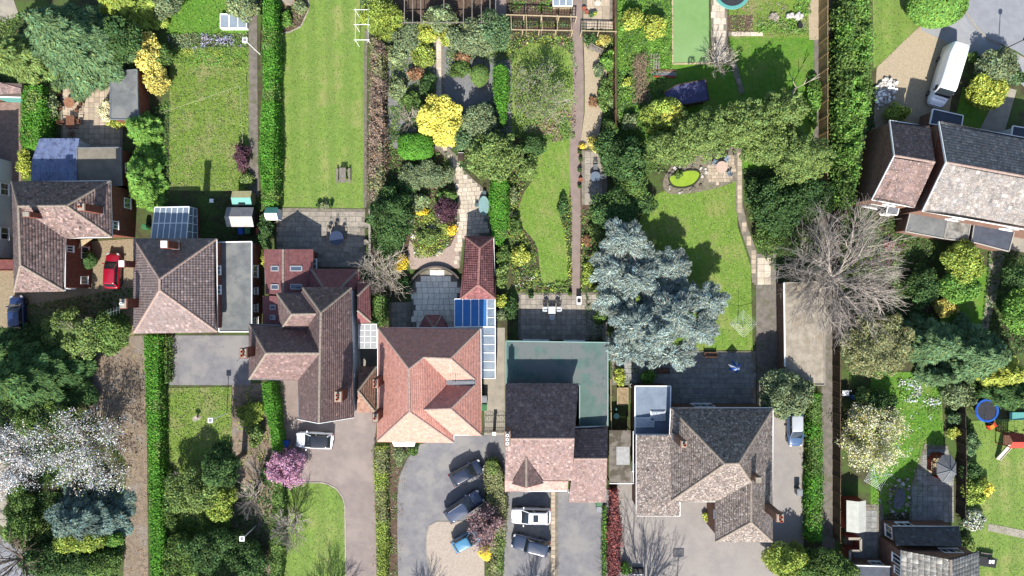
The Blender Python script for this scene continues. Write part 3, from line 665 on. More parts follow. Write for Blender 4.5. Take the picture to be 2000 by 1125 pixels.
def bare_tree(px, py, r, h, label, mat=None, cat="tree", name="bare_tree", limbs=9, depth=4, seed=None, base=None, r0=None, petals=None, leafs=None, up=0.5, ry=None, wig=0.3, twigr=0.016, kids=3):
    """leafless crown: forking limbs; base (px,py on ground) optional; petals/leafs: (material, per-tip count, size, spread)"""
    rg = nseed(); R = r / S * (H - h * 0.6) / H; asp = (ry or r) / r; tip = W(px, py, h * 0.6); bp = W(*base) if base else np.array([tip[0], tip[1], 0]); root = T(name, label, cat, bp); b = MB(); tips = []
    r0 = r0 or 0.03 * h + 0.04; fork = bp + (tip - bp) * 0.35; fork[2] = h * 0.22; b.tube(bp, fork, r0, r0 * 0.8, 8)
    def grow(p, d, L, rad, lev):
        q = p + d * L * 0.5 + rg.normal(0, 0.05 * L, 3); e = q + (d + rg.normal(0, wig * 0.35, 3)) * L * 0.5; n = 5 if lev < 2 else 3
        b.tube(p, q, rad, rad * 0.8, n, False); b.tube(q, e, rad * 0.8, rad * 0.6, n, False)
        if lev >= depth: tips.append((e, d)); return
        if lev >= depth - 1: tips.append((q, d))
        for i in range(kids if lev else kids + 1):
            nd = d + rg.normal(0, wig * (1.25 if i else 0.6), 3); nd[2] += 0.12 * up; nd /= np.linalg.norm(nd); grow(e if i < 2 else q, nd, L * rg.uniform(0.62, 0.85), max(rad * (0.55 if i else 0.66), twigr), lev + 1)
    tot = sum(0.74 ** i for i in range(depth + 1))
    for i in range(limbs):
        a = 2 * math.pi * (i + rg.uniform(-0.3, 0.3)) / limbs; hz = rg.uniform(0.6, 1.0) if i % 3 else 0.35; d = np.array([math.cos(a) * hz, math.sin(a) * hz * asp, up * rg.uniform(0.7, 1.4)]); d /= np.linalg.norm(d); L = R / tot / max(0.55, math.hypot(d[0], d[1])) * rg.uniform(0.9, 1.1)
        if i % 3 == 0: L = min(L, h * 0.75 / tot)
        grow(fork, d, L, r0 * 0.36, 0)
    b.build("branches", mat or bark_grey, root)
    for nm, spec in (("blossom", petals), ("crown", leafs)):
        if spec:
            m, cnt, sz, spr = spec; E = np.array([t[0] for t in tips]); E = np.repeat(E, cnt, 0) + rg.normal(0, spr, (len(E) * cnt, 3)); E[:, 2] = np.maximum(E[:, 2], 0.1)
            leaves(nm, E, np.tile((0, -0.3, 0.9), (len(E), 1)), m, root, sz, rg, 0.35, 1.15, var=0.16)
    return root

def spiky(px, py, r, h, leaf, label, cat="shrub", name="spiky_shrub", n=420, w=0.09):
    rg = nseed(); c = W(px, py, h * 0.5); R = r / S; root = T(name, label, cat, (c[0], c[1], 0)); a = rg.uniform(0, 6.28, n); el = rg.uniform(0.05, 1.35, n); L = R * rg.uniform(0.7, 1.15, n) / np.maximum(np.cos(el), 0.45)
    d = np.c_[np.cos(a) * np.cos(el), np.sin(a) * np.cos(el), np.sin(el) * h / R]; s = np.c_[-np.sin(a), np.cos(a), np.zeros(n)]; p0 = np.array([c[0], c[1], 0.1]) + d * 0.1; p1 = p0 + d * (L * 0.6)[:, None]; p2 = p0 + d * L[:, None] - np.c_[np.zeros((n, 2)), L * 0.18]
    V = np.stack([p0 - s * w * .5, p0 + s * w * .5, p1 + s * w * .6, p1 - s * w * .6, p2 + s * w * .12, p2 - s * w * .12], 1).reshape(-1, 3); V[:, 2] = np.maximum(V[:, 2], 0.04); i = np.arange(n)[:, None] * 6
    mesh_np("foliage", V, np.concatenate([i + [[0, 1, 2, 3]], i + [[3, 2, 4, 5]]]), LF[leaf], root, cols=np.repeat(tone(rg, n), 6, 0)); stems(root, c, c, (R * .3, R * .3, h * .4), rg, k=3)
    return root

def cover(pts, mix, dens=70, size=0.16, h=0.25, name="ground_cover", scale=1.2, smooth=False, label=None, cat=None, bare=0.0, z0=0.05, flat=0.55, elong=1.4):
    """low planting nobody could count; mix: [(leaf or petal material, share)]"""
    rg = nseed(); pts = smooth_poly(pts) if smooth else pts; P2 = np.array([W(x, y)[:2] for x, y in pts]); x0, y0 = P2.min(0); x1, y1 = P2.max(0); n = int(dens * (x1 - x0) * (y1 - y0)); q = np.c_[rg.uniform(x0, x1, n), rg.uniform(y0, y1, n)]; q = q[inside(q, P2)]
    nz = vnoise(q, scale, 2); s = vnoise(q, scale * 0.8, SEED[0] % 50 + 6) * 0.75 + rg.random(len(q)) * 0.25; kp = nz > bare; q, nz, s = q[kp], nz[kp], s[kp]; z = z0 + h * np.maximum(nz - bare, 0) ** 1.2 * rg.uniform(0.3, 1.3, len(q))
    P = np.c_[q, z]; order = np.argsort(np.argsort(s)) / max(1, len(s)); lo = 0.0; tot = sum(m[1] for m in mix); out = []
    for m, sh in mix:
        k = (order >= lo) & (order < lo + sh / tot); lo += sh / tot
        if k.sum() < 3: continue
        o = leaves(name, P[k], np.tile((0, 0, 1.0), (k.sum(), 1)), LF[m] if isinstance(m, str) else m, None, size, rg, flat, elong, col=0.75 + 0.5 * vnoise(P[k], 2.5, 4), tri=True); tag(o, label, cat, kind="stuff"); out.append(o)
    return out

# ---------------------------------------------------------------- fences
def fence(pts, h, label, mat=None, panel=1.8, name="fence", style='board', group=None, post=None):
    """pts: line of the fence top in photo px at height h"""
    mat = mat or wood_fence; V = [W(x, y, h)[:2] for x, y in pts]; root = T(name, label, "fence", (*((V[0] + V[-1]) / 2), 0), group); rng = random.Random(len(pts) + int(pts[0][0])); first = True
    for p, q in zip(V[:-1], V[1:]):
        L = np.linalg.norm(q - p); n = max(1, round(L / panel)); d = (q - p) / L; o = np.array([-d[1], d[0]])
        for i in range(n + 1):
            if i == 0 and not first: continue
            c = p + d * L * i / n; MB().box((*c, (h + 0.08) / 2), 0.11, 0.11, h + 0.08, math.atan2(d[1], d[0])).build("post", post or mat, root)
        first = False
        for i in range(n):
            a, e = p + d * (L * i / n + 0.06), p + d * (L * (i + 1) / n - 0.06); l = np.linalg.norm(e - a); b = MB()
            if style == 'board':
                k = max(2, int(l / 0.15)); hh = h - rng.uniform(0.0, 0.07)
                for j in range(k):
                    c = a + d * l * (j + 0.5) / k + o * (0.012 if j % 2 else -0.012); b.obox((*c, hh / 2 + 0.03), (*(d * l / k * 0.55), 0), (*(o * 0.011), 0), (0, 0, hh / 2 - 0.03 - rng.uniform(0, 0.015)))
                b.obox((*((a + e) / 2), hh + 0.015), (*(d * l / 2), 0), (*(o * 0.035), 0), (0, 0, 0.015))
            elif style == 'trellis':
                k = max(2, int(l / 0.3)); 
                for j in range(k + 1): c = a + d * l * j / k; b.obox((*c, h / 2 + 0.05), (*(d * 0.02), 0), (*(o * 0.012), 0), (0, 0, h / 2 - 0.05))
                for j in range(1, int(h / 0.3) + 1): b.obox((*((a + e) / 2 + o * 0.02), j * 0.3 - 0.1), (*(d * l / 2), 0), (*(o * 0.01), 0), (0, 0, 0.02))
            elif style == 'wire':
                for z in (0.3, 0.6, 0.9, h - 0.05): b.obox((*((a + e) / 2), z), (*(d * l / 2), 0), (*(o * 0.008), 0), (0, 0, 0.008))
            b.build("fence_panel", mat, root)
        if style == 'trellis': MB().obox((*((p + q) / 2), h + 0.03), (*(d * L / 2), 0), (*(o * 0.05), 0), (0, 0, 0.03)).build("top_rail", wood_pale, root)
    return root

def garden_wall(pts, h, w, mat, label, name="garden_wall"):
    V = [W(x, y, h)[:2] for x, y in pts]; b = MB(); c = MB()
    for p, q in zip(V[:-1], V[1:]): b.bar((*p, h / 2), (*q, h / 2), w, h); c.bar((*p, h + 0.025), (*q, h + 0.025), w + 0.06, 0.05)
    root = T(name, label, "wall", (*V[0], 0)); b.build("wall_body", mat, root); c.build("coping", concrete, root); return root

# ================================================================ GROUND
g = MB().poly([(-160, -110, 0), (160, -110, 0), (160, 110, 0), (-160, 110, 0)]).build("ground", ground_m); tag(g, kind="structure")
Z1, Z2, Z3, Z4 = 0.015, 0.035, 0.055, 0.075
# lawns
sheet("lawn", [(332, 92), (486, 92), (487, 372), (330, 372)], Z1, lawn_rough)
sheet("lawn", [(312, -20), (484, -20), (484, 66), (330, 66), (316, 40)], Z1, lawn_deep)
sheet("lawn", [(543, -20), (604, -20), (604, 20), (590, 50), (566, 64), (545, 66), (541, 404), (712, 407), (716, 0), (716, -20), (604, -20)], Z2, lawn_fine)
sheet("lawn", [(324, 758), (452, 756), (455, 940), (450, 1140), (322, 1140)], Z1, lawn_rough)
sheet("lawn", [(553, 945), (628, 943), (656, 955), (674, 985), (676, 1140), (550, 1140)], Z2, lawn_fine)
sheet("lawn", [(1002, 100), (1060, 86), (1105, 96), (1128, 130), (1128, 180), (1120, 262), (1000, 262)], Z1, lawn_fine, smooth=True)
sheet("lawn", [(1030, 255), (1112, 262), (1112, 380), (1092, 410), (1106, 470), (1108, 545), (1060, 552), (1048, 480), (1012, 430), (1022, 380), (1042, 340)], Z2, lawn_curve, smooth=True)
sheet("lawn", [(1252, 420), (1275, 382), (1300, 372), (1350, 375), (1420, 350), (1440, 350), (1440, 440), (1466, 520), (1470, 684), (1372, 684), (1250, 690), (1220, 540)], Z2, lawn_curve)
sheet("lawn", [(1425, 72), (1592, 72), (1592, 330), (1440, 330), (1300, 300), (1210, 300), (1206, -20), (1312, -20), (1314, 126), (1386, 126), (1430, 120)], Z1, lawn_deep)
sheet("artificial_lawn", [(1315, -20), (1384, -20), (1385, 122), (1316, 123)], Z2, turf_fake)
sheet("lawn", [(1704, -20), (1800, -20), (1795, 52), (1712, 132), (1706, 132)], Z1, lawn_fine)
sheet("lawn", [(1700, 725), (1838, 728), (1842, 870), (1800, 1000), (1700, 1004)], Z2, lawn_deep)
sheet("lawn", [(1895, 822), (2030, 815), (2030, 1140), (1890, 1140), (1885, 900)], Z2, lawn_fine)
sheet("lawn", [(1878, 530), (1932, 520), (1926, 600), (1905, 690), (1830, 690), (1840, 560)], Z2, lawn_deep)
sheet("lawn", [(1880, 170), (1960, 180), (1918, 260), (1860, 255)], Z1, lawn_deep)
sheet("lawn", [(140, 660), (20, 660), (20, 590), (200, 560), (262, 600)], Z1, lawn_deep)
# drives, roads and paths
sheet("driveway", [(140, 660), (285, 655), (290, 1140), (240, 1140), (246, 1040), (246, 900), (150, 760)], Z1, litter)
sheet("driveway", [(-30, 485), (262, 466), (262, 655), (28, 640), (-30, 640)], Z1 + 0.006, M("drive_gravel", C(176, 160, 132), C(150, 134, 108), 5.0, 0.95, 0.4, 20, speck=(C(110, 98, 80), 12, 0.6)))
sheet("road", [(-30, 1010), (15, 1060), (70, 1085), (112, 1110), (120, 1140), (-30, 1140)], Z1, road)
sheet("pavement", [(-30, 880), (16, 890), (20, 1040), (-30, 1000)], Z2, concrete)
sheet("driveway", [(330, 655), (490, 655), (490, 752), (330, 752)], Z2, tarmac)
sheet("track", [(454, 752), (512, 748), (545, 900), (545, 1140), (452, 1140)], Z1, litter)
sheet("driveway", [(590, 812), (690, 800), (738, 800), (732, 870), (736, 1140), (677, 1140), (675, 985), (657, 954), (628, 942), (560, 942), (556, 830)], Z3, tarmac_pink)
sheet("driveway", [(548, 742), (590, 742), (592, 860), (556, 870), (552, 800)], Z1, path_brown)
sheet("driveway", [(820, 868), (890, 850), (950, 850), (946, 1010), (946, 1140), (778, 1140), (774, 990), (780, 930), (796, 895)], Z2, tarmac, smooth=False)
sheet("gravel_bed", [(848, 1020), (946, 1018), (946, 1140), (846, 1140), (834, 1085), (832, 1045), (838, 1026)], Z3, gravel_pale)
sheet("driveway", [(988, 955), (1190, 955), (1192, 1140), (975, 1140)], Z2, tarmac)
sheet("driveway", [(1205, 920), (1400, 920), (1520, 790), (1568, 790), (1570, 1140), (1205, 1140)], Z2, block_paving)
sheet("path", [(486, -20), (502, -20), (504, 300), (506, 385), (486, 385)], Z2, path_grey)
sheet("path", [(1120, -20), (1138, -20), (1137, 65), (1140, 150), (1140, 220), (1132, 300), (1134, 420), (1132, 575), (1117, 575), (1116, 420), (1112, 300), (1120, 180), (1117, 80)], Z3, path_brown)
sheet("path", [(1590, -20), (1630, -20), (1630, 1140), (1605, 1140), (1604, 700), (1590, 500)], Z2, path_grey)
sheet("gravel_bed", [(1140, 82), (1165, 95), (1186, 140), (1180, 200), (1170, 265), (1145, 290), (1132, 290), (1142, 220), (1142, 150)], Z2, gravel_tan)
sheet("driveway", [(1850, 52), (1795, 52), (1712, 132), (1706, 240), (1690, 280), (1800, 260), (1850, 240), (1880, 60)], Z2, gravel_tan)
sheet("road", [(1870, -20), (2030, -20), (2030, 130), (1985, 100), (1930, 75), (1890, 45), (1880, 20)], Z2 + 0.006, road)
sheet("pavement", [(1800, -20), (1872, -20), (1884, 22), (1930, 77), (2030, 130), (2030, 200), (1970, 140), (1890, 100), (1800, 60)], Z2, M("pavement_asphalt", C(172, 174, 178), C(162, 164, 168), 1.0, 0.9, 0.15, 40))
kerb([(1872, -20), (1884, 22), (1905, 52), (1930, 77), (1965, 96), (2030, 130)], 0.14, 0.11, concrete)
sheet("path", [(1955, 168), (1985, 176), (1960, 262), (1912, 255)], Z3, concrete)
sheet("path", [(1930, 1022), (2030, 1042), (2030, 1058), (1928, 1036)], Z3 + 0.004, concrete)
sheet("path", [(1935, 470), (1965, 480), (1950, 560), (1935, 620), (1918, 690), (1906, 690), (1925, 590), (1928, 540)], Z3 + 0.004, concrete)
sheet("path", [(946, 640), (986, 640), (986, 870), (946, 870)], Z1, concrete)
sheet("driveway", [(945, 850), (990, 850), (990, 960), (950, 900)], Z1 + 0.006, tarmac)
sheet("path", [(-30, 200), (40, 200), (42, 350), (30, 485), (-30, 485)], Z1 + 0.003, brick_pave)
sheet("path", [(700, 680), (737, 680), (737, 716), (700, 716)], Z1, concrete)
sheet("path", [(1645, 350), (1690, 340), (1690, 400), (1780, 430), (1900, 470), (2030, 500), (2030, 440), (1700, 350), (1690, 250), (1660, 250)], Z1, concrete)
sheet("path", [(1655, 985), (1725, 985), (1730, 1140), (1640, 1140)], Z2, slab_bed)
sheet("path", [(-30, -20), (20, -20), (38, 30), (-30, 60)], Z2, concrete)
sheet("lawn", [(1424, -20), (1580, -20), (1582, 74), (1424, 74)], Z1 + 0.003, lawn_rough)
sheet("path", [(1578, -20), (1599, -20), (1599, 78), (1580, 78)], Z2, gravel_tan)
sheet("path", [(966, -20), (988, -20), (990, 70), (968, 70)], Z1 + 0.004, path_brown)
patio([(1139, -20), (1199, -20), (1199, 57), (1139, 57)], Z1, slab_warm, sx=0.9, sy=0.9, stagger=0.5, seed=31)
# soil beds
sheet("flower_bed", [(545, -20), (604, -20), (604, 20), (590, 50), (566, 64), (545, 66)], Z3, soil)
sheet("flower_bed", [(756, -20), (990, -20), (990, 52), (756, 52)], Z1, soil)
sheet("flower_bed", [(988, -20), (1118, -20), (1118, 75), (988, 75)], Z1, soil)
sheet("flower_bed", [(758, 60), (1000, 60), (1000, 290), (770, 290), (758, 300)], Z1 + 0.004, gravel_grey)
sheet("flower_bed", [(762, 866), (800, 866), (786, 900), (776, 960), (776, 1140), (762, 1140)], Z3, soil)
sheet("flower_bed", [(760, 290), (872, 290), (880, 380), (900, 460), (894, 500), (800, 500), (720, 500), (722, 400)], Z1 + 0.004, soil)
sheet("flower_bed", [(1000, 270), (1040, 270), (1014, 420), (1050, 490), (1058, 560), (1116, 560), (1112, 420), (1116, 300), (1130, 300), (1180, 560), (1012, 572), (988, 500), (990, 300)], Z1, soil)
sheet("flower_bed", [(1418, 30), (1470, 30), (1470, 66), (1418, 66)], Z2, soil)
sheet("flower_bed", [(1355, 290), (1440, 290), (1445, 330), (1440, 352), (1380, 372), (1305, 378), (1300, 340)], Z3, M("rockery_ground", C(150, 142, 124), C(120, 112, 96), 3.0, 0.95, 0.6, 10), smooth=True)
kerb([(626, 942), (640, 945), (657, 954), (668, 968), (674, 985), (676, 1140)], 0.16, 0.1, slab_grey)
kerb([(570, 942), (626, 942)], 0.16, 0.1, slab_grey)
kerb([(946, 1018), (852, 1019), (840, 1026), (833, 1045), (834, 1085), (846, 1140)], 0.12, 0.08, concrete)
kerb([(545, 66), (566, 63), (588, 52), (602, 22), (604, -20)], 0.14, 0.08, stone_m)
kerb([(1313, -20), (1314, 125), (1386, 124)], 0.18, 0.09, wood_pale)
kerb([(717, 0), (714, 120), (713, 405)], 0.35, 0.05, path_grey)

# paved areas, slab by slab
patio([(540, 406), (713, 408), (713, 522), (615, 522), (540, 500)], Z1, slab_grey, sx=0.75, sy=0.6, stagger=0.5, seed=3)
patio([(118, 163), (218, 168), (240, 240), (240, 292), (120, 292)], Z2, slab_warm, sx=0.62, sy=0.62, seed=4)
th = np.linspace(math.radians(195), math.radians(-15), 22); ARC = [(852 + 50 * math.cos(t), 574 - 50 * math.sin(t)) for t in th]
patio([(804, 640)] + ARC + [(900, 640)], Z2, slab_cream, sx=0.68, sy=0.68, stagger=0.4, seed=5)
patio([(760, 590), (803, 590), (803, 640), (760, 640)], Z2 + 0.004, slab_grey, sx=0.6, sy=0.6, seed=6)
patio([(851, 70), (864, 70), (868, 100), (868, 190), (847, 190), (847, 100)], Z3, slab_pale, name="path", sx=0.62, sy=0.9, seed=7)
patio([(846, 284), (868, 280), (894, 306), (905, 330), (922, 348), (950, 372), (956, 400), (958, 460), (905, 470), (898, 524), (884, 524), (892, 440), (893, 380), (884, 345), (880, 320), (862, 300)], Z3, slab_pale, name="path", sx=0.55, sy=0.5, stagger=0.5, seed=8, rz=0.06)
sheet("gravel_bed", [(800, 470), (840, 500), (880, 480), (894, 450), (897, 524), (802, 526), (796, 500)], Z3 + 0.006, gravel_pink)
patio([(1012, 571), (1185, 571), (1186, 664), (1012, 664)], Z2, slab_grey, sx=0.6, sy=0.6, seed=9)
patio([(1136, 294), (1186, 294), (1186, 400), (1136, 400)], Z2, slab_grey, sx=0.7, sy=0.7, seed=10)
patio([(1195, 686), (1476, 686), (1476, 796), (1310, 798), (1240, 752), (1195, 752)], Z3, slab_blue, sx=0.75, sy=0.6, stagger=0.3, seed=11)
patio([(1436, 290), (1450, 290), (1449, 330), (1450, 400), (1462, 450), (1478, 492), (1480, 552), (1468, 552), (1465, 505), (1448, 455), (1437, 410), (1435, 340)], Z3 + 0.004, slab_warm, name="path", sx=0.55, sy=0.55, seed=12)
patio([(1472, 495), (1516, 495), (1516, 556), (1472, 556)], Z3 + 0.008, slab_pale, sx=0.8, sy=0.8, seed=13)
sheet("path", [(1476, 556), (1530, 556), (1530, 790), (1478, 790)], Z2, path_grey)
patio([(1388, -20), (1420, -20), (1420, 70), (1425, 122), (1389, 122)], Z3, slab_pale, name="path", sx=0.6, sy=0.75, stagger=0.5, seed=14)
patio([(1422, 62), (1490, 62), (1490, 71), (1422, 71)], Z3 + 0.004, slab_pale, name="path", sx=0.75, sy=0.5, seed=15)
patio([(1426, 124), (1438, 124), (1454, 180), (1444, 184)], Z3 + 0.004, slab_grey, name="path", sx=0.5, sy=0.6, seed=16)
patio([(1805, 868), (1850, 870), (1862, 930), (1862, 1020), (1775, 1020), (1778, 950)], Z3 + 0.004, slab_blue, sx=0.62, sy=0.62, seed=17)
patio([(1400, 305), (1432, 300), (1437, 345), (1405, 362), (1380, 352), (1378, 325)], Z4 + 0.006, slab_warm, sx=0.4, sy=0.4, stagger=0.5, seed=18, smooth=True)
patio([(1073, 958), (1090, 958), (1091, 1140), (1072, 1140)], Z3, slab_warm, name="path", sx=0.5, sy=0.5, seed=19)
patio([(1660, 990), (1722, 990), (1722, 1010), (1720, 1100), (1665, 1100)], Z3 + 0.002, slab_blue, name="patio", sx=0.7, sy=0.7, seed=20)

# ================================================================ HOUSES
RT = lambda n, c1, c2, sp, sc=9, th=0.6: M("rooftile_" + n, C(*c1, 1.38), C(*c2, 1.38), 2.0, 0.9, 0.25, 14, attr=True, speck=(C(*sp, 1.35), sc, th), big=(C(*[v * 0.92 for v in c1], 1.3), 5.0, 0.5, 0.62))
rt_brown = RT("brown", (128, 108, 104), (104, 88, 86), (176, 162, 152), 7, 0.6)
rt_rose = RT("rose", (138, 122, 120), (120, 106, 104), (170, 158, 152), 8, 0.63)
rt_umber = RT("umber", (128, 106, 103), (108, 88, 86), (164, 150, 148), 8, 0.63)
rt_terra = RT("terracotta", (208, 152, 138), (196, 140, 126), (182, 126, 114), 3, 0.62)
rt_wine = RT("wine", (140, 92, 92), (120, 76, 78), (160, 120, 116), 8, 0.66)
rt_plum = RT("plum", (138, 116, 112), (118, 98, 96), (176, 164, 158), 7, 0.6)
rt_lichen = RT("lichen", (126, 114, 108), (104, 94, 90), (186, 178, 170), 6, 0.57)
rt_pale = RT("palegrey", (140, 134, 130), (120, 114, 112), (178, 172, 166), 7, 0.58)
rt_slate = RT("slate", (142, 140, 136), (112, 110, 108), (180, 178, 172), 6, 0.58)
rd_rose = M("ridge_rose", C(196, 172, 160), C(170, 146, 136), 5.0, 0.9, 0.3)

def base_of(*pts):
    P = np.mean([W(*p) for p in pts], 0); return (P[0], P[1], 0)

# --- brown L-shaped house, far left
hA = T("house", "brown L-shaped hipped roof house beside the red car", "house", base_of((120, 450, 5)))
e, r = 5.2, 7.85
roof(hA, dict(a=(23, 355, e), b=(215, 353, e), c=(218, 463, e), d=(127, 465, e), e=(126, 568, e), f=(28, 570, e), g=(36, 403, r), h=(130, 402, r), i=(40, 518, r)),
     ["abhg", "bch", "hcdg", "gdei", "efi", "fagi"], rt_brown, row=0.27, wid=0.26, ridges=["gh", "hb", "hc", "gi", "ie", "if", "ga"], pale=0.1, colv=0.22, seed=1, gut=["ab", "bc", "cd", "de", "ef", "fa"])
walls(hA, [(23, 355), (215, 353), (218, 463), (127, 465), (126, 568), (28, 570)], e, brick_red, wins=[(1, 0.8, 3.9, 0.9, 0.9), (1, 0.3, 1.5, 1.2, 1.2), (3, 0.25, 3.9, 0.7, 1.1), (3, 0.85, 1.4, 0.9, 1.2), (3, 0.3, 1.3, 1.4, 1.3), (2, 0.5, 3.9, 1.2, 1.1), (4, 0.5, 3.9, 1.8, 1.2), (4, 0.5, 1.4, 2.0, 1.3), (5, 0.3, 3.9, 1.2, 1.1), (0, 0.6, 3.9, 1.3, 1.1)])
chimney(hA, 158, 404, 9.0, 5.3, 0.75, 0.75, brick_red, pots=1); chimney(hA, 50, 418, 9.0, 6.4, 0.7, 0.55, brick_red, pots=0)
b = MB(); p = [W(163, 468, 2.8), W(180, 466, 2.9), W(152, 486, 2.6)]; b.add([p[0] - (0.3, 0, 0), p[1], p[2]] + [q - (0, 0, 0.12) for q in (p[0] - (0.3, 0, 0), p[1], p[2])], [(0, 1, 2), (5, 4, 3), (0, 3, 4, 1), (1, 4, 5, 2), (2, 5, 3, 0)]); b.build("porch_canopy", wood_pale, hA)

# rear lean-tos of that house
ln = T("lean_to", "blue corrugated plastic lean-to roof behind the L-shaped house", "lean-to", base_of((108, 312, 2.5)))
glazing(ln, [W(78, 271, 2.4), W(155, 271, 2.4), W(150, 317, 2.75), W(62, 317, 2.75)], 5, 1, poly_blue, poly_blue, t=0.05)
glazing(ln, [W(62, 318, 2.75), W(150, 318, 2.75), W(150, 357, 3.0), W(62, 357, 3.0)], 5, 1, poly_blue, poly_blue, t=0.05)
walls(ln, [(80, 272), (153, 272), (149, 356), (64, 356)], 2.45, white_wall, 0.1, top=-0.08)
fx = T("flat_extension", "flat dark felt roofed extension beside the blue lean-to", "extension", base_of((194, 325, 2.7)))
flat_roof(fx, [(151, 289), (236, 288), (238, 362), (150, 362)], 2.8, M("felt_khaki", C(150, 142, 128), C(132, 126, 114), 1.0, 0.9, 0.2, 30), brick_red, edge=lead, wins=[(1, 0.5, 1.3, 1.2, 1.1)])

# --- white house at the left edge
h0 = T("house", "white rendered house wall at the left edge of the photo", "house", base_of((-60, 410, 2)))
e0 = 5.0; L0 = [W(-150, 318)[:2], W(24, 316)[:2], W(25, 505)[:2], W(-150, 507)[:2]]
def px_at(p, z): k = (H - z) / H / S; return (p[0] / k + CX, CY - p[1] / k)
E0 = [px_at(np.array(p) + d, e0) for p, d in zip(L0, ((-.4, .4), (.4, .4), (.4, -.4), (-.4, -.4)))]
walls(h0, E0, e0, white_wall, 0.4, wins=[(1, 0.18, 3.6, 1.2, 1.1), (1, 0.65, 3.6, 1.2, 1.1), (1, 0.3, 1.3, 1.4, 1.2), (1, 0.75, 1.3, 1.4, 1.2), (0, 0.7, 3.6, 1.2, 1.1), (2, 0.3, 3.6, 1.2, 1.1)])
mL, mR = (np.array(L0[0]) + L0[3]) / 2, (np.array(L0[1]) + L0[2]) / 2
roof(h0, dict(a=(*E0[0], e0), b=(*E0[1], e0), c=(*E0[2], e0), d=(*E0[3], e0), m=(*px_at(mL + (3, 0), 8.5), 8.5), n=(*px_at(mR - (4, 0), 8.5), 8.5)), ["abnm", "bcn", "cdmn", "dam"], rt_brown, ridges=["mn", "nb", "nc"], gut=["bc", "ab"], seed=2)
h0l = T("porch", "small brick-red tiled porch roof against the white house", "porch", base_of((8, 515, 2)))
flat_roof(h0l, [(-60, 507), (30, 508), (30, 528), (-60, 528)], 2.6, M("felt_red", C(140, 84, 80), C(120, 72, 70), 2.0, 0.9, 0.2), brick_red, edge=brick_red)
ga = T("garage", "garage with brown ridged roof and teal door in the top left corner", "garage", base_of((10, 178, 2.5)))
roof(ga, dict(a=(-70, 158, 2.9), b=(42, 163, 2.9), c=(41, 190, 2.5), d=(-70, 187, 2.5)), ["abcd"], rt_brown, 'slab', row=0.55, wid=0.5, gut=["cd"], seed=3)
walls(ga, [(-70, 160), (40, 164), (40, 189), (-70, 186)], 2.45, brick_red, 0.12)
q = [W(-20, 187, 2.4)[:2], W(37, 189, 2.4)[:2]]; MB().obox((*((q[0] + q[1]) / 2 - (0, 0.02)), 1.1), (*((q[1] - q[0]) / 2 * 0.9), 0), (0, 0.03, 0), (0, 0, 1.08)).build("garage_door", plastic_teal, ga)
gb = T("garage", "flat grey felt roofed brick garage under the big blue-green conifer", "garage", base_of((242, 190, 2.5)))
flat_roof(gb, [(216, 140), (268, 136), (270, 234), (216, 233)], 2.6, felt, brick_red, edge=lead, inset=0.08)

# --- house with the grey-brown pyramid roof
hB = T("house", "grey-brown pyramid roof house next to the long flat-roofed annexe", "house", base_of((343, 558, 5)))
e, r = 5.2, 8.9
roof(hB, dict(a=(262, 467, e), b=(423, 467, e), c=(424, 648, e), d=(262, 650, e), e=(312, 545, r), f=(312, 567, r)), ["abe", "bcfe", "cdf", "daef"], rt_rose, 'roll', row=0.31, wid=0.28, ridges=["ef", "ea", "eb", "fc", "fd"], ridge_mat=rd_rose, seed=4, colv=0.1, gut=["ab", "bc", "cd", "da"])
walls(hB, [(262, 467), (423, 467), (424, 648), (262, 650)], e, brick_red, wins=[(1, 0.32, 4.2, 1.0, 1.1), (1, 0.55, 4.2, 1.0, 1.2), (1, 0.15, 1.3, 1.2, 1.2), (2, 0.25, 4.0, 2.0, 1.3, 2), (2, 0.75, 4.0, 2.0, 1.3, 2), (2, 0.25, 1.4, 2.2, 1.4, 2), (0, 0.3, 4.0, 1.4, 1.2), (0, 0.75, 4.0, 1.2, 1.2), (3, 0.5, 4.0, 0.8, 1.0)])
chimney(hB, 320, 477, 8.9, 6.0, 0.7, 0.75, brick_red, pots=0, cap=white_paint); chimney(hB, 240, 593, 8.4, 0.3, 0.7, 1.0, brick_red, pots=1, potm=white_paint)
chimney(hB, 237, 515, 7.6, 0.3, 0.6, 0.7, brick_red, pots=0, cap=white_paint)
an = T("annexe", "long flat grey felt roofed side annexe of the pyramid roof house", "annexe", base_of((464, 560, 3)))
flat_roof(an, [(428, 473), (492, 472), (492, 648), (428, 648)], 3.2, felt, brick_red, wins=[(1, 0.32, 1.9, 1.4, 1.3), (1, 0.55, 1.8, 0.8, 1.0), (1, 0.75, 1.8, 0.9, 1.0), (1, 0.9, 1.8, 0.9, 1.1), (2, 0.5, 1.3, 2.4, 1.9, 3)])

# conservatory
cv = T("conservatory", "white framed lean-to glass conservatory behind the pyramid roof house", "conservatory", base_of((345, 434, 2)))
p = [W(303, 405, 2.3), W(370, 404, 2.3), W(364, 468, 3.2), W(295, 468, 3.2)]
glazing(cv, p, 6, 2, white_paint, glass_clear, t=0.08); q = [W(392, 408, 0.05), W(392, 466, 0.05)]
x1 = p[1][0]; y0, y1 = p[3][1], p[0][1]
def upright(parent, a, b_, h0_, h1_, nx, frame, glass, base=0.5):
    a, b_ = np.array([*a[:2], 0.0]), np.array([*b_[:2], 0.0]); MB().bar(a + (0, 0, base / 2), b_ + (0, 0, base / 2), 0.12, base).build("dwarf_wall", brick_red, parent)
    return glazing(parent, [a + (0, 0, base), b_ + (0, 0, base), b_ + (0, 0, h1_), a + (0, 0, h0_)], nx, 2, frame, glass, t=0.08, lift=0.0, name="wall_frame")
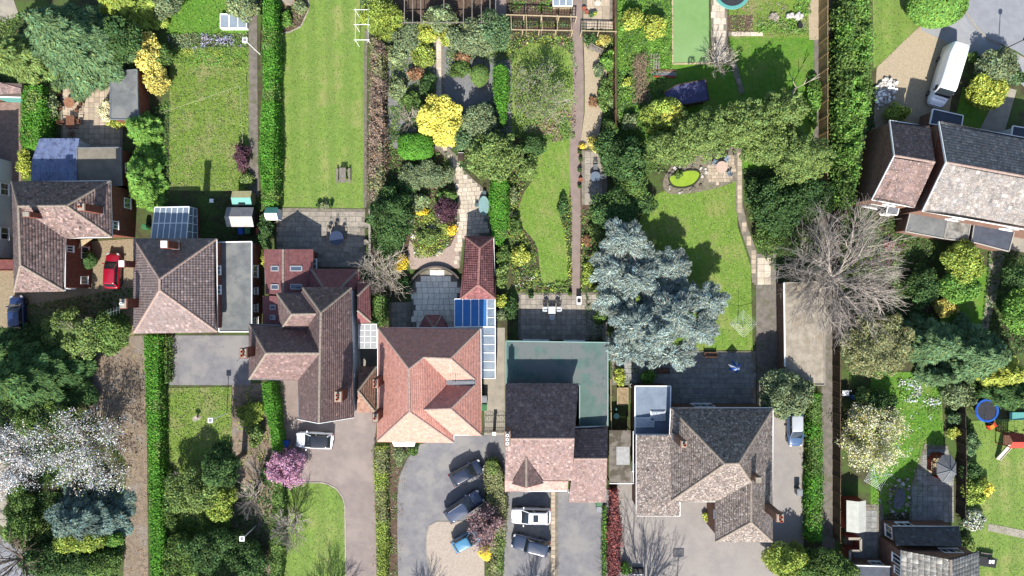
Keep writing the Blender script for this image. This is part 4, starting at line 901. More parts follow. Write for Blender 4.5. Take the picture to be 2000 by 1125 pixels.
upright(cv, p[0], p[1], 2.3, 2.3, 6, white_paint, glass_clear); upright(cv, p[1], p[2], 2.3, 3.2, 4, white_paint, glass_clear); upright(cv, p[0], p[3], 2.3, 3.2, 4, white_paint, glass_clear)
MB().poly([(*p[0][:2], 0.06), (*p[3][:2], 0.06), (*p[2][:2], 0.06), (*p[1][:2], 0.06)]).build("floor", M("dark_floor", C(70, 72, 78), None), cv)

# --- rambling house with many gables
hC = T("house", "large umber tiled house with two hipped west wings behind the white car", "house", base_of((600, 680, 5)))
e, r, ra = 5.2, 7.85, 6.9
roof(hC, dict(a=(592, 562, e), b=(686, 562, e), c=(690, 815, e), r=(627, 610, r), s=(625, 690, r), t=(623, 826, r), p=(541, 573, e), q=(589, 573, e), u=(549, 643, e), v=(598, 643, e), w=(570, 614, ra), x=(618, 613, ra),
     k=(487, 633, e), l=(548, 635, e), m=(487, 741, e), n=(583, 742, e), o=(583, 818, e), y=(520, 690, r)),
     ["abr", "bctsr", "arsvxq", "pqxw", "pwu", "wxvu", "klvsy", "kym", "ysnm", "ston"], rt_umber, row=0.24, wid=0.24, ridges=["ra", "rb", "rs", "st", "wp", "wu", "wx", "yk", "ym", "ys"], seed=5, pale=0.05, colv=0.12, gut=["bc", "pq", "kl", "mn", "no", "km", "pu", "ab"], gut_mat=lead)
walls(hC, [(592, 562), (686, 562), (690, 815), (583, 816), (583, 742), (487, 741), (487, 633), (547, 635), (542, 573), (590, 573)], e, white_wall, 0.3, wins=[(0, 0.5, 4.0, 1.4, 1.2), (1, 0.5, 4.0, 0.3, 0.8, 0), (1, 0.7, 4.0, 0.3, 0.8, 0), (2, 0.3, 4.0, 1.6, 1.3), (2, 0.75, 1.4, 1.8, 1.4), (2, 0.25, 1.4, 1.6, 1.4), (4, 0.5, 4.0, 2.2, 1.3, 2), (4, 0.5, 1.4, 2.4, 1.4, 2), (5, 0.5, 4.0, 1.2, 1.2)])
gable(hC, [(585, 817, e), (690, 814, e), (623, 825, r)], white_wall, (0, 0.3, 0))
b = MB(); [b.bar(W(*p_) - (0, 0, 0.05), W(*q_) - (0, 0, 0.05), 0.06, 0.22) for p_, q_ in (((583, 819, e), (623, 827, r)), ((623, 827, r), (690, 816, e)))]; b.build("bargeboard", white_paint, hC)
chimney(hC, 660, 775, 9.4, 6.2, 0.75, 1.1, brick_red, pots=2); chimney(hC, 475, 690, 8.6, 0.2, 0.7, 1.0, brick_red, pots=2)
# extension roofs
xa = T("extension", "red-brown tiled gabled extension with four roof windows", "extension", base_of((563, 530, 3)))
z0_, z1_ = 2.7, 4.2
roof(xa, dict(a=(516, 487, z0_), b=(553, 487, z1_), c=(611, 487, z0_), d=(611, 574, z0_), e=(553, 575, z1_), f=(519, 574, z0_)), ["abef", "bcde"], rt_wine, row=0.22, wid=0.24, ridges=["be"], seed=6, pale=0.0, colv=0.06, gut=["cd", "fa"], gut_mat=lead)
walls(xa, [(516, 487), (611, 487), (611, 574), (519, 574)], z0_, brick_red, 0.25, wins=[(0, 0.5, 1.2, 2.6, 1.9, 2), (1, 0.3, 1.3, 1.2, 1.2)])
gable(xa, [(517, 487, z0_), (610, 487, z0_), (553, 487, z1_)], brick_red, (0, -0.25, 0))
def on_slope(a, b_, c_, pts):      # px corners -> world points on the plane of three (px,py,z)
    A, B_, C_ = W(*a), W(*b_), W(*c_); n = np.cross(B_ - A, C_ - A); cam_p = np.array([0, 0, H]); out = []
    for x, y in pts: d = W(x, y, 0) - cam_p; t = (n @ (A - cam_p)) / (n @ d); out.append(cam_p + d * t)
    return out
for cx, cy in ((538, 524.5), (538, 560.5)): skylight(xa, on_slope((516, 487, z0_), (553, 487, z1_), (553, 575, z1_), [(cx - 7, cy - 4.5), (cx + 7, cy - 4.5), (cx + 7, cy + 4.5), (cx - 7, cy + 4.5)]))
for cx, cy in ((578, 524.5), (578, 560)): skylight(xa, on_slope((611, 487, z0_), (553, 487, z1_), (553, 575, z1_), [(cx - 11, cy - 4.5), (cx + 11, cy - 4.5), (cx + 11, cy + 4.5), (cx - 11, cy + 4.5)]))
xb = T("extension", "shaded dark red hipped single-storey roof between the extension and the bare tree", "extension", base_of((650, 545, 3)))
roof(xb, dict(a=(608, 526, 2.7), b=(701, 526, 2.7), c=(662, 566, 4.1), d=(634, 566, 4.1), e=(590, 590, 2.75), f=(700, 566, 2.7)), ["abcd", "ade", "bfc"], rt_wine, row=0.22, wid=0.24, ridges=["ad", "bc"], seed=7, pale=0, colv=0.06, gut=["ab"])
walls(xb, [(612, 527), (699, 527), (699, 566), (612, 566)], 2.7, brick_red, 0.25, wins=[(0, 0.4, 1.2, 2.2, 1.9, 2)])
xc = T("side_roof", "narrow red-brown hipped roof along the white house wall beside the clipped hedge", "extension", base_of((710, 595, 3)))
roof(xc, dict(a=(697, 545, 2.7), b=(723, 553, 2.7), c=(724, 629, 2.7), d=(697, 631, 2.7), e=(698, 578, 3.8), f=(698, 606, 3.8)), ["abe", "bcfe", "cdf"], rt_wine, row=0.22, wid=0.24, ridges=["be", "fc"], seed=8, pale=0, colv=0.06)
walls(xc, [(697, 552), (723, 556), (723, 629), (697, 629)], 2.7, brick_red, 0.2)
xd = T("lean_to", "low dark lean-to roof with two small roof windows below the west wing", "lean-to", base_of((527, 606, 3)))
roof(xd, dict(a=(514, 578, 2.7), b=(545, 578, 3.6), c=(545, 636, 3.6), d=(514, 636, 2.7)), ["abcd"], rt_wine, row=0.22, wid=0.24, seed=9, pale=0, colv=0.06)
walls(xd, [(514, 578), (545, 578), (545, 636), (514, 636)], 2.7, brick_red, 0.2)
for cy in (600, 620): skylight(xd, on_slope((514, 578, 2.7), (545, 578, 3.6), (545, 636, 3.6), [(529, cy - 4), (539, cy - 4), (539, cy + 4), (529, cy + 4)]))
xe = T("garage", "small brown hipped garage roof between the umber house and the terracotta house", "garage", base_of((715, 760, 3)))
roof(xe, dict(a=(701, 716, 2.6), b=(735, 716, 2.6), c=(732, 804, 2.6), d=(697, 805, 2.6), e=(699, 763, 4.1)), ["abe", "bce", "cde"], RT("chestnut", (150, 116, 100), (130, 98, 86), (160, 128, 110)), row=0.28, wid=0.26, ridges=["be", "ce"], seed=10, pale=0, gut=["ab", "cd"], gut_mat=lead)
walls(xe, [(701, 716), (735, 716), (732, 804), (697, 805)], 2.6, brick_brown, 0.2)
cp = T("carport", "pale translucent carport roof with white bars between two houses", "carport", base_of((717, 656, 2)))
glazing(cp, [W(701, 633, 2.5), W(736, 633, 2.6), W(736, 680, 2.6), W(700, 680, 2.5)], 3, 4, white_paint, M("carport_sheet", C(206, 208, 210), C(190, 194, 198), 1.0, 0.4, alpha=0.8), t=0.05)
[MB().bar((*W(x, y, 2.5)[:2], 0), (*W(x, y, 2.5)[:2], 2.5), 0.08).build("post", white_paint, cp) for x, y in ((702, 634), (735, 634), (735, 679), (702, 679))]

# --- terracotta house
hD = T("house", "terracotta pink hipped roof house with white bay window", "house", base_of((838, 750, 5)))
e, r, w1, vz = 5.2, 8.4, 7.6, 5.75
roof(hD, dict(a=(738, 640, e), b=(939, 641, e), c=(940, 850, e), d=(886, 850, e), e=(886, 864, e), f=(737, 862, e), g=(799, 720, r), h=(800, 804, r), i=(827, 698, w1), j=(880, 700, w1), k=(927, 741, vz), l=(872, 742, vz), m=(872, 752, vz), n=(927, 752, vz), o=(828, 800, w1), p=(880, 798, w1)),
     ["abjig", "bjknpc", "ijkl", "mnpo", "gilmodeh", "opcd", "agh" + "f", "hef"], rt_terra, row=0.21, wid=0.22, ridges=["ga", "gh", "gi", "ij", "jb", "jk", "he", "hf", "op", "pn", "pc"], ridge_mat=rd_rose, seed=11, pale=0.0, colv=0.07, ridge_r=0.09, gut=["ab", "bc", "cd", "de", "ef", "fa"])
P_ = [W(872, 742, vz), W(927, 741, vz), W(927, 752, vz), W(872, 752, vz)]; MB().poly([p_ + (0, 0, 0.03) for p_ in P_]).build("valley_gutter", lead, hD)
b = MB(); a_, c_ = W(884, 746, 5.9), W(930, 746, 5.9); b.tube(a_, c_, 0.03); [b.tube(a_ + (c_ - a_) * t - (0, 0, 0.15), a_ + (c_ - a_) * t + (0, 0, 1.2), 0.025) for t in (0.12,)]; [b.tube(a_ + (c_ - a_) * 0.12 + (-0.6, 0, 1.2 - 0.0) , a_ + (c_ - a_) * 0.12 + (0.6, 0, 1.2), 0.015)]; [b.tube(a_ + (c_ - a_) * 0.12 + (x_, -0.35, 1.2), a_ + (c_ - a_) * 0.12 + (x_, 0.35, 1.2), 0.012) for x_ in (-0.55, -0.3, -0.05, 0.2, 0.45)]; b.build("aerial", alu, hD)
walls(hD, [(738, 640), (939, 641), (940, 850), (886, 850), (886, 864), (737, 862)], e, white_wall, 0.3, wins=[(0, 0.3, 4.0, 1.4, 1.2), (0, 0.75, 4.0, 1.6, 1.2), (1, 0.6, 4.0, 0.9, 1.1), (2, 0.5, 4.0, 1.6, 1.3), (2, 0.5, 1.3, 2.0, 1.9), (4, 0.7, 4.0, 2.4, 1.3, 2), (5, 0.4, 4.0, 0.8, 1.1), (5, 0.7, 1.4, 0.8, 1.1)])
pb = [W(*q)[:2] for q in ((763, 858, 3.0), (813, 858, 3.0), (809, 872, 3.0), (770, 872, 3.0))]; MB().prism(pb, 2.9, 3.05).build("bay_roof", white_paint, hD); MB().prism(offset_poly(pb, 0.12), 0, 2.9).build("bay_window", white_wall, hD)
chimney(hD, 733, 816, 8.6, 0.2, 0.55, 0.9, brick_red, pots=1); chimney(hD, 733, 749, 8.6, 0.2, 0.55, 0.9, brick_red, pots=2)
gd = T("garden_room", "wine-red hexagonal tiled bay roof in the shade behind the terracotta house", "bay", base_of((848, 628, 2)))
roof(gd, dict(a=(818, 642, 2.6), b=(831, 616, 2.6), c=(862, 616, 2.6), d=(876, 642, 2.6), e=(848, 642, 4.0)), ["abe", "bce", "cde"], rt_wine, row=0.22, wid=0.22, ridges=["be", "ce"], ridge_r=0.07, seed=12, pale=0); walls(gd, [(818, 642), (831, 616), (862, 616), (876, 642)], 2.6, brick_red, 0.2)
# garage with clay tiles
gD = T("garage", "long wine-red clay tiled garage with hipped roof north of the blue glass roof", "garage", base_of((934, 520, 3)))
roof(gD, dict(a=(908, 462, 2.6), b=(964, 463, 2.6), c=(967, 583, 2.6), d=(900, 583, 2.6), e=(937, 484, 4.5), f=(934, 556, 4.5), g=(903, 506, 2.6), h=(902, 536, 2.6), i=(932, 537, 4.2)), ["abe", "bcfe", "cdf", "daef"], rt_wine, 'roll', row=0.3, wid=0.26, ridges=["ef", "ea", "eb", "fc", "fd"], ridge_mat=rt_wine and M("ridge_wine", C(176, 130, 122), C(150, 108, 102), 5.0, 0.9, 0.3), seed=13, pale=0.04, colv=0.15, gut=["bc", "ab"])
walls(gD, [(908, 462), (964, 463), (967, 583), (900, 583)], 2.6, brick_red, 0.2, wins=[(3, 0.5, 1.3, 1.2, 1.0)])
# blue glass conservatory roof
gl = T("conservatory", "blue tinted glass roof joining the garage to the terracotta house", "conservatory", base_of((920, 620, 2.5)))
glazing(gl, [W(888, 584, 2.5), W(951, 584, 2.5), W(951, 638, 3.1), W(888, 638, 3.1)], 4, 1, white_paint, glass_blue, t=0.08)
fr = MB(); A, B_, D_ = W(951, 584, 2.5), W(968, 584, 2.5), W(951, 638, 3.1)
glazing(gl, [W(951.5, 584, 2.5), W(967, 584, 2.5), W(967, 638, 2.5), W(951.5, 638, 3.1)], 1, 3, white_paint, glass_clear, t=0.08)
glazing(gl, [W(942, 639, 2.9), W(967, 639, 2.4), W(967, 739, 2.4), W(942, 739, 2.9)], 1, 6, white_paint, glass_clear, t=0.08)
upright(gl, W(888, 584, 2.5), W(888, 638, 3.1), 2.4, 3.0, 3, white_paint, glass_clear); upright(gl, W(967, 584, 2.5), W(967, 739, 2.4), 2.4, 2.35, 9, white_paint, glass_clear)

# --- house with teal flat roof
hE = T("house", "plum-brown roofed house with a teal flat roof and white car in front", "house", base_of((1055, 845, 5)))
e, r = 5.2, 8.3
roof(hE, dict(a=(988, 750, e), b=(1130, 750, e), c=(1122, 857, r), d=(988, 857, r), e=(1118, 937, e), f=(986, 937, e)), ["abcd", "dcef"], rt_plum, 'roll', row=0.3, wid=0.26, ridges=["dc"], ridge_mat=rd_rose, seed=14, pale=0.08, colv=0.14, gut=["ab", "ef"])
roof(hE, dict(g=(1028, 893, 7.0), h=(1028, 953, 7.0), i=(1000, 945, 5.3), j=(1062, 944, 5.3)), ["gih", "ghj"], rt_umber, row=0.22, wid=0.22, ridges=["gh"], seed=15, name="porch_roof")
gable(hE, [(1001, 944, 5.3), (1061, 943, 5.3), (1028, 952, 7.0)], white_wall, (0, 0.2, 0))
roof(hE, dict(a=(986, 938, 3.2), b=(1110, 938, 3.2), c=(1108, 959, 2.7), d=(986, 960, 2.7)), ["abcd"], RT("salmon", (186, 150, 140), (170, 134, 126), (190, 160, 150)), row=0.24, wid=0.24, seed=16, name="canopy_roof", pale=0, gut=["cd"])
walls(hE, [(988, 750), (1124, 750), (1118, 937), (987, 937)], e, brick_brown, 0.3, wins=[(0, 0.25, 4.2, 1.4, 1.1), (0, 0.7, 4.2, 1.4, 1.1), (2, 0.2, 4.0, 1.8, 1.3, 2), (2, 0.75, 1.3, 1.2, 2.0), (2, 0.3, 1.3, 2.2, 1.4, 2)])
gable(hE, [(988, 750, e), (988, 857, r), (987, 937, e)], brick_brown, (0.3, 0, 0)); gable(hE, [(1126, 750, e), (1121, 857, r), (1118, 937, e)], brick_brown, (-0.3, 0, 0))
chimney(hE, 991, 857, 10.2, 6.5, 0.55, 1.5, brick_brown, pots=3, potm=white_paint)
xE = T("side_wing", "lower plum tiled side wing right of the white car drive", "extension", base_of((1152, 900, 4)))
roof(xE, dict(a=(1121, 835, 3.9), b=(1187, 833, 3.9), c=(1186, 896, 5.6), d=(1121, 896, 5.6), e=(1183, 980, 3.0), f=(1110, 980, 3.0)), ["abcd", "dcef"], rt_plum, 'roll', row=0.3, wid=0.26, ridges=["dc"], ridge_mat=rd_rose, seed=17, pale=0.05, colv=0.1, gut=["ef", "ab"])
walls(xE, [(1121, 835), (1187, 833), (1181, 980), (1112, 980)], 3.0, brick_brown, 0.25, wins=[(2, 0.5, 1.15, 3.6, 2.1, 3)]); gable(xE, [(1186, 834, 3.9), (1185, 896, 5.6), (1182, 979, 3.0)], brick_brown, (-0.25, 0, 0))
fE = T("flat_extension", "L-shaped teal and grey flat roof north of the plum-brown house", "extension", base_of((1088, 720, 3)))
flat_roof(fE, [(988, 666), (1187, 669), (1187, 832), (1132, 832), (1132, 752), (988, 752)], 3.1, felt_teal, brick_brown, edge=M("teal_trim", C(150, 186, 178), None, rough=0.6), wins=[(0, 0.3, 1.2, 3.0, 2.0, 3), (0, 0.7, 1.2, 2.4, 2.0, 2)])

# --- lichen roof house
hF = T("house", "sprawling lichen-speckled hipped roof house with grey paved forecourt", "house", base_of((1390, 920, 5)))
e, r, r2 = 5.0, 8.8, 7.3
roof(hF, dict(a=(1310, 797, e), b=(1510, 797, e), c=(1508, 1058, e), d=(1398, 1058, e), e=(1398, 980, e), f=(1328, 980, e), j=(1308, 850, e), k=(1416, 906, r), l=(1442, 905, r), m=(1467, 942, r2), n=(1467, 1020, r2), o=(1312, 978, e + 0.05), g=(1328, 1008, 4.7), h=(1243, 1008, 4.6), i=(1243, 850, 4.6)),
     ["ablk", "bcnml", "klmefo", "mnde", "ncd", "akoj", "jofghi"], rt_lichen, row=0.25, wid=0.25, ridges=["ka", "lb", "kl", "ko", "lm", "mn", "nc", "nd"], seed=18, pale=0.12, colv=0.2, gut=["ab", "bc", "cd", "de", "ef", "fg", "gh", "hi", "ij", "ja"])
walls(hF, [(1310, 797), (1510, 797), (1508, 1058), (1398, 1058), (1398, 980), (1328, 980), (1328, 1008), (1243, 1008), (1243, 850), (1308, 850)], 4.7, brick_brown, 0.35, wins=[(0, 0.25, 4.0, 1.6, 1.1), (0, 0.6, 4.0, 1.6, 1.1), (0, 0.85, 4.0, 0.8, 1.0), (0, 0.4, 1.2, 2.4, 1.9, 2), (2, 0.5, 3.8, 2.2, 1.2, 2), (2, 0.5, 1.4, 2.6, 1.4, 2), (6, 0.5, 1.3, 2.4, 1.3, 2), (3, 0.5, 3.8, 1.0, 1.1), (7, 0.5, 1.5, 1.2, 1.1)])
chimney(hF, 1336, 868, 9.0, 5.0, 0.6, 0.7, brick_brown, pots=1); chimney(hF, 1482, 938, 8.8, 6.0, 0.6, 0.6, brick_brown, pots=0, cap=concrete); chimney(hF, 1524, 1012, 9.2, 0.1, 0.7, 0.8, brick_brown, pots=2)
fF = T("flat_extension", "small flat grey roof with two white roof lights beside the lichen roof house", "extension", base_of((1275, 800, 3)))
flat_roof(fF, [(1240, 754), (1310, 754), (1308, 848), (1240, 848)], 3.0, M("felt_blue_grey", C(140, 154, 172), C(126, 140, 158), 0.9, 0.8, 0.1, 30), brick_brown)
for cx, cy, w_, h_ in ((1285, 812, 28, 18), (1259, 825, 36, 18)):
    c = W(cx, cy, 3.1); k = 1 / S; fr = MB().box((c[0], c[1], 3.06), w_ * k, h_ * k, 0.14).build("rooflight", white_paint, fF); MB().box((c[0], c[1], 3.16), w_ * k - 0.16, h_ * k - 0.16, 0.07).build("rooflight_sheet", M("rooflight_plastic", C(214, 222, 230), C(170, 178, 190), 6.0, 0.3), fr)
cF = T("carport", "weathered corrugated carport roof beside the crimson hedge", "carport", base_of((1217, 890, 2)))
Z = 2.5
for x0_, x1_, y0_, y1_ in ((1190, 1204, 840, 872), (1204, 1218, 840, 872), (1218, 1232, 840, 872), (1190, 1204, 872, 908), (1204, 1230, 872, 908), (1190, 1210, 908, 942), (1210, 1232, 908, 942)):
    A, B_ = W(x0_, y1_, Z), W(x1_, y0_, Z); b = MB(); n = max(3, int((B_[0] - A[0]) / 0.15))
    for i in range(n): xa_ = A[0] + (B_[0] - A[0]) * i / n; xb_ = A[0] + (B_[0] - A[0]) * (i + 1) / n - 0.004; xm = (xa_ + xb_) / 2; b.add([(xa_, A[1], Z), (xm, A[1], Z + 0.05), (xb_, A[1], Z), (xa_, B_[1] - 0.02, Z), (xm, B_[1] - 0.02, Z + 0.05), (xb_, B_[1] - 0.02, Z)], [(0, 1, 4, 3), (1, 2, 5, 4)])
    b.build("roof_sheet", M("clear_sheet", C(206, 206, 206), C(184, 184, 186), 3.0, 0.5) if (x0_, y0_) == (1204, 872) else corrug, cF)
[MB().bar((*W(x, y, Z)[:2], 0), (*W(x, y, Z)[:2], Z - 0.02), 0.1).build("post", wood_dark, cF) for x, y in ((1191, 841), (1231, 841), (1191, 941), (1231, 941))]; b = MB(); b.bar(W(1190, 944, Z - 0.1), W(1242, 944, Z - 0.1), 0.08, 0.2); b.bar(W(1237, 842, Z - 0.1), W(1237, 943, Z - 0.1), 0.12, 0.1); b.build("fascia", white_paint, cF)

# --- long garage at the right boundary
gF = T("garage", "long flat pale gravel roofed garage beneath the large bare tree", "garage", base_of((1572, 650, 2.5)))
flat_roof(gF, [(1533, 552), (1610, 552), (1610, 752), (1535, 752)], 2.6, felt_pale, brick_brown, edge=concrete, inset=0.1, kerb_h=0.1)
b = MB(); b.bar(W(1533, 552, 2.6) - (0.12, 0, 0), W(1535, 716, 2.6) - (0.12, 0, 0), 0.14, 0.14); b.build("gutter", white_paint, gF)

# --- semi-detached houses top right
hG = T("house", "lower of two stepped brown roofs beside the white van", "house", base_of((1765, 320, 5)))
e, r = 4.9, 7.2
roof(hG, dict(a=(1738, 235, e), b=(1816, 247, e), c=(1826, 317, r), d=(1747, 304, r), e=(1786, 405, e), f=(1703, 390, e)), ["abcd", "dcef"], rt_brown, 'roll', row=0.38, wid=0.33, ridges=["dc"], ridge_mat=rd_rose, seed=19, pale=0.08, colv=0.12, gut=["ab", "ef"])
walls(hG, [(1738, 235), (1816, 247), (1786, 405), (1703, 390)], e, brick_brown, 0.15, wins=[(0, 0.5, 3.8, 1.4, 1.1), (2, 0.4, 3.8, 1.4, 1.1), (2, 0.5, 1.2, 2.0, 1.9)]); gable(hG, [(1739, 236, e), (1748, 304, r), (1704, 389, e)], brick_brown, (0.15, 0, 0))
b = MB(); b.bar(W(1738, 235, e) - (0.04, 0, 0.02), W(1747, 304, r) - (0.04, 0, 0.02), 0.07, 0.2); b.bar(W(1747, 304, r) - (0.04, 0, 0.02), W(1703, 390, e) - (0.04, 0, 0.02), 0.07, 0.2); b.build("bargeboard", white_paint, hG)
hH = T("house", "higher pale grey tiled semi-detached house cut by the right edge", "house", base_of((1930, 340, 5)))
e, r = 5.7, 8.0
roof(hH, dict(a=(1834, 238, e), b=(2080, 283, e), c=(2080, 359, r), d=(1848, 317, r), e=(2080, 462, e), f=(1802, 412, e)), ["abcd", "dcef"], rt_pale, 'roll', row=0.38, wid=0.33, ridges=["dc"], ridge_mat=rd_rose, seed=20, pale=0.08, colv=0.13, gut=["ab", "ef"])
walls(hH, [(1834, 238), (2080, 283), (2080, 462), (1802, 412)], e, brick_brown, 0.15, wins=[(0, 0.2, 3.9, 1.4, 1.1), (0, 0.5, 3.9, 1.4, 1.1), (2, 0.3, 3.9, 1.4, 1.1), (2, 0.7, 3.9, 1.4, 1.1)]); gable(hH, [(1835, 239, e), (1849, 317, r), (1803, 411, e)], brick_red, (0.15, 0, 0))
b = MB(); b.bar(W(1834, 238, e) - (0.04, 0, 0.02), W(1848, 317, r) - (0.04, 0, 0.02), 0.07, 0.22); b.bar(W(1848, 317, r) - (0.04, 0, 0.02), W(1802, 412, e) - (0.04, 0, 0.02), 0.07, 0.22); b.build("bargeboard", white_paint, hH)
for nm, lb, pts, mt in (("flat_extension", "grey felt roofed rear extension under the lower stepped roof", [(1778, 412), (1851, 425), (1843, 466), (1768, 452)], felt), ("lean_to", "streaked translucent lean-to roof between two grey flat roofs", [(1852, 425), (1896, 432), (1889, 472), (1844, 466)], M("old_polycarbonate", C(176, 174, 168), C(140, 138, 132), 2.0, 0.5, big=(C(110, 106, 100), 0.8, 0.5, 0.7))), ("flat_extension", "dark grey flat roofed rear extension nearest the right edge", [(1903, 432), (1982, 447), (1970, 491), (1897, 472)], felt_dark)):
    o = T(nm, lb, "extension", base_of(*[(x, y, 2.6) for x, y in pts])); flat_roof(o, pts, 2.6, mt, brick_brown, edge=M("fascia_grey", C(196, 192, 184), None, rough=0.6))
o = T("porch", "dark blue flat porch canopy in front of the white van", "porch", base_of((1848, 230, 2.5))); flat_roof(o, [(1822, 213), (1881, 226), (1877, 249), (1816, 242)], 2.6, felt_dark, brick_brown)
o = T("porch", "dark blue porch canopy at the right edge by the pale path", "porch", base_of((1990, 255, 2.5))); flat_roof(o, [(1978, 246), (2040, 256), (2036, 280), (1974, 272)], 2.6, felt_dark, white_wall)
o = T("bay_window", "white framed bay window at the foot of the lower stepped roof", "window", base_of((1746, 412, 2))); flat_roof(o, [(1735, 400), (1756, 404), (1752, 420), (1730, 418)], 2.3, lead, brick_brown, wins=[(3, 0.5, 1.5, 0.8, 1.1), (2, 0.5, 1.5, 1.0, 1.1)])

# --- house bottom right
hI = T("house", "slate grey gabled house with a dark rear roof at the bottom right", "house", base_of((1835, 1110, 5)))
e, r = 5.0, 7.6
roof(hI, dict(a=(1761, 1075, e), r=(1857, 1093, r), b=(1911, 1077, e), c=(1911, 1230, e), s=(1857, 1240, r), d=(1761, 1228, e)), ["arsd", "rbcs"], rt_slate, 'slab', row=0.55, wid=0.5, ridges=["rs"], seed=21, pale=0.1, colv=0.12, gut=["ad", "bc"])
walls(hI, [(1761, 1076), (1911, 1078), (1911, 1228), (1761, 1228)], e, brick_brown, 0.25, wins=[(0, 0.72, 4.2, 2.2, 1.1, 2), (3, 0.85, 3.7, 1.0, 1.6), (3, 0.7, 3.9, 0.8, 1.1)]); gable(hI, [(1763, 1076, e), (1910, 1078, e), (1857, 1093, r)], brick_brown, (0, -0.25, 0))
xI = T("rear_extension", "dark slate rear roof with brick wall and white window above a grey patio", "extension", base_of((1810, 1045, 3)))
roof(xI, dict(a=(1744, 1028, 2.7), b=(1873, 1029, 2.7), c=(1879, 1068, 4.5), d=(1750, 1066, 4.5)), ["abcd"], M("rooftile_ink", C(96, 98, 108), C(82, 84, 94), 2.0, 0.8, 0.2, 14, attr=True, speck=(C(150, 150, 152), 7, 0.66)), 'plain', row=0.3, wid=0.3, seed=22, pale=0.05, gut=["ab"])
walls(xI, [(1744, 1028), (1873, 1029), (1873, 1066), (1746, 1064)], 2.7, brick_brown, 0.2, wins=[(0, 0.25, 1.6, 1.6, 1.2), (3, 0.5, 1.5, 1.4, 1.3)])
cI = T("canopy", "white edged flat canopy at the bottom right beside the dark green trees", "canopy", base_of((1712, 1115, 2.5))); flat_roof(cI, [(1668, 1104), (1758, 1107), (1757, 1150), (1668, 1150)], 2.6, felt_dark, brick_brown, wins=[(0, 0.6, 1.5, 1.4, 0.9)])
garden_wall([(1657, 1052), (1681, 1052), (1681, 1076), (1660, 1076), (1660, 1108)], 1.6, 0.22, brick_red, "low red brick yard wall left of the dark slate roof")

# ================================================================ HEDGES
hedge([(38, 165), (85, 163), (84, 225), (80, 284), (38, 284)], 2.4, "lawnhedge", "clipped green hedge block beside the brick path, far left", leaf2="olive", share=0.74, size=0.15, dens=130, lump=0.2)
hedge([(277, 652), (312, 652), (314, 800), (316, 960), (318, 1140), (291, 1140), (287, 900), (279, 720)], 1.8, "lawnhedge", "long straight green hedge along the leaf-strewn drive", leaf2="olive", share=0.74, size=0.16, dens=120, lump=0.25)
hedge([(511, -15), (538, -15), (540, 110), (539, 250), (538, 392), (526, 402), (508, 398), (505, 270), (511, 140)], 2.6, "lawnhedge", "tall clipped green hedge left of the striped lawn", leaf2="olive", share=0.74, size=0.15, dens=125, lump=0.35)
hedge([(507, 746), (530, 744), (541, 800), (553, 872), (548, 897), (531, 895), (521, 830)], 2.0, "lawnhedge", "slanting bright green hedge below the umber house", size=0.14, dens=150, lump=0.2)
hedge([(729, 868), (755, 868), (757, 1000), (758, 1140), (734, 1140), (731, 1000)], 1.2, "citrus", "green and brown hedge between the pink drive and the grey drive", leaf2="dry", share=0.5, size=0.15, dens=130, lump=0.35)
hedge([(960, 349), (992, 347), (993, 410), (992, 462), (976, 481), (958, 474), (957, 410)], 2.2, "lawnhedge", "rounded clipped hedge beside the teal oval table", leaf2="olive", share=0.74, size=0.14, dens=140, lump=0.25)
hedge([(964, 129), (978, 122), (992, 130), (993, 185), (988, 240), (978, 243), (973, 210), (964, 170)], 2.3, "lawnhedge", "tapering lime green hedge above the large grey-green bush", size=0.14, dens=140, lump=0.25)
hedge([(723, 74), (736, 70), (748, 86), (751, 230), (749, 398), (722, 398), (717, 300), (721, 150)], 1.9, "brown", "brown leafless beech hedge on the right of the striped lawn", leaf2="dry", share=0.6, size=0.15, dens=110, lump=0.9, rough=0.2, nsc=1.6)
hedge([(946, 899), (972, 896), (986, 940), (992, 1000), (988, 1060), (978, 1140), (958, 1140), (950, 1010)], 1.6, "dry", "mixed olive and brown hedge dividing two car drives", leaf2="olive", share=0.5, size=0.16, dens=120, lump=0.5)
hedge([(1191, 954), (1209, 954), (1213, 1050), (1212, 1140), (1186, 1140), (1190, 1040)], 1.5, "crimson", "crimson-leaved hedge along the grey forecourt", size=0.18, dens=110, lump=0.5, rough=0.16)
hedge([(1583, 765), (1606, 765), (1610, 900), (1608, 1060), (1578, 1060), (1582, 900)], 1.7, "mid", "dark green hedge between the side drive and the alley", leaf2="lawnhedge", share=0.5, size=0.16, dens=110, lump=0.4)
hedge([(1648, -15), (1694, -15), (1702, 60), (1696, 130), (1700, 190), (1690, 235), (1680, 290), (1672, 400), (1640, 396), (1645, 200)], 3.2, "mid", "tall feathery conifer hedge right of the alley", leaf2="bright", share=0.5, size=0.22, dens=120, lump=1.3, rough=0.3, flat=0.35, nsc=1.1)
hedge([(1176, 986), (1187, 986), (1187, 1060), (1186, 1140), (1175, 1140)], 0.8, "bright", "low green planting strip beside the crimson hedge", size=0.14, dens=120, lump=0.4)
hedge([(728, 577), (750, 575), (749, 636), (728, 634)], 2.2, "mid", "short clipped hedge between the side roof and the round patio", size=0.15, dens=130, lump=0.3)
hedge([(533, 908), (556, 905), (556, 1000), (552, 1140), (524, 1140), (528, 1000)], 1.4, "mid", "shaded hedge left of the curved front lawn", size=0.16, dens=100, lump=0.5)
hedge([(318, 655), (330, 655), (332, 750), (320, 752)], 1.0, "mid", "loose leafy border against the tarmac turning area", size=0.16, dens=100, lump=0.6, rough=0.2)
hedge([(1640, 240), (1668, 250), (1662, 395), (1640, 395)], 2.2, "bright", "lower ragged end of the conifer hedge by the stepped roofs", size=0.2, dens=100, lump=0.9, rough=0.25, flat=0.4)

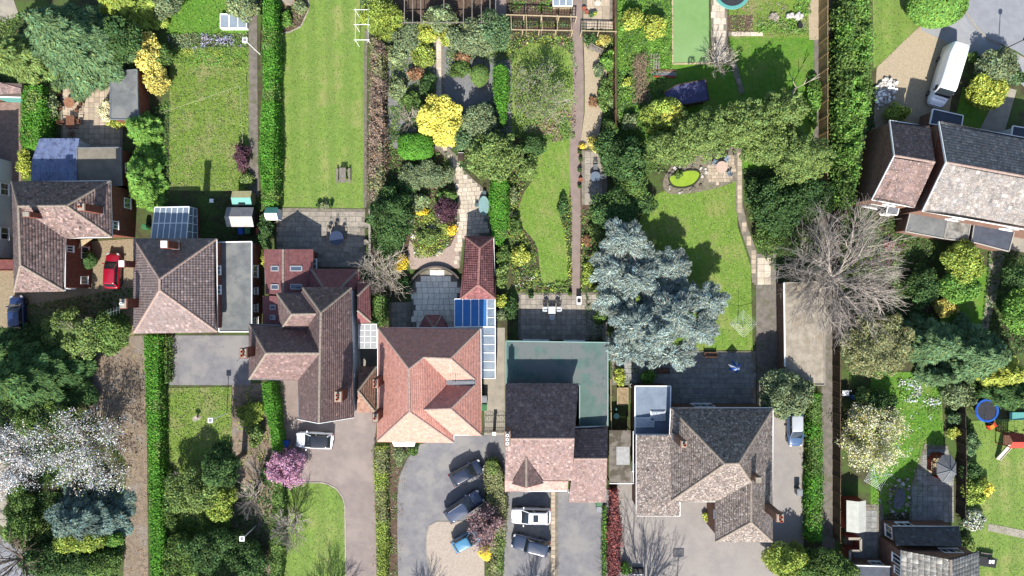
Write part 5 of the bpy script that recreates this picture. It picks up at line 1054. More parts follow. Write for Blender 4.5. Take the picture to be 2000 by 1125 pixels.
# ================================================================ TREES AND SHRUBS: left gardens
conifer(138, 74, 118, 98, 12.5, "bluegreen", "huge blue-green conifer in the top left garden", levels=11, br=14, size=0.3, dens=0.95, shape=0.8, droop=0.1)
conifer(30, 112, 72, 58, 8.5, "olive", "olive-gold conifer below the huge conifer, at the left edge", levels=8, br=12, size=0.24, dens=1.1)
conifer(238, 8, 62, 42, 8.0, "citrus", "yellow-green conifer touching the top edge", levels=8, br=12, size=0.24, dens=1.1)
bush(236, 72, 36, 40, 6.5, "dark", "dark green tree between two conifers at the top left", "tree", "dense_tree", trunk=True, size=0.2)
bush(292, 110, 26, 42, 3.0, "gold", "golden flowering shrub right of the flat garage", var=0.3, cvar=0.3); bush(308, 160, 24, 30, 2.4, "gold", "lower tan-gold shrub below the golden shrub", cvar=0.3)
bush(318, 108, 18, 26, 2.2, "mid", "green leafy bush right of the golden shrub")
conifer(272, 250, 34, 40, 4.4, "bright", "bright green feathery conifer below the flat garage", levels=8, br=11, size=0.22, dens=1.5); conifer(276, 345, 34, 82, 4.6, "bright", "tall bright green conifer screen beside the dark flat roof", levels=9, br=13, size=0.22, dens=1.3)
bush(98, 205, 12, 34, 1.6, "sage", "silvery variegated shrub right of the clipped hedge block", size=0.16); bush(208, 215, 13, 26, 1.6, "cream", "cream flowering shrub against the flat garage", size=0.15); bush(230, 240, 26, 9, 1.0, "lime", "low yellowish shrub at the foot of the flat garage", size=0.14)
bush(48, 318, 13, 28, 1.3, "lime", "yellow-green shrub beside the blue lean-to", size=0.14)
clipped(167, 507, 21, 19, 1.8, "dark", "round dark green topiary ball beside the red car")
bush(150, 650, 62, 46, 4.2, "olive", "round olive tree with bare silver branches in its middle", "tree", "garden_tree", trunk=True, size=0.19, gap=0.15); bush(222, 645, 34, 42, 4.0, "mid", "green tree left of the pyramid roof house chimney", "tree", "garden_tree", trunk=True, size=0.19)
bare_tree(152, 655, 40, 5.2, "bare silver-branched tree standing in the round olive tree", bark_pale, limbs=8, depth=3, up=0.6)
conifer(58, 735, 98, 92, 10.5, "dark", "large dark green conifer at the left edge", levels=10, br=13, size=0.28, dens=0.95); conifer(22, 680, 60, 50, 8.0, "dark", "dark conifer just below the dark blue parked car", levels=8, br=11, size=0.25)
bush(85, 815, 55, 40, 4.5, "mid", "green bush between the dark conifer and white blossom", "tree", "garden_tree", trunk=True)
bare_tree(150, 882, 98, 6.5, "wide white blossom tree over the leaf-strewn drive", bark, "tree", "blossom_tree", limbs=13, depth=4, kids=3, up=0.4, ry=80, petals=(PETAL['white'], 5, 0.12, 0.2), leafs=(LF["olive"], 1, 0.15, 0.35), wig=0.36)
bare_tree(12, 900, 72, 5.5, "white blossom tree cut by the left edge", bark, "tree", "blossom_tree", limbs=10, depth=4, up=0.4, ry=90, petals=(PETAL['white'], 6, 0.12, 0.24), wig=0.36)
conifer(155, 1012, 92, 62, 5.0, "spruce", "blue-green spreading spruce below the white blossom", levels=7, br=13, size=0.24, dens=1.2, shape=0.6)
bush(40, 1000, 28, 66, 2.5, "mid", "tangled green thicket at the lower left edge"); bush(155, 1055, 48, 24, 2.2, "citrus", "yellow-green bush below the spruce"); bush(222, 1055, 20, 15, 1.4, "bright", "small bright green bush beside the drive bend"); bush(110, 1098, 75, 26, 1.8, "dark", "low dark ivy bank above the road corner"); bush(205, 1100, 36, 28, 1.6, "mid", "low green shrub bank at the drive entrance")
cover([(40, 960), (245, 960), (245, 1060), (225, 1140), (125, 1140), (70, 1085), (20, 1060)], [("dark", 2), ("mid", 2), ("olive", 1)], 70, 0.17, 0.5)
cover([(262, 560), (262, 600), (190, 640), (30, 660), (30, 600)], [("dark", 1), ("mid", 1)], 50, 0.15, 0.25); cover([(0, 640), (140, 650), (150, 760), (140, 960), (0, 900)], [("dark", 2), ("mid", 1)], 45, 0.18, 0.4)
bare_tree(5, 1112, 75, 8.0, "bare branched tree in the bottom left corner", bark, limbs=8, depth=4, up=0.6)
# plot of the pyramid roof house
bush(472, 12, 32, 24, 2.4, "sage", "pale green shrub above the white cold frame"); bush(326, 8, 30, 24, 3.0, "grey", "grey-green bush at the top edge right of the yellow conifer")
bush(473, 306, 13, 26, 1.6, "purple", "purple-leaved shrub at the edge of the rough lawn", size=0.14); bush(482, 350, 14, 14, 0.9, "olive", "small olive shrub below the purple shrub")
cover([(330, 66), (484, 66), (486, 92), (400, 96), (332, 94)], [("grey", 2), ("mid", 2), (M("petal_blue", C(156, 156, 178, 1.3), None, attr=True), 1.6)], 70, 0.14, 0.35)
cover([(332, 94), (486, 94), (486, 135), (332, 125)], [("bright", 3), ("mid", 2), ("lime", 0.5)], 55, 0.13, 0.25); cover([(332, 130), (485, 130), (486, 372), (332, 372)], [("olive", 2), ("dry", 1), ("mid", 2)], 40, 0.1, 0.1, scale=2.0)
cover([(300, 210), (332, 200), (332, 380), (330, 405), (300, 405)], [("dark", 2), ("mid", 1)], 45, 0.15, 0.2); cover([(395, 372), (506, 385), (506, 470), (395, 470)], [("dark", 2), ("mid", 0.6)], 22, 0.13, 0.15, bare=0.35)
cover([(312, 0), (484, 0), (484, 64), (330, 64)], [("bright", 2), ("mid", 1)], 30, 0.11, 0.1, scale=2)
bush(520, 448, 12, 36, 2.2, "dark", "dark climbing shrub between the shed and the paved patio"); bush(518, 505, 7, 18, 1.4, "lime", "narrow yellow-green shrub at the gabled extension corner", size=0.13)
bush(378, 960, 50, 46, 4.5, "olive", "olive tree with bare twigs on the shaded front lawn", "tree", "garden_tree", trunk=True, gap=0.25); bare_tree(376, 955, 38, 5.0, "bare grey twiggy tree inside the olive front tree", bark_pale, limbs=8, depth=3)
bush(436, 912, 28, 40, 8.8, "dark", "dark green tree in shade above the olive front tree", "tree", "garden_tree", trunk=True); bush(430, 975, 26, 36, 3.5, "citrus", "yellow-green bush right of the olive front tree")
bush(420, 1075, 62, 45, 3.8, "dark", "broad dark shaded bush near the bottom edge left of the track", "tree", "garden_tree", trunk=True); bush(350, 1085, 30, 48, 2.6, "mid", "shaded green bush beside the long hedge at the bottom"); bush(488, 1095, 36, 38, 3.0, "dark", "dark shrub at the foot of the track"); bush(330, 970, 10, 60, 1.2, "mid", "narrow green border along the long hedge")
bush(492, 808, 26, 24, 1.8, "citrus", "yellow-green shrub left of the slanting hedge"); bush(500, 850, 16, 26, 1.4, "olive", "small olive shrub below the yellow-green shrub by the track"); bush(525, 925, 16, 22, 1.8, "dark", "dark bush left of the pink cherry")
bare_tree(488, 978, 40, 4.5, "bare grey tree leaning over the track", bark_grey, limbs=8, depth=3); bare_tree(563, 1038, 46, 4.5, "bare tree at the left edge of the curved front lawn", bark_grey, limbs=9, depth=4)
cover([(322, 940), (455, 940), (545, 960), (545, 1140), (322, 1140)], [("dark", 3), ("mid", 1)], 40, 0.16, 0.3); cover([(324, 758), (452, 756), (455, 940), (324, 940)], [("olive", 2), ("dry", 1), ("mid", 2)], 40, 0.1, 0.1, scale=2.0)
cover([(455, 760), (508, 752), (530, 900), (520, 960), (500, 960), (470, 900)], [("citrus", 1), ("mid", 1), ("brown", 1)], 28, 0.14, 0.2, bare=0.4)
bare_tree(556, 915, 34, 4.0, "pink blossoming cherry tree beside the pink drive", bark, "tree", "cherry_tree", limbs=11, depth=4, up=0.5, ry=42, petals=(PETAL['pink'], 9, 0.12, 0.15), wig=0.38)
# striped lawn surroundings
cover([(546, 0), (602, 0), (600, 22), (588, 48), (566, 62), (546, 64)], [("mid", 2), ("brown", 1), ("sage", 1)], 55, 0.15, 0.4, bare=0.2); bush(558, 40, 13, 16, 1.0, "bright", "small bright green plant in the corner bed of the striped lawn"); bush(588, 15, 14, 14, 0.9, "sage", "pale shrub beside the corner stone of the striped lawn")
bush(748, 34, 40, 40, 2.4, "citrus", "shaggy yellow-green shrub at the top of the brown beech hedge", flat=0.2, elong=3.2, size=0.13, cvar=0.25); bush(725, 8, 16, 14, 1.8, "bluegreen", "blue-green bush behind the shaggy shrub")
cover([(756, 60), (775, 90), (775, 300), (758, 400)], [("mid", 1), ("olive", 1)], 40, 0.14, 0.3, bare=0.3)
# ornamental garden
bush(860, 34, 34, 26, 2.4, "sage", "sage green bush below the timber frame"); bush(836, 66, 30, 20, 1.5, "lime", "lime yellow spreading shrub left of the slab path end"); bush(880, 72, 26, 20, 1.4, "lime", "lime shrub right of the slab path end")
bush(796, 70, 26, 34, 2.0, "grey", "grey-green bush right of the brown hedge top"); bush(928, 75, 56, 36, 2.4, "grey", "wide grey-green shrub above the shaded gravel"); bush(965, 62, 32, 40, 2.6, "bluegreen", "blue-green shrub beside the wide grey-green shrub")
bush(826, 108, 26, 26, 1.2, "citrus", "yellow flecked plant bed left of the slab path", flower=(PETAL['cream'], 0.04, 0.12)); bush(812, 144, 18, 15, 1.2, "rust", "rust coloured shrub left of the slab path"); bush(906, 110, 16, 11, 1.0, "rust", "rust tinted shrub right of the slab path")
bush(775, 110, 18, 24, 1.3, "sage", "pale variegated shrub against the brown hedge, upper one"); bush(777, 175, 18, 26, 1.4, "sage", "pale variegated shrub against the brown hedge, lower one"); bush(835, 165, 16, 26, 1.4, "dark", "dark shrub tight against the slab path"); bush(900, 135, 22, 16, 0.9, "mid", "low green shrub in the shaded gravel"); bush(805, 200, 24, 20, 1.4, "mid", "green shrub beside the small bare tree")
clipped(937, 147, 18, 22, 2.0, "mid", "clipped oval green bush left of the tapering hedge")
bush(860, 230, 45, 42, 3.4, "yellow", "large bright yellow shrub at the foot of the slab path", "shrub", "golden_shrub", size=0.2, cvar=0.12, var=0.15); bush(868, 268, 24, 22, 2.2, "yellow", "lower lobe-shaped yellow shrub touching the large yellow shrub", name="golden_shrub", cvar=0.12, var=0.15)
bush(936, 236, 36, 34, 3.0, "grey", "dark grey-green bush right of the large yellow shrub"); bush(965, 305, 52, 50, 4.0, "olive", "large grey-olive bush above the crazy paving", "tree", "garden_tree", trunk=True, leaf2=None) if False else bush(965, 305, 52, 50, 4.0, "olive", "large grey-olive bush above the crazy paving", z0=0.3)
bush(900, 272, 30, 22, 1.8, "bluegreen", "low blue-green bush below the large yellow shrub"); bare_tree(798, 228, 30, 2.6, "small bare tree left of the large yellow shrub", bark_pale, limbs=7, depth=3)
clipped(812, 287, 35, 25, 2.2, "lawnhedge", "clipped green dome left of the crazy paving", power=3.0); bush(830, 343, 55, 25, 1.8, "grey", "long low grey-green oval shrub below the clipped dome", size=0.13, dens=170, cr=0.32, cvar=0.1)
bush(766, 425, 46, 54, 3.8, "dark", "large dark green bush between the beech hedge and rock garden", z0=0.2); bush(762, 475, 32, 28, 2.6, "dark", "dark green bush below the large dark bush"); bush(790, 365, 26, 16, 1.4, "dark", "shaded dark shrub under the grey oval shrub")
bush(818, 395, 22, 18, 1.5, "sage", "pale sage shrub at the top of the rock garden"); bush(870, 410, 24, 26, 1.8, "purple", "dark purple shrub beside the crazy paving", size=0.14); bush(872, 382, 20, 10, 1.3, "mid", "green shrub behind the dark purple shrub"); bush(882, 450, 11, 11, 0.9, "sun", "small round yellow shrub below the purple shrub", size=0.12); bush(822, 414, 16, 7, 0.7, "sun", "low yellow flower clump in the rock garden", size=0.12); bush(783, 514, 17, 17, 1.3, "sun", "vivid yellow shrub beside the gnarled bare tree", size=0.13)
bush(838, 462, 26, 18, 0.9, "olive", "rounded olive shrub in the middle of the rock garden", size=0.14)
cover([(802, 385), (890, 385), (892, 450), (862, 500), (812, 506), (800, 460)], [("citrus", 2), ("mid", 2), ("olive", 1.5), (PETAL['white'], 0.35), (PETAL['cream'], 0.3)], 75, 0.14, 0.4); cover([(760, 290), (880, 300), (880, 380), (760, 385)], [("mid", 2), ("dark", 1.5)], 45, 0.15, 0.3); cover([(770, 190), (850, 190), (850, 280), (770, 285)], [("mid", 1), ("dark", 1), ("sage", 0.6)], 38, 0.15, 0.3, bare=0.3); cover([(870, 230), (1000, 180), (1000, 340), (900, 340)], [("dark", 1), ("mid", 1)], 38, 0.15, 0.3)
cover([(756, 55), (848, 60), (846, 135), (800, 100)], [("mid", 1), ("olive", 1), ("lime", 0.5)], 45, 0.15, 0.35); cover([(870, 60), (1000, 60), (1000, 118), (880, 118)], [("grey", 1), ("olive", 1), ("mid", 1)], 50, 0.15, 0.35)
bare_tree(748, 532, 56, 5.0, "gnarled pale bare tree at the corner of the round patio", bark_pale, limbs=11, depth=4, ry=56, wig=0.5)
bush(884, 590, 12, 14, 1.0, "mid", "small green shrub on the edge of the round patio") if False else None
bush(790, 560, 16, 22, 1.2, "dark", "dark shrub where the gnarled tree meets the round patio")
bush(980, 540, 14, 26, 1.8, "olive", "olive shrub right of the clay tiled garage"); bush(978, 590, 11, 14, 1.4, "lime", "yellow shrub right of the blue glass roof"); bush(980, 615, 12, 12, 1.3, "grey", "grey shrub below the yellow shrub by the glass roof"); bush(983, 500, 14, 20, 1.6, "mid", "green shrub above the olive shrub by the garage")
# apple tree garden
bare_tree(1062, 200, 70, 5.0, "pale spreading apple tree just coming into leaf on the circular lawn", bark_grey, "tree", "apple_tree", limbs=12, depth=4, up=0.5, ry=74, leafs=(LF['olive'], 3, 0.13, 0.3), base=(1052, 186), wig=0.42)
cover([(1005, 195), (1125, 195), (1122, 272), (1060, 282), (1005, 262)], [("brown", 1.4), ("grey", 1), ("mid", 1)], 60, 0.14, 0.35); cover([(990, 64), (1118, 62), (1118, 100), (1070, 84), (1020, 92), (998, 130), (990, 110)], [("citrus", 1), ("grey", 1), ("mid", 1.6), ("lime", 0.3), ("brown", 0.6)], 70, 0.15, 0.45); cover([(1100, 85), (1120, 80), (1122, 110), (1130, 150), (1122, 130)], [("grey", 1), ("mid", 1)], 60, 0.14, 0.3)
bush(1178, 78, 14, 14, 1.0, "gold", "orange-yellow shrub behind the grey garden bench", size=0.13); bush(1155, 76, 11, 13, 1.0, "dark", "dark green shrub left of the orange-yellow shrub"); bush(1188, 120, 12, 22, 1.1, "bright", "bright green plants right of the grey garden bench"); bush(1170, 140, 12, 15, 0.9, "grey", "grey sprawling plant on the tan gravel"); bush(1180, 185, 12, 34, 1.2, "mid", "green border shrub against the long fence"); bush(1160, 200, 10, 10, 0.6, "rust", "small rusty plant on the tan gravel")
bush(1160, 280, 13, 17, 1.2, "gold", "golden shrub at the end of the tan gravel", size=0.13); bush(1137, 286, 8, 6, 0.6, "sun", "tiny yellow clump beside the brown path", size=0.1); bush(1190, 255, 16, 26, 2.0, "mid", "green shrub above the shaded patio table")
cover([(1142, 90), (1160, 78), (1198, 78), (1198, 240), (1176, 260), (1182, 200), (1186, 140)], [("mid", 2), ("bright", 1.5), ("grey", 1)], 55, 0.14, 0.4, bare=0.2)
bush(1030, 330, 22, 26, 1.8, "olive", "olive shrub at the top of the narrow curved lawn"); bush(1040, 285, 26, 22, 1.6, "dark", "dark shrub under the apple tree edge"); bush(1100, 400, 10, 24, 0.9, "dark", "dark green plant on the right of the narrow lawn"); bush(1006, 440, 12, 22, 1.2, "mid", "leafy plant left of the narrow lawn"); bush(1015, 500, 20, 22, 1.1, "lime", "yellowish flower clump left of the narrow lawn", flower=(PETAL['cream'], 0.05, 0.12)); bush(1004, 380, 10, 18, 1.0, "sage", "pale plant left of the narrow lawn"); bush(1106, 350, 6, 30, 0.6, "mid", "low plants between the narrow lawn and path") if False else None
cover([(995, 340), (1040, 330), (1016, 385), (1008, 432), (1046, 482), (1058, 555), (1112, 552), (1110, 572), (1012, 574), (988, 490), (992, 400)], [("mid", 2), ("citrus", 1.4), ("dark", 1.2), (PETAL['cream'], 0.12)], 70, 0.15, 0.45); cover([(1112, 385), (1117, 385), (1117, 560), (1108, 545), (1106, 480), (1094, 412)], [("mid", 2), ("lime", 1), ("dark", 1)], 70, 0.14, 0.4)
cover([(1135, 410), (1180, 410), (1186, 570), (1134, 570)], [("mid", 2), ("citrus", 1), ("olive", 1), ("dark", 1)], 60, 0.15, 0.45); bush(1165, 450, 16, 20, 1.4, "olive", "thin olive shrub left of the blue cedar"); bush(1150, 535, 14, 26, 1.0, "citrus", "yellow-green clump at the foot of the brown path"); bush(1146, 470, 8, 14, 0.7, "rust", "reddish plant beside the brown path")
cover([(1142, 572), (1190, 572), (1192, 664), (1142, 664)], [("dark", 2), ("mid", 1)], 38, 0.15, 0.4, bare=0.3); bush(1172, 620, 14, 16, 1.1, "mid", "shaded green shrub at the right end of the slab patio"); bush(1000, 600, 10, 30, 1.5, "dark", "dark shrub at the left end of the slab patio")
# middle shrubs
bush(1222, 318, 38, 50, 4.0, "dark", "tall dark green bush below the brown fence", z0=0.2); bush(1190, 300, 22, 40, 3.2, "dark", "dark green bush left of the tall dark bush"); bush(1198, 410, 44, 36, 3.6, "dark", "dark green bush above the blue cedar", z0=0.2); bush(1232, 365, 30, 30, 3.0, "mid", "green bush between the pond and the dark bushes"); bush(1230, 240, 16, 15, 1.4, "sage", "pale silvery shrub in the shade near the fence"); bush(1245, 298, 10, 10, 0.7, "lime", "small lime plant in the shade of the yew row")
bush(1222, 380, 20, 20, 2.0, "mid", "small leafy bush at the lawn edge left of the pond") if False else None
bush(1235, 38, 19, 21, 2.0, "lime", "left of two lime yellow shrubs in the top garden"); bush(1276, 56, 20, 27, 2.2, "lime", "right of two lime yellow shrubs in the top garden"); bush(1225, 160, 9, 9, 0.8, "lime", "tiny lime shrub left of the branch pile"); bush(1296, 228, 42, 34, 3.6, "citrus", "yellow-topped round shrub left of the yew row", z0=0.2, cvar=0.25); bush(1312, 226, 20, 22, 3.9, "yellow", "yellow crown shrub at the end of the yew row", z0=1.2)
cover([(1206, 0), (1312, 0), (1314, 140), (1240, 140), (1210, 250)], [("bright", 3), ("mid", 2), ("dark", 0.8)], 55, 0.14, 0.35); cover([(1206, 140), (1300, 140), (1300, 340), (1206, 340)], [("dark", 2), ("mid", 1)], 42, 0.16, 0.35)
for (x, y, rx, ry, hh, lb) in ((1375, 262, 62, 48, 7.6, "olive conifer at the left of the diagonal yew row"), (1450, 245, 62, 48, 8.2, "olive conifer in the middle of the diagonal yew row"), (1522, 222, 44, 40, 8.0, "olive conifer at the upper right of the diagonal yew row"), (1312, 290, 52, 34, 6.0, "olive conifer at the lower left of the diagonal yew row"), (1500, 285, 58, 40, 7.0, "olive conifer right of the round patio path"), (1560, 310, 58, 48, 8.0, "olive conifer nearest the alley fence")):
    bush(x, y, rx, ry, hh, "olive", lb, "tree", "yew_tree", z0=0.4, dens=135, size=0.15, cr=0.2, cvar=0.12, group=None)
bush(1520, 405, 52, 50, 4.5, "dark", "dark evergreen bush at the edge of the bare tree", z0=0.2); bush(1486, 372, 26, 24, 2.6, "dark", "dark bush behind the grey bench"); bush(1580, 392, 40, 40, 4.0, "dark", "dark bush between the evergreen bush and the alley"); bush(1500, 455, 28, 30, 2.2, "mid", "green bush at the lawn path edge above the pale slabs"); bush(1256, 395, 26, 22, 2.4, "dark", "dark bush at the lawn edge below the pond")
cover([(1450, 330), (1600, 330), (1600, 540), (1520, 540), (1482, 490), (1455, 400)], [("dark", 2), ("mid", 1)], 40, 0.16, 0.3)
bush(1405, 283, 9, 7, 0.5, "lime", "tiny yellow clump behind the round patio", size=0.1); bush(1345, 312, 16, 10, 0.8, "sage", "grey rock plants behind the pond"); bush(1325, 340, 9, 9, 0.6, "mid", "small plant at the left end of the pond")
bush(1590, 200, 6, 60, 1.2, "bright", "green weeds along the foot of the tall alley fence"); bush(1530, 40, 30, 12, 0.7, "bright", "vegetable row in the top right vegetable bed") if False else cover([(1478, 40), (1570, 36), (1572, 66), (1478, 66)], [("bright", 2), ("sage", 1)], 60, 0.14, 0.3)
cover([(1555, 0), (1582, 0), (1582, 30), (1545, 28)], [("bright", 1)], 60, 0.14, 0.3); cover([(1424, 30), (1470, 30), (1470, 66), (1424, 66)], [("brown", 1), ("dry", 1)], 30, 0.12, 0.1)
bare_tree(1405, 112, 36, 4.0, "small bare tree at the end of the green artificial lawn", bark_pale, limbs=10, depth=3, wig=0.4, base=(1400, 130))
bare_tree(1570, 155, 34, 4.0, "cut back bare tree stump with few limbs by the alley fence", bark_pale, limbs=3, depth=1, wig=0.3, kids=2, r0=0.13, base=(1548, 180), twigr=0.05)
# cedar
def cedar(lobes, label):
    root = T("blue_cedar_tree", label, "tree", (*W(1285, 600, 4)[:2], 0)); P_, N_, D_, B_ = [], [], [], []; rg = nseed(); b = MB(); tr = W(1285, 600, 4); b.tube((tr[0], tr[1], 0), (tr[0], tr[1], 5.4), 0.4, 0.1, 9)
    for (x, y, rx, ry, z) in lobes:
        z = 1.2 + z * 0.52
        c = W(x, y, z); k = (H - z) / H / S; b.tube((tr[0], tr[1], z * 0.75), c - (0, 0, 0.3), 0.16, 0.05, 6); nb = int(24 + rx * 0.5)
        for i in range(nb):
            a = rg.uniform(0, 6.28); g = rg.uniform(0.45, 1.15); d = np.array([math.cos(a) * rx * k, math.sin(a) * ry * k, 0]) * g; L = np.linalg.norm(d); du = d / L; sd = np.array([-du[1], du[0], 0]); m = int(140 * L); t = rg.random(m) ** 0.7; s = rg.uniform(-1, 1, m); w = 0.22 * L * np.sin(t * 2.5 + 0.4) + 0.06; z_ = c[2] + 0.9 * (1 - g) - 0.25 * L * t ** 2 + rg.normal(0, 0.09, m) + rg.normal(0, 0.3)
            P_.append(np.c_[c[0] + du[0] * L * t + sd[0] * s * w, c[1] + du[1] * L * t + sd[1] * s * w, z_]); D_.append(du + sd * (s * 0.9)[:, None] + (0, 0, 0.15)); N_.append(np.tile((0, 0, 1.0), (m, 1)) + rg.normal(0, 0.3, (m, 3))); B_.append(np.full(m, np.clip(rg.normal(1, 0.15), 0.6, 1.4)))
            b.tube(c - (0, 0, 0.2), (c[0] + d[0] * 0.95, c[1] + d[1] * 0.95, c[2] + 0.1 - 0.1 * L), 0.035, 0.012, 4)
    P, N, D, B = map(np.concatenate, (P_, N_, D_, B_)); leaves("crown", P, N, LF["blue"], root, 0.085, rg, 0.3, 4.0, D=D, col=B, var=0.25); b.build("trunk", bark_grey, root)
cedar([(1222, 466, 48, 42, 7.5), (1206, 525, 52, 46, 6.0), (1196, 580, 42, 38, 3.8), (1240, 545, 46, 40, 7.0), (1312, 520, 44, 36, 5.0), (1250, 632, 56, 46, 7.6), (1320, 618, 56, 46, 8.8), (1385, 588, 40, 40, 6.0), (1362, 645, 44, 40, 6.6), (1306, 690, 58, 36, 4.6), (1232, 684, 48, 36, 3.8), (1278, 655, 40, 36, 9.2), (1285, 575, 52, 46, 4.6), (1265, 510, 36, 34, 4.2), (1340, 580, 36, 34, 4.4), (1230, 610, 40, 36, 4.6)], "large silvery blue cedar covering the lawn corner")
cover([(1190, 660), (1260, 690), (1250, 752), (1196, 752)], [("dark", 1), ("mid", 1)], 35, 0.15, 0.3, bare=0.3); bush(1211, 735, 12, 18, 1.1, "lime", "lime shrub below the blue cedar"); bush(1265, 737, 17, 15, 1.3, "bright", "bright green shrub below the blue cedar")
# big bare tree and right boundary
bare_tree(1648, 545, 152, 10.0, "very large bare tree spreading over the garage and alley", bark_grey, limbs=17, depth=5, kids=3, up=0.34, ry=146, r0=0.36, base=(1612, 540), wig=0.36, twigr=0.011)
bush(1535, 768, 54, 44, 5.0, "grey", "grey-green tree overhanging the parked blue car", "tree", "garden_tree", trunk=True, size=0.2); bush(1715, 672, 68, 64, 5.0, "dry", "pale olive twiggy tree right of the alley", "tree", "garden_tree", trunk=True, size=0.15, dens=150, cr=0.34, cvar=0.1)
bush(1538, 1098, 44, 34, 4.0, "citrus", "yellow-green bush at the bottom edge of the side drive", z0=0.2); bush(1598, 1102, 52, 36, 4.2, "mid", "green bush at the bottom of the alley", z0=0.2); bush(1640, 1110, 36, 24, 3.4, "mid", "green bush right of the alley bottom") ; bush(1590, 965, 18, 26, 1.6, "grey", "small grey shrub on the dark green hedge edge")
# top right
clipped(1830, 10, 55, 42, 4.2, "bright", "big rounded bright green bush at the road corner", dens=110, size=0.2); bush(1945, 128, 38, 30, 3.2, "grey", "grey-green rounded bush right of the white van", z0=0.1, cvar=0.12); bush(1985, 152, 18, 16, 1.8, "bluegreen", "small dark shrub at the right edge by the pale path"); bush(1926, 180, 42, 32, 2.8, "lime", "golden green feathery shrub below the grey-green bush", flat=0.3, elong=2.0); bush(1750, 222, 26, 18, 1.8, "citrus", "small yellow-green shrub in the shade of the stepped roof"); bush(1901, 112, 12, 12, 1.0, "mid", "small green plant beside the white van")
cover([(1640, 230), (1712, 235), (1700, 265), (1640, 300)], [("mid", 1), ("dark", 1)], 50, 0.15, 0.3)
bush(1878, 512, 36, 40, 4.0, "citrus", "upper bright green round tree behind the grey extensions", "tree", "garden_tree", trunk=True, size=0.2); bush(1872, 558, 42, 34, 3.6, "bright", "lower bright green round tree behind the grey extensions", "tree", "garden_tree", trunk=True, size=0.2); bush(1845, 600, 24, 18, 1.8, "gold", "dark golden bush below the bright green trees", cvar=0.3); bush(1990, 610, 34, 42, 3.8, "bright", "bright green tree at the right edge", "tree", "garden_tree", trunk=True); bush(1985, 540, 26, 30, 3.0, "dark", "dark tree at the right edge above the bright one", "tree", "garden_tree", trunk=True)
bush(1800, 560, 30, 46, 2.6, "dark", "dark shaded bush right of the large bare tree"); bush(1735, 480, 10, 9, 0.8, "crimson", "small magenta shrub among bare branches"); cover([(1640, 400), (1780, 440), (1830, 480), (1830, 690), (1700, 720), (1640, 700)], [("dark", 2), ("mid", 1.4), ("purple", 0.6)], 40, 0.16, 0.35)
cover([(1930, 490), (2020, 500), (2020, 690), (1910, 700)], [("dark", 2), ("mid", 1)], 42, 0.16, 0.35)
conifer(1825, 668, 62, 56, 7.5, "bluegreen", "blue-green conifer left of the golden conifer", levels=9, br=12, size=0.24, dens=1.1); conifer(1912, 690, 66, 70, 8.5, "bluegreen", "large blue-green conifer beside the right edge", levels=9, br=13, size=0.25, dens=1.1); conifer(1965, 725, 44, 52, 6.5, "lime", "golden-tipped conifer near the right edge", levels=8, br=11, size=0.22, dens=1.2); conifer(1985, 770, 56, 40, 6.0, "dark", "dark green conifer above the blue trampoline", levels=7, br=11, size=0.24); conifer(1840, 735, 40, 24, 4.5, "bluegreen", "low green conifer below the blue-green conifer", levels=7, br=11)
bare_tree(1705, 850, 66, 3.6, "cream blossom shrub on the lawn beside the alley fence", bark, "shrub", "blossom_shrub", limbs=13, depth=4, up=0.5, ry=74, petals=(PETAL['cream'], 9, 0.13, 0.2), leafs=(LF['lime'], 2, 0.17, 0.28), wig=0.42)
bush(1720, 790, 30, 26, 2.2, "dark", "dark evergreen above the cream blossom shrub"); bush(1690, 775, 26, 16, 1.6, "olive", "olive shrub beside the blue and white garden toys"); bush(1870, 772, 32, 26, 2.2, "sage", "sage green bush above the dark fence shadow"); bush(1865, 815, 16, 12, 1.0, "bluegreen", "small blue-green shrub below the sage bush"); bush(1861, 845, 13, 11, 1.0, "lime", "rounded yellow-edged shrub near the red gazebo"); bush(1895, 860, 16, 26, 1.6, "bluegreen", "dark blue-green shrub left of the climbing frame"); bush(1900, 960, 26, 28, 2.0, "citrus", "green shrub left of the yellow bush"); bush(1915, 958, 20, 20, 1.7, "yellow", "yellow flowering bush on the right lawn edge", flat=0.3, elong=2.2); bush(1898, 920, 20, 22, 1.8, "dark", "dark bush right of the red gazebo"); bush(1902, 1015, 24, 24, 1.4, "sage", "white flowering shrub beside the right lawn path", flower=(PETAL['white'], 0.35, 0.15)); bush(1893, 1062, 12, 14, 1.1, "olive", "small olive shrub right of the dark slate roof")
cover([(1752, 740), (1800, 740), (1795, 785), (1758, 785)], [(PETAL['white'], 1), ("bright", 1)], 50, 0.16, 0.3); cover([(1802, 770), (1836, 775), (1832, 810), (1806, 805)], [(PETAL['white'], 1), ("mid", 1)], 40, 0.15, 0.3); cover([(1700, 725), (1838, 728), (1842, 870), (1800, 1000), (1700, 1004)], [("bright", 2), ("mid", 1), (PETAL['white'], 0.3)], 26, 0.11, 0.1, scale=2)
cover([(1868, 830), (1892, 830), (1886, 1000), (1888, 1080), (1868, 1080)], [("dark", 2), ("mid", 1)], 45, 0.15, 0.4); cover([(1850, 740), (1895, 720), (2010, 760), (2010, 800), (1850, 800)], [("dark", 1), ("mid", 1)], 40, 0.16, 0.3); cover([(1742, 945), (1778, 940), (1785, 1010), (1728, 1012)], [("grey", 1), ("brown", 1)], 28, 0.14, 0.2, bare=0.3)
cover([(762, 868), (798, 868), (786, 900), (776, 960), (776, 1140), (764, 1140)], [("mid", 1.5), ("sage", 1), ("brown", 1)], 40, 0.14, 0.25, bare=0.3); bush(780, 890, 13, 20, 0.9, "sage", "pale variegated shrub under the white bay window", size=0.13); bush(806, 882, 11, 8, 0.7, "mid", "small green shrub right of the variegated shrub under the bay")
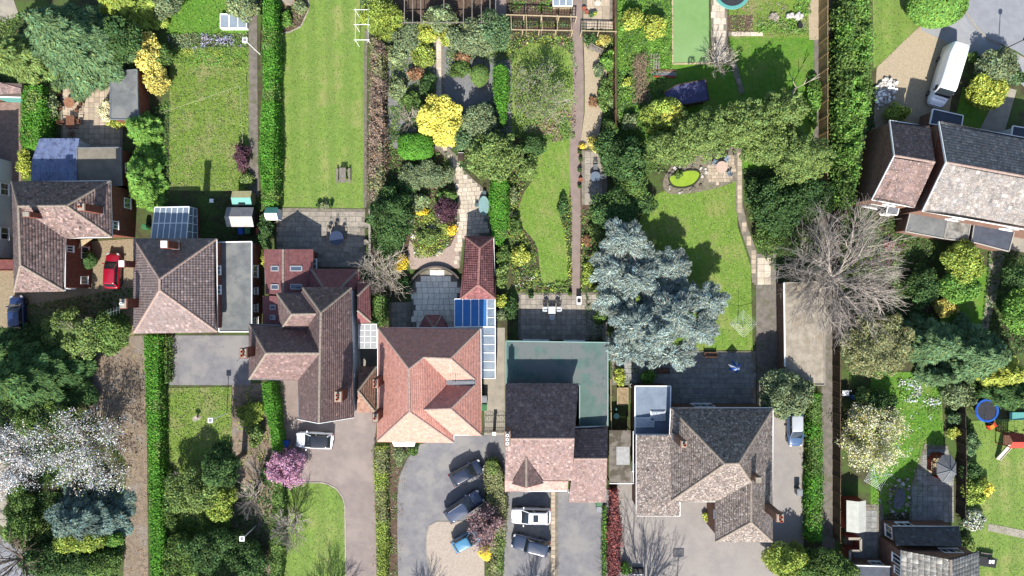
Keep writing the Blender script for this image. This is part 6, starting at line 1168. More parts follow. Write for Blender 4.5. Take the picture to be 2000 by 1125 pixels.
bare_tree(950, 1022, 34, 3.8, "purple-pink leaved small tree over the pale blue car", bark, "tree", "plum_tree", limbs=10, depth=4, up=0.6, ry=27, leafs=(LF['plum'], 6, 0.14, 0.18)); clipped(951, 1078, 16, 16, 1.5, "sun", "round bright yellow clipped shrub below the plum tree", size=0.12); hedge([(955, 1090), (968, 1090), (972, 1140), (956, 1140)], 0.6, "bright", "short bright green edging below the round yellow shrub", size=0.12)
bush(1222, 1110, 11, 14, 1.0, "bright", "small green shrub at the bottom of the crimson hedge"); bush(1381, 1010, 8, 10, 0.6, "lime", "small yellow-green shrub in the forecourt corner"); bush(620, 400, 9, 7, 0.6, "mid", "small clump of green pot plants on the patio edge") if False else None
cover([(545, 745), (556, 745), (556, 870), (548, 870)], [("mid", 1), ("brown", 1)], 40, 0.13, 0.15)
# trees standing just outside the bottom edge; their shadows fall into view
bare_tree(1275, 1235, 95, 8.5, "bare tree just below the forecourt", bark_grey, limbs=11, depth=4, up=0.7); bare_tree(1045, 1228, 50, 6.5, "bare tree just below the drive with two cars", bark_grey, limbs=9, depth=4, up=0.7); bare_tree(630, 1215, 50, 6.0, "bare tree just below the curved front lawn", bark_grey, limbs=9, depth=4, up=0.8); bare_tree(815, 1250, 45, 6.5, "bare tree just below the grey drive", bark_grey, limbs=9, depth=4, up=0.7)
conifer(420, 1235, 90, 70, 10.0, "dark", "dark conifer just below the shaded front garden", levels=8, br=11, size=0.3, dens=0.7)

# short grass standing in and over the edges of the mown lawns
for pts in ([(541, 66), (566, 62), (590, 48), (606, -10), (718, -10), (714, 409), (540, 407)], [(551, 943), (628, 941), (658, 953), (677, 985), (678, 1130), (549, 1130)], [(1250, 420), (1275, 380), (1300, 370), (1350, 373), (1420, 348), (1441, 350), (1441, 440), (1468, 520), (1473, 687), (1372, 687), (1250, 690)], [(1888, 830), (2005, 815), (2005, 1130), (1888, 1130)], [(1425, 70), (1594, 70), (1594, 200), (1440, 200), (1430, 120)], [(1704, -10), (1802, -10), (1797, 54), (1712, 135), (1704, 132)], [(1028, 260), (1114, 262), (1113, 380), (1095, 410), (1109, 470), (1110, 550), (1058, 556), (1044, 480), (1009, 430), (1020, 380), (1040, 340)]):
    cover(pts, [("mid", 1.2), ("olive", 1), ("dry", 0.4)], 30, 0.07, 0.05, name="grass", scale=1.5, z0=0.06)
# fallen leaves and grit along the drives
for pts in ([(732, 800), (738, 800), (736, 1130), (726, 1130)], [(774, 990), (780, 930), (796, 895), (822, 868), (830, 872), (800, 910), (788, 960), (784, 1130), (778, 1130)], [(332, 655), (345, 655), (350, 752), (332, 752)], [(1208, 950), (1216, 950), (1220, 1130), (1208, 1130)], [(1535, 560), (1548, 560), (1548, 750), (1536, 750)], [(250, 700), (285, 660), (290, 1130), (246, 1130)], [(1562, 800), (1580, 800), (1578, 1060), (1560, 1060)]):
    cover(pts, [("brown", 1.5), ("dry", 1), ("rust", 0.6)], 9, 0.09, 0.03, name="fallen_leaves", scale=2.0, z0=0.075, flat=0.85)

# vegetable rows and loose planting
cover([(996, -10), (1078, -10), (1078, 24), (996, 24)], [("bright", 1.2), ("mid", 1), ("brown", 0.8)], 55, 0.14, 0.35, bare=0.25); cover([(996, 36), (1112, 38), (1112, 54), (996, 54)], [("bluegreen", 1), ("mid", 1.2)], 60, 0.13, 0.3, bare=0.15); cover([(1140, 66), (1198, 66), (1198, 90), (1140, 88)], [("mid", 1), ("grey", 1), ("bright", 0.8)], 55, 0.14, 0.35, bare=0.15)
cover([(764, 86), (800, 80), (846, 96), (846, 190), (764, 196)], [("mid", 1.2), ("olive", 1), ("sage", 0.8), ("rust", 0.3)], 62, 0.14, 0.55, bare=0.3); cover([(870, 95), (1000, 95), (1000, 125), (940, 125), (900, 150), (872, 150)], [("mid", 1), ("grey", 1), ("dark", 0.8)], 55, 0.14, 0.5, bare=0.3); cover([(764, 196), (850, 196), (845, 300), (764, 300)], [("mid", 1), ("sage", 0.6), ("dark", 1)], 55, 0.15, 0.55, bare=0.25)
cover([(1426, -10), (1578, -10), (1580, 70), (1426, 70)], [("mid", 1), ("olive", 1.4), ("brown", 0.8)], 34, 0.12, 0.14, bare=0.2, scale=0.8); cover([(-10, 40), (60, 20), (60, 170), (-10, 170)], [("dark", 1), ("mid", 1)], 40, 0.16, 0.3)

# ================================================================ FENCES, WALLS, GATES
fence([(1617, -20), (1617, 410)], 2.3, "tall pale close-boarded fence on the left of the alley", wood_fence, 1.8)
fence([(1641, -20), (1641, 560), (1642, 1060)], 1.9, "long dark board fence on the right of the alley", M("wood_weathered", C(112, 94, 72), C(88, 72, 56), 4.0, 0.85, 0.3, 15, rand=0.15), 1.83)
fence([(1201, -20), (1202, 120), (1203, 245)], 1.8, "brown board fence between the apple tree garden and the lime shrubs", wood_brown, 1.83)
fence([(1193, 742), (1194, 838)], 1.7, "short pale fence beside the teal flat roof", wood_pale, 1.8)
fence([(1886, 780), (1888, 900), (1886, 1010)], 1.7, "dark fence between the red gazebo garden and the right lawn", wood_dark, 1.8)
fence([(988, 58), (1118, 60)], 1.8, "front trellis with pale top rail across the vegetable cage", wood_dark, 2.0, style='trellis', post=wood_pale)
fence([(989, 29), (1126, 33)], 1.8, "rear trellis with pale top rail across the vegetable cage", wood_dark, 2.0, style='trellis', post=wood_pale)
fence([(1136, 60), (1203, 62)], 1.8, "dark trellis right of the brown path", wood_dark, 2.1, style='trellis', post=wood_pale)
o = T("fruit_cage", "pale timber crossbars over the vegetable cage", "fruit cage", base_of((1055, 45, 1.8)))
for x in (998, 1028, 1058, 1088, 1115): MB().bar(W(x, 28, 1.9), W(x + 1, 58, 1.9), 0.07, 0.05).build("crossbar", wood_pale, o)
for x in (998, 1028, 1058, 1088, 1115):
    for y in (29, 58): p = W(x, y, 1.8); MB().bar((p[0], p[1], 0), (p[0], p[1], 1.86), 0.06).build("post", wood_pale, o)
garden_wall([(722, 408), (722, 500)], 0.9, 0.2, white_wall, "low white wall beside the large dark green bush")
o = T("patio_wall", "dark curved dwarf wall round the top of the circular patio", "wall", base_of((852, 560, 0)))
b = MB(); V_ = [W(852 + 53 * math.cos(t), 574 - 53 * math.sin(t)) for t in np.linspace(math.radians(180), math.radians(0), 26)]; [b.bar(p + (0, 0, 0.25), q + (0, 0, 0.25), 0.16, 0.5) for p, q in zip(V_[:-1], V_[1:])]; b.build("wall_body", brick_brown, o); b = MB(); [b.bar(p + (0, 0, 0.52), q + (0, 0, 0.52), 0.22, 0.05) for p, q in zip(V_[:-1], V_[1:])]; b.build("coping", M("dark_coping", C(96, 92, 90), None), o)
def gate(x0, x1, y, label):
    a, c = W(x0, y)[:2], W(x1, y)[:2]; g = T("iron_gate", label, "gate", (*((a + c) / 2), 0), "wrought iron side gates"); b = MB(); L = c[0] - a[0]
    for t in (0, 1): b.bar((a[0] + L * t, a[1], 0.02), (a[0] + L * t, a[1], 1.7), 0.05)
    for z in (0.15, 0.75, 1.45): b.bar((a[0], a[1], z), (c[0], a[1], z), 0.04)
    b.build("frame", dark_metal, g); b = MB(); n = 5
    for i in range(1, n): x = a[0] + L * i / n; b.bar((x, a[1], 0.15), (x, a[1], 1.6 + 0.25 * math.sin(math.pi * i / n)), 0.025)
    for i in range(2): b2 = [(a[0] + L * (0.25 + 0.5 * i) + 0.2 * math.cos(t), a[1], 1.1 + 0.22 * math.sin(t)) for t in np.linspace(0, 6.28, 11)]; b.path(b2, 0.014, 4)
    arc = [(a[0] + L * (0.5 - 0.5 * math.cos(t)), a[1], 1.45 + 0.45 * math.sin(t)) for t in np.linspace(0, math.pi, 10)]; b.path(arc, 0.02, 4); b.build("scrollwork", dark_metal, g)
gate(946, 963, 838, "left wrought iron gate between the two houses"); gate(968, 986, 838, "right wrought iron gate between the two houses")
for x, lb in ((966, "white capped gate pier between the iron gates"),):
    p = W(x, 840); g = T("gate_pier", lb, "pier", p); MB().box((p[0], p[1], 0.95), 0.3, 0.3, 1.9).build("shaft", brick_brown, g); MB().box((p[0], p[1], 1.95), 0.4, 0.4, 0.1).build("cap", white_paint, g)

# ================================================================ VEHICLES
def rrect(x0, x1, hw, rr, n=5):
    pts = []
    for cx, cy, a0 in ((x1 - rr, hw - rr, 0), (x0 + rr, hw - rr, 90), (x0 + rr, -hw + rr, 180), (x1 - rr, -hw + rr, 270)):
        for i in range(n): a = math.radians(a0 + 90 * i / (n - 1)); pts.append((cx + rr * math.cos(a), cy + rr * math.sin(a)))
    return pts
def car(px, py, ang, L, Wd, Ht, body, label, kind='hatch', roofm=None, sunroof=False, spare=False, rails=False):
    t = T("van" if kind == 'van' else "car", label, "van" if kind == 'van' else "car", (0, 0, 0), None); hw = Wd / 2; z_sh = Ht * 0.64; bon = Ht * (0.58 if kind != 'suv' else 0.62); cx = L
    prof = dict(hatch=(-.46, .27, -.36, .06), suv=(-.47, .26, -.40, .06), jeep=(-.47, .16, -.44, .08))
    if kind == 'van':
        z_sh = Ht - 0.12; st = [(-.5, .9, .4, z_sh * .97), (-.492, .97, .32, z_sh), (-.3, 1, .3, z_sh), (.1, 1, .3, z_sh), (.24, 1, .3, z_sh * .99), (.285, .985, .3, z_sh * .93), (.375, .97, .3, z_sh * .56), (.44, .93, .32, z_sh * .47), (.485, .82, .36, z_sh * .4), (.5, .6, .42, z_sh * .3)]
    else:
        st = [(-.5, .72, .42, z_sh * .72), (-.49, .9, .3, z_sh * .95), (-.45, .97, .24, z_sh), (-.3, 1, .22, z_sh), (0, 1, .22, z_sh), (.2, 1, .22, z_sh * .99), (.3, .985, .22, bon), (.4, .95, .22, bon * .96), (.46, .87, .26, bon * .86), (.49, .74, .32, bon * .7), (.5, .6, .4, bon * .55)]
    V, n = [], 0
    for x, w, zl, zs in st:
        h_ = hw * w; half = [(h_ * .88, zl), (h_ * .985, zl + .12), (h_, zl + (zs - zl) * .45), (h_ * .97, zl + (zs - zl) * .86), (h_ * .9, zs - .01), (h_ * .78, zs + .025), (h_ * .4, zs + .05), (0, zs + .058)]
        sec = half + [(-y, z) for y, z in half[-2::-1]]; n = len(sec); V += [(x * L, y, z) for y, z in sec]
    F = [(i * n + j, i * n + j + 1, (i + 1) * n + j + 1, (i + 1) * n + j) for i in range(len(st) - 1) for j in range(n - 1)] + [(i * n, (i + 1) * n, (i + 1) * n + n - 1, i * n + n - 1) for i in range(len(st) - 1)]
    m = MB(); m.add(V, F + [tuple(range(n)), tuple(range((len(st) - 1) * n + n - 1, (len(st) - 1) * n - 1, -1))]); bd = m.build("body", body, t, smooth=True)
    if kind == 'van':
        q = [(.287 * L, .86, .925), (.287 * L, -.86, .925), (.372 * L, -.9, .585), (.372 * L, .9, .585)]; MB().poly([(x + .015, y * hw, z * z_sh + .07) for x, y, z in q][::-1]).build("windscreen", car_glass, t)
        for s in (-1, 1): MB().obox((.27 * L, s * (hw + .004), z_sh * .7), (.045 * L, 0, 0), (0, .012, 0), (0, 0, .26)).build("side_window", car_glass, t)
        b = MB(); [b.obox((-.1 * L, y, z_sh + .06 - abs(y) * 0.02), (.36 * L, 0, 0), (0, .025, 0), (0, 0, .012)) for y in np.linspace(-.62, .62, 6) * hw * 1.1]; b.build("roof_rib", body, t)
        MB().obox((.41 * L, 0, z_sh * .53 + .03), (.02, 0, 0), (0, hw * .6, 0), (0, 0, .015)).build("wiper", plastic_black, t)
    else:
        r0, f0, r1, f1 = prof[kind]; zt = Ht
        rings = [(rrect(r0 * L, f0 * L, hw * .88, .16), z_sh - .03), (rrect((r0 * .35 + r1 * .65) * L, (f0 * .35 + f1 * .65) * L, hw * .77, .2), z_sh + (zt - z_sh) * .68), (rrect(r1 * L, f1 * L, hw * .72, .22), zt - .05)]
        m = MB(); k = len(rings[0][0]); m.add([(x, y, z) for R_, z in rings for x, y in R_], [(i * k + j, i * k + (j + 1) % k, (i + 1) * k + (j + 1) % k, (i + 1) * k + j) for i in range(2) for j in range(k)]); m.build("windows", car_glass, t, smooth=True)
        up = [(rrect(r1 * L - .05, f1 * L + .03, hw * .75, .22), zt - .075), (rrect(r1 * L - .02, f1 * L, hw * .73, .22), zt - .03), (rrect(r1 * L + .1, f1 * L - .12, hw * .6, .22), zt)]
        m = MB(); m.add([(x, y, z) for R_, z in up for x, y in R_], [(i * k + j, i * k + (j + 1) % k, (i + 1) * k + (j + 1) % k, (i + 1) * k + j) for i in range(2) for j in range(k)] + [tuple(range(2 * k, 3 * k))]); rf = m.build("roof", roofm or body, t, smooth=True)
        for s in (-1, 1):
            for P0, P1, w_ in (((f0 * L - .06, s * hw * .84, z_sh), (f1 * L, s * hw * .71, zt - .06), .07), ((r0 * L + .08, s * hw * .84, z_sh), (r1 * L, s * hw * .71, zt - .06), .16), (((f0 + r0) / 2 * L * .3, s * hw * .865, z_sh), ((f1 + r1) / 2 * L * .6, s * hw * .735, zt - .07), .07)): MB().bar(P0, P1, w_, .05).build("pillar", body, t)
        if sunroof: MB().obox(((r1 + f1) / 2 * L + .25, 0, zt + .006), (.3, 0, 0), (0, hw * .45, 0), (0, 0, .006)).build("sunroof", car_glass, t)
        if rails: 
            for s in (-1, 1): MB().bar((r1 * L + .2, s * hw * .66, zt + .02), (f1 * L - .2, s * hw * .66, zt + .02), .04, .05).build("roof_rail", alu, t)
        if spare: MB().tube((-.5 * L - .02, 0, z_sh * .8), (-.5 * L - .24, 0, z_sh * .8), .34, .33, 16).build("spare_wheel", tyre, t)
    for s in (-1, 1):
        for x in (-.29, .31):
            w = MB().tube((x * L, s * (hw - .2), .33), (x * L, s * (hw + .005), .33), .33, .33, 18).build("wheel", tyre, t); MB().lathe((0, 0, 0), [(0.0, 0.02), (.2, .03), (.22, 0.0)], 14) and MB().tube((x * L, s * (hw + .006), .33), (x * L, s * (hw + .016), .33), .21, .19, 14).build("rim", chrome, w)
        zf = z_sh * (.4 if kind == 'van' else .9 * bon / z_sh); MB().obox((.468 * L, s * hw * .68, zf * .93), (.1, -s * .05, -.03), (0, .13, 0), (.02, 0, .07)).build("headlight", lamp_clear, t)
        MB().obox((-.497 * L, s * hw * .82, z_sh * .78), (.03, 0, 0), (0, .1, 0), (0, 0, .13)).build("taillight", lamp_red, t)
        xm = (.3 if kind == 'van' else prof[kind][1] - .07) * L; MB().obox((xm, s * (hw + .1), z_sh * (.62 if kind == 'van' else 1.0) + .05), (.06, 0, 0), (0, .11, 0), (0, 0, .07)).build("door_mirror", plastic_black if kind == 'van' else body, t)
    p = W(px, py, Ht * .5); return place(t, (p[0], p[1], .05), math.radians(ang))
cp_ = lambda n, c, k=1.0: M("car_paint_" + n, C(*c, k), None, rough=0.28, spec=0.5, coat=0.8)
car(220, 529, 88, 4.2, 1.75, 1.45, cp_("red", (176, 24, 50)), "red hatchback parked between the two left houses")
car(34, 612, 92, 4.2, 1.75, 1.45, cp_("navy", (44, 62, 110)), "dark blue car parked at the left edge beside dark conifers")
car(614, 860, 177, 4.3, 1.9, 1.6, cp_("white", (236, 238, 242), 1.6), "white car with a black glass roof on the pink drive", 'suv', roofm=cp_("black", (40, 44, 50)))
car(911, 923, 28, 4.05, 1.75, 1.5, cp_("blueblack", (40, 50, 74)), "blue-black hatchback, topmost of three cars on the curved drive")
car(907, 989, 34, 4.85, 1.9, 1.65, cp_("slateblue", (64, 78, 108)), "large slate blue car, middle of three on the curved drive", 'suv', rails=True)
car(913, 1055, 28, 3.7, 1.65, 1.5, cp_("skyblue", (84, 150, 190)), "small sky blue car half under the plum tree")
car(1037, 1008, 179, 4.6, 1.85, 1.66, cp_("white2", (240, 241, 244), 1.6), "white estate car with a sunroof on the tarmac drive", 'suv', sunroof=True, rails=True)
car(1036, 1064, 166, 4.4, 1.85, 1.75, cp_("steel", (52, 66, 92)), "dark blue off-road car with spare wheel below the white car", 'jeep', spare=True)
car(1553, 836, -89, 4.3, 1.75, 1.5, cp_("denim", (76, 108, 150)), "blue car with pale roof on the side drive under a tree", roofm=cp_("silver", (200, 206, 212)))
car(1849, 148, -107, 7.0, 2.05, 2.6, cp_("vanwhite", (244, 246, 250), 1.7), "long white panel van parked on the tan gravel drive", 'van')

# ================================================================ SHEDS AND FRAMES
def shed(pts, ze, zr, axis, wallm, roof1, roof2, label, name="shed", cat="shed", over=0.12, door=True):
    """pts: eave rectangle px (x0,y0,x1,y1) at ze; axis 'x' or 'y' = ridge direction"""
    x0, y0, x1, y1 = pts; A, B_ = W(x0, y1, ze), W(x1, y0, ze); t = T(name, label, cat, ((A[0] + B_[0]) / 2, (A[1] + B_[1]) / 2, 0)); ax, ay, bx, by = A[0], A[1], B_[0], B_[1]; mx, my = (ax + bx) / 2, (ay + by) / 2
    MB().prism([(ax + over, ay + over), (bx - over, ay + over), (bx - over, by - over), (ax + over, by - over)], 0, ze - .02).build("wall", wallm, t)
    if axis == 'x': R = [[(ax, ay, ze), (bx, ay, ze), (bx, my, zr), (ax, my, zr)], [(ax, my, zr), (bx, my, zr), (bx, by, ze), (ax, by, ze)]]; G = [[(ax + over, ay + over, ze), (ax + over, my, zr - .05), (ax + over, by - over, ze)], [(bx - over, ay + over, ze), (bx - over, my, zr - .05), (bx - over, by - over, ze)]]
    else: R = [[(ax, ay, ze), (mx, ay, zr), (mx, by, zr), (ax, by, ze)], [(mx, ay, zr), (bx, ay, ze), (bx, by, ze), (mx, by, zr)]]; G = [[(ax + over, ay + over, ze), (mx, ay + over, zr - .05), (bx - over, ay + over, ze)], [(ax + over, by - over, ze), (mx, by - over, zr - .05), (bx - over, by - over, ze)]]
    for q, m in zip(R, (roof1, roof2)): MB().add([(x, y, z + .04) for x, y, z in q] + [(x, y, z) for x, y, z in q], [(0, 1, 2, 3), (7, 6, 5, 4), (0, 4, 5, 1), (1, 5, 6, 2), (2, 6, 7, 3), (3, 7, 4, 0)]).build("roof_slope", m, t)
    for q in G: MB().poly(q).build("gable_wall", wallm, t)
    if door: MB().box((mx, ay + over - .02, .95), .8, .04, 1.85).build("door", wood_dark, t)
    return t
shed((443, 405, 496, 443), 1.9, 2.5, 'x', wood_dark, M("felt_shed_pale", C(206, 202, 196), C(190, 186, 180), 2.0, 0.9), M("felt_shed_grey", C(150, 150, 152), C(134, 134, 138), 2.0, 0.9), "garden shed with grey felt gable roof above the annexe")
shed((454, 373, 492, 401), 1.5, 1.9, 'x', wood_pale, plastic_teal, M("cream_boards", C(222, 214, 160), C(200, 192, 138), 3.0, 0.8), "small cream and teal playhouse roof above the grey shed", name="playhouse", cat="playhouse")
shed((519, 405, 543, 430), 1.7, 2.2, 'x', white_wall, white_paint, plastic_teal, "tiny white and teal garden cupboard at the corner of the paved patio", name="garden_cupboard", cat="cupboard")
shed((1653, 977, 1691, 1038), 1.9, 2.4, 'y', wood_red, M("felt_ivory", C(214, 216, 206), C(200, 202, 192), 2.0, 0.9), M("felt_ivory2", C(206, 208, 200), C(192, 194, 186), 2.0, 0.9), "red-brown timber shed with ivory roof beside the alley fence")
o = T("garden_shed", "low dark navy roofed shed in the shade behind the yew row", "shed", base_of((1340, 180, 2))); flat_roof(o, [(1298, 180), (1322, 166), (1378, 155), (1385, 196), (1332, 205), (1300, 194)], 2.0, M("navy_felt", C(86, 88, 130), C(76, 78, 116), 1.5, 0.8), wood_dark, edge=wood_dark)
o = T("cold_frame", "white cold frame box on the upper lawn", "cold frame", base_of((456, 41, .5))); A, B_ = W(431, 55, .5), W(482, 28, .5); b = MB()
for p, q in (((A[0], A[1]), (B_[0], A[1])), ((B_[0], A[1]), (B_[0], B_[1])), ((B_[0], B_[1]), (A[0], B_[1])), ((A[0], B_[1]), (A[0], A[1]))): b.bar((*p, .25), (*q, .25), .1, .5)
b.build("box", white_paint, o); glazing(o, [(A[0], A[1], .52), (B_[0], A[1], .52), (B_[0], B_[1], .52), (A[0], B_[1], .52)], 3, 1, white_paint, glass_clear, t=.1)
o = T("cold_frame", "pale glass cold frame at the top of the vegetable cage", "cold frame", base_of((1099, 2, .8))); A, B_ = W(1080, 12, .9), W(1118, -20, .9); b = MB(); b.prism([(A[0], A[1]), (B_[0], A[1]), (B_[0], B_[1]), (A[0], B_[1])], 0, .85); b.build("box", wood_pale, o); glazing(o, [(A[0], A[1], .9), (B_[0], A[1], .9), (B_[0], B_[1], .9), (A[0], B_[1], .9)], 3, 1, white_paint, glass_clear, t=.08)
o = T("pergola", "row of pale rafters over the dark soil plot at the top", "pergola", base_of((880, 10, 2)))
for x in (790, 806, 822, 867, 905, 922, 940, 957, 968): MB().bar(W(x, -60, 2.2), W(x, 46 if x != 867 else 20, 2.2), .08, .1).build("rafter", wood_grey, o)
b = MB(); b.bar(W(785, 44, 2.1), W(972, 44, 2.1), .08, .1); b.bar(W(785, -55, 2.1), W(972, -55, 2.1), .08, .1); b.build("beam", wood_grey, o); [MB().bar((*W(x, y, 2.1)[:2], 0), (*W(x, y, 2.1)[:2], 2.1), .08).build("post", wood_grey, o) for x in (786, 880, 971) for y in (44, -55)]
o = T("rose_arch", "white painted rose arches over the edge of the striped lawn", "arch", base_of((706, 48, 2)))
for y in (19, 48, 78): b = MB(); b.bar(W(691, y, 2.2), W(722, y, 2.2), .05, .05); b.build("crossbar", white_paint, o)
[MB().bar((*W(x, y, 2.2)[:2], 0), (*W(x, y, 2.2)[:2], 2.2), .05).build("post", white_paint, o) for x in (694, 719) for y in (19, 48, 78)]; [MB().bar(W(x, 15, 2.15), W(x, 82, 2.15), .025).build("side_rail", white_paint, o) for x in (694, 719)]

# ================================================================ GARDEN FURNITURE
def chair_proto(mat, name="garden_chair", metal=False):
    t = T(name, "x", "chair"); b = MB()
    if metal:
        MB().lathe((0, 0, .43), [(.0, .0), (.22, .0), (.22, .03), (0, .03)], 14).build("seat", mat, t); b = MB(); b.path([(.2 * math.cos(a) - .02 * 0, .2 * math.sin(a), .46 + .45 * math.cos((a - math.pi) * .5) ** 2) for a in np.linspace(math.pi * .55, math.pi * 1.45, 9)], .016, 5); b.path([(-.2, y, .46 + .42 * (1 - abs(y) * 3)) for y in (-.1, 0, .1)], .012, 4); [b.tube((-.2, y, .44), (-.21, y, .88), .012, n=4) for y in (-.1, -.03, .04, .11)]; b.build("backrest", mat, t)
    else:
        b = MB(); [b.box((-.17 + .115 * i, 0, .43), .1, .44, .03) for i in range(4)]; b.build("seat", mat, t); b = MB(); [b.box((-.24 - .03 * i, 0, .58 + .11 * i), .03, .44, .085) for i in range(4)]; b.build("backrest", mat, t)
        for s in (-1, 1): MB().box((-.02, s * .25, .64), .46, .06, .03).build("armrest", mat, t)
    for x in (-.19, .19):
        for y in (-.19, .19): MB().box((x, y, .215), .05, .05, .43).build("leg", mat, t)
    return t
def put_chairs(proto, items, group, used=[]):
    first = True
    for x, y, rz, lb in items:
        c = proto if first else copy_tree(proto); first = False; p = W(x, y, .45); place(c, (p[0], p[1], .05), rz, lb, group)
D = math.radians
def table(px, py, r, h, mat, label, shape='round', rx=None, ry=None, legm=None, hole=False):
    p = W(px, py, h); t = T("garden_table", label, "table", (p[0], p[1], .05))
    if shape == 'round':
        MB().lathe((p[0], p[1], h), [(0.06 if hole else 0, -.03), (r, -.03), (r, .01), (0.06 if hole else 0, .01)] , 24, 1, (ry or r) / r).build("table_top", mat, t)
        for a in range(4): c, s = math.cos(a * 1.57 + .78) * r * .6, math.sin(a * 1.57 + .78) * (ry or r) * .6; MB().tube((p[0] + c, p[1] + s, .05), (p[0] + c * .8, p[1] + s * .8, h - .03), .03).build("leg", legm or mat, t)
    else:
        n = max(3, int(rx * 2 / .16)); b = MB(); [b.box((p[0] - rx + (i + .5) * 2 * rx / n, p[1], h), 2 * rx / n - .012, ry * 2, .04) for i in range(n)]; b.build("table_top", mat, t)
        for sx in (-1, 1):
            for sy in (-1, 1): MB().box((p[0] + sx * rx * .85, p[1] + sy * ry * .88, h / 2), .07, .07, h - .06).build("leg", legm or mat, t)
    return t
table(135, 200, .62, .74, M("teak", C(176, 128, 98), C(150, 104, 80), 4.0, .8, .2), "round teak table among chairs on the pale slab patio", hole=True); table(137, 238, 0, .74, wood_brown, "rectangular teak table below the round one", 'rect', rx=.5, ry=.75)
put_chairs(chair_proto(wood_brown), [(114, 182, D(-30), "teak chair at the far left of the round teak table"), (142, 178, D(-95), "teak chair at the top of the round teak table"), (160, 186, D(-145), "teak chair upper right of the round teak table"), (158, 203, D(175), "teak chair right of the round teak table"), (150, 214, D(125), "teak chair lower right of the round teak table"), (118, 210, D(20), "teak chair lower left of the round teak table"), (122, 240, D(0), "teak chair left of the rectangular teak table"), (154, 238, D(180), "teak chair right of the rectangular teak table"), (140, 262, D(90), "teak chair below the rectangular teak table")], "teak chairs on the pale slab patio")
table(657, 465, .85, .72, M("black_glass", C(62, 74, 100), None, rough=.08, spec=.7), "round dark glass table on the paved patio", legm=dark_metal)
put_chairs(chair_proto(dark_metal, metal=True), [(657, 437, D(-90), "black metal chair at the top of the round glass table"), (645, 443, D(-60), "black metal chair upper left of the round glass table"), (671, 445, D(-125), "black metal chair upper right of the round glass table"), (639, 464, D(0), "black metal chair left of the round glass table"), (673, 462, D(180), "black metal chair right of the round glass table")], "black metal patio chairs")
table(945, 402, .62, .72, M("verdigris", C(150, 186, 186), C(132, 168, 168), 6.0, .5), "oval teal metal table beside the rounded clipped hedge", ry=1.15)
put_chairs(chair_proto(M("verdigris_dark", C(96, 116, 120), None, rough=.5), metal=True), [(946, 377, D(-90), "teal metal chair at the top of the oval table"), (931, 400, D(0), "teal metal chair left of the oval table"), (948, 430, D(90), "teal metal chair below the oval table")], "teal metal chairs round the oval table")
table(1078, 606, 0, .72, M("white_plastic", C(226, 230, 234), None, rough=.5), "white square table on the shaded slab patio", 'rect', rx=.42, ry=.42)
put_chairs(chair_proto(MATS["white_plastic"]), [(1065, 604, D(0), "white chair left of the white square table"), (1091, 604, D(180), "white chair right of the white square table"), (1078, 619, D(90), "white chair below the white square table")], "white chairs on the slab patio"); put_chairs(chair_proto(plastic_black), [(1067, 590, D(-60), "dark chair upper left of the white square table"), (1089, 590, D(-120), "dark chair upper right of the white square table")], "dark chairs on the slab patio")
table(1163, 345, .6, .72, M("glass_top_grey", C(120, 134, 150), None, rough=.15, spec=.6), "round glass table on the shaded paved corner", legm=grey_metal); put_chairs(chair_proto(grey_metal), [(1163, 328, D(-90), "grey chair above the shaded glass table"), (1177, 345, D(180), "grey chair right of the shaded glass table"), (1163, 361, D(90), "grey chair below the shaded glass table")], "grey chairs round the shaded glass table")
table(1410, 326, .68, .72, M("pink_stone", C(222, 196, 180), C(206, 180, 164), 4.0, .7), "round pale pink table on the small round patio"); put_chairs(chair_proto(M("blue_grey_wood", C(140, 160, 178), None, rough=.7)), [(1418, 312, D(-120), "blue-grey chair above the pale pink table"), (1396, 318, D(-20), "blue-grey chair left of the pale pink table"), (1424, 339, D(140), "blue-grey chair right of the pale pink table")], "blue-grey chairs on the round patio")
def picnic(px, py, label):
    p = W(px, py, .75); t = T("picnic_table", label, "picnic table", (p[0], p[1], 0)); b = MB(); [b.box((p[0] + (i - 2) * .15, p[1], .74), .135, 1.75, .04) for i in range(5)]; b.build("table_top", wood_grey, t)
    for s in (-1, 1): b = MB(); [b.box((p[0] + s * (.66 + .13 * i), p[1], .44), .115, 1.75, .04) for i in range(2)]; b.build("bench_seat", wood_grey, t)
    for y in (-.6, .6): b = MB(); b.bar((p[0] - .8, p[1] + y, .38), (p[0] + .8, p[1] + y, .38), .05, .1); b.bar((p[0] - .6, p[1] + y + .05, 0.03), (p[0] - .25, p[1] + y + .05, .72), .05, .1); b.bar((p[0] + .6, p[1] + y + .05, .03), (p[0] + .25, p[1] + y + .05, .72), .05, .1); b.build("leg_frame", wood_grey, t)
picnic(669, 342, "weathered grey picnic table on the striped lawn")
def bench(px, py, rz, mat, label, L=1.5):
    t = T("bench", label, "bench"); [MB().box((0, -.17 + .115 * i, .43), L, .1, .035).build("seat_slat", mat, t) for i in range(4)]; [MB().box((0, .26 + .02 * i, .55 + .12 * i), L, .03, .09).build("back_slat", mat, t) for i in range(3)]
    for s in (-1, 1):
        MB().box((s * (L / 2 - .03), .0, .62), .06, .5, .04).build("armrest", mat, t)
        for y in (-.2, .24): MB().box((s * (L / 2 - .04), y, .3 if y < 0 else .42), .06, .06, .6 if y < 0 else .84).build("leg", mat, t)
    p = W(px, py, .45); place(t, (p[0], p[1], .05), rz)
bench(1163, 97, D(-27), wood_grey, "grey garden bench on the tan gravel", 1.7); bench(1471, 379, D(65), wood_grey, "grey bench at the lawn edge by the curved path", 1.4); bench(1388, 692, D(180), wood_brown, "brown bench on the slab patio below the clothes dryer", 1.5); bench(1296, 724, D(180), wood_brown, "brown bench at the edge of the blue cedar", 1.4)
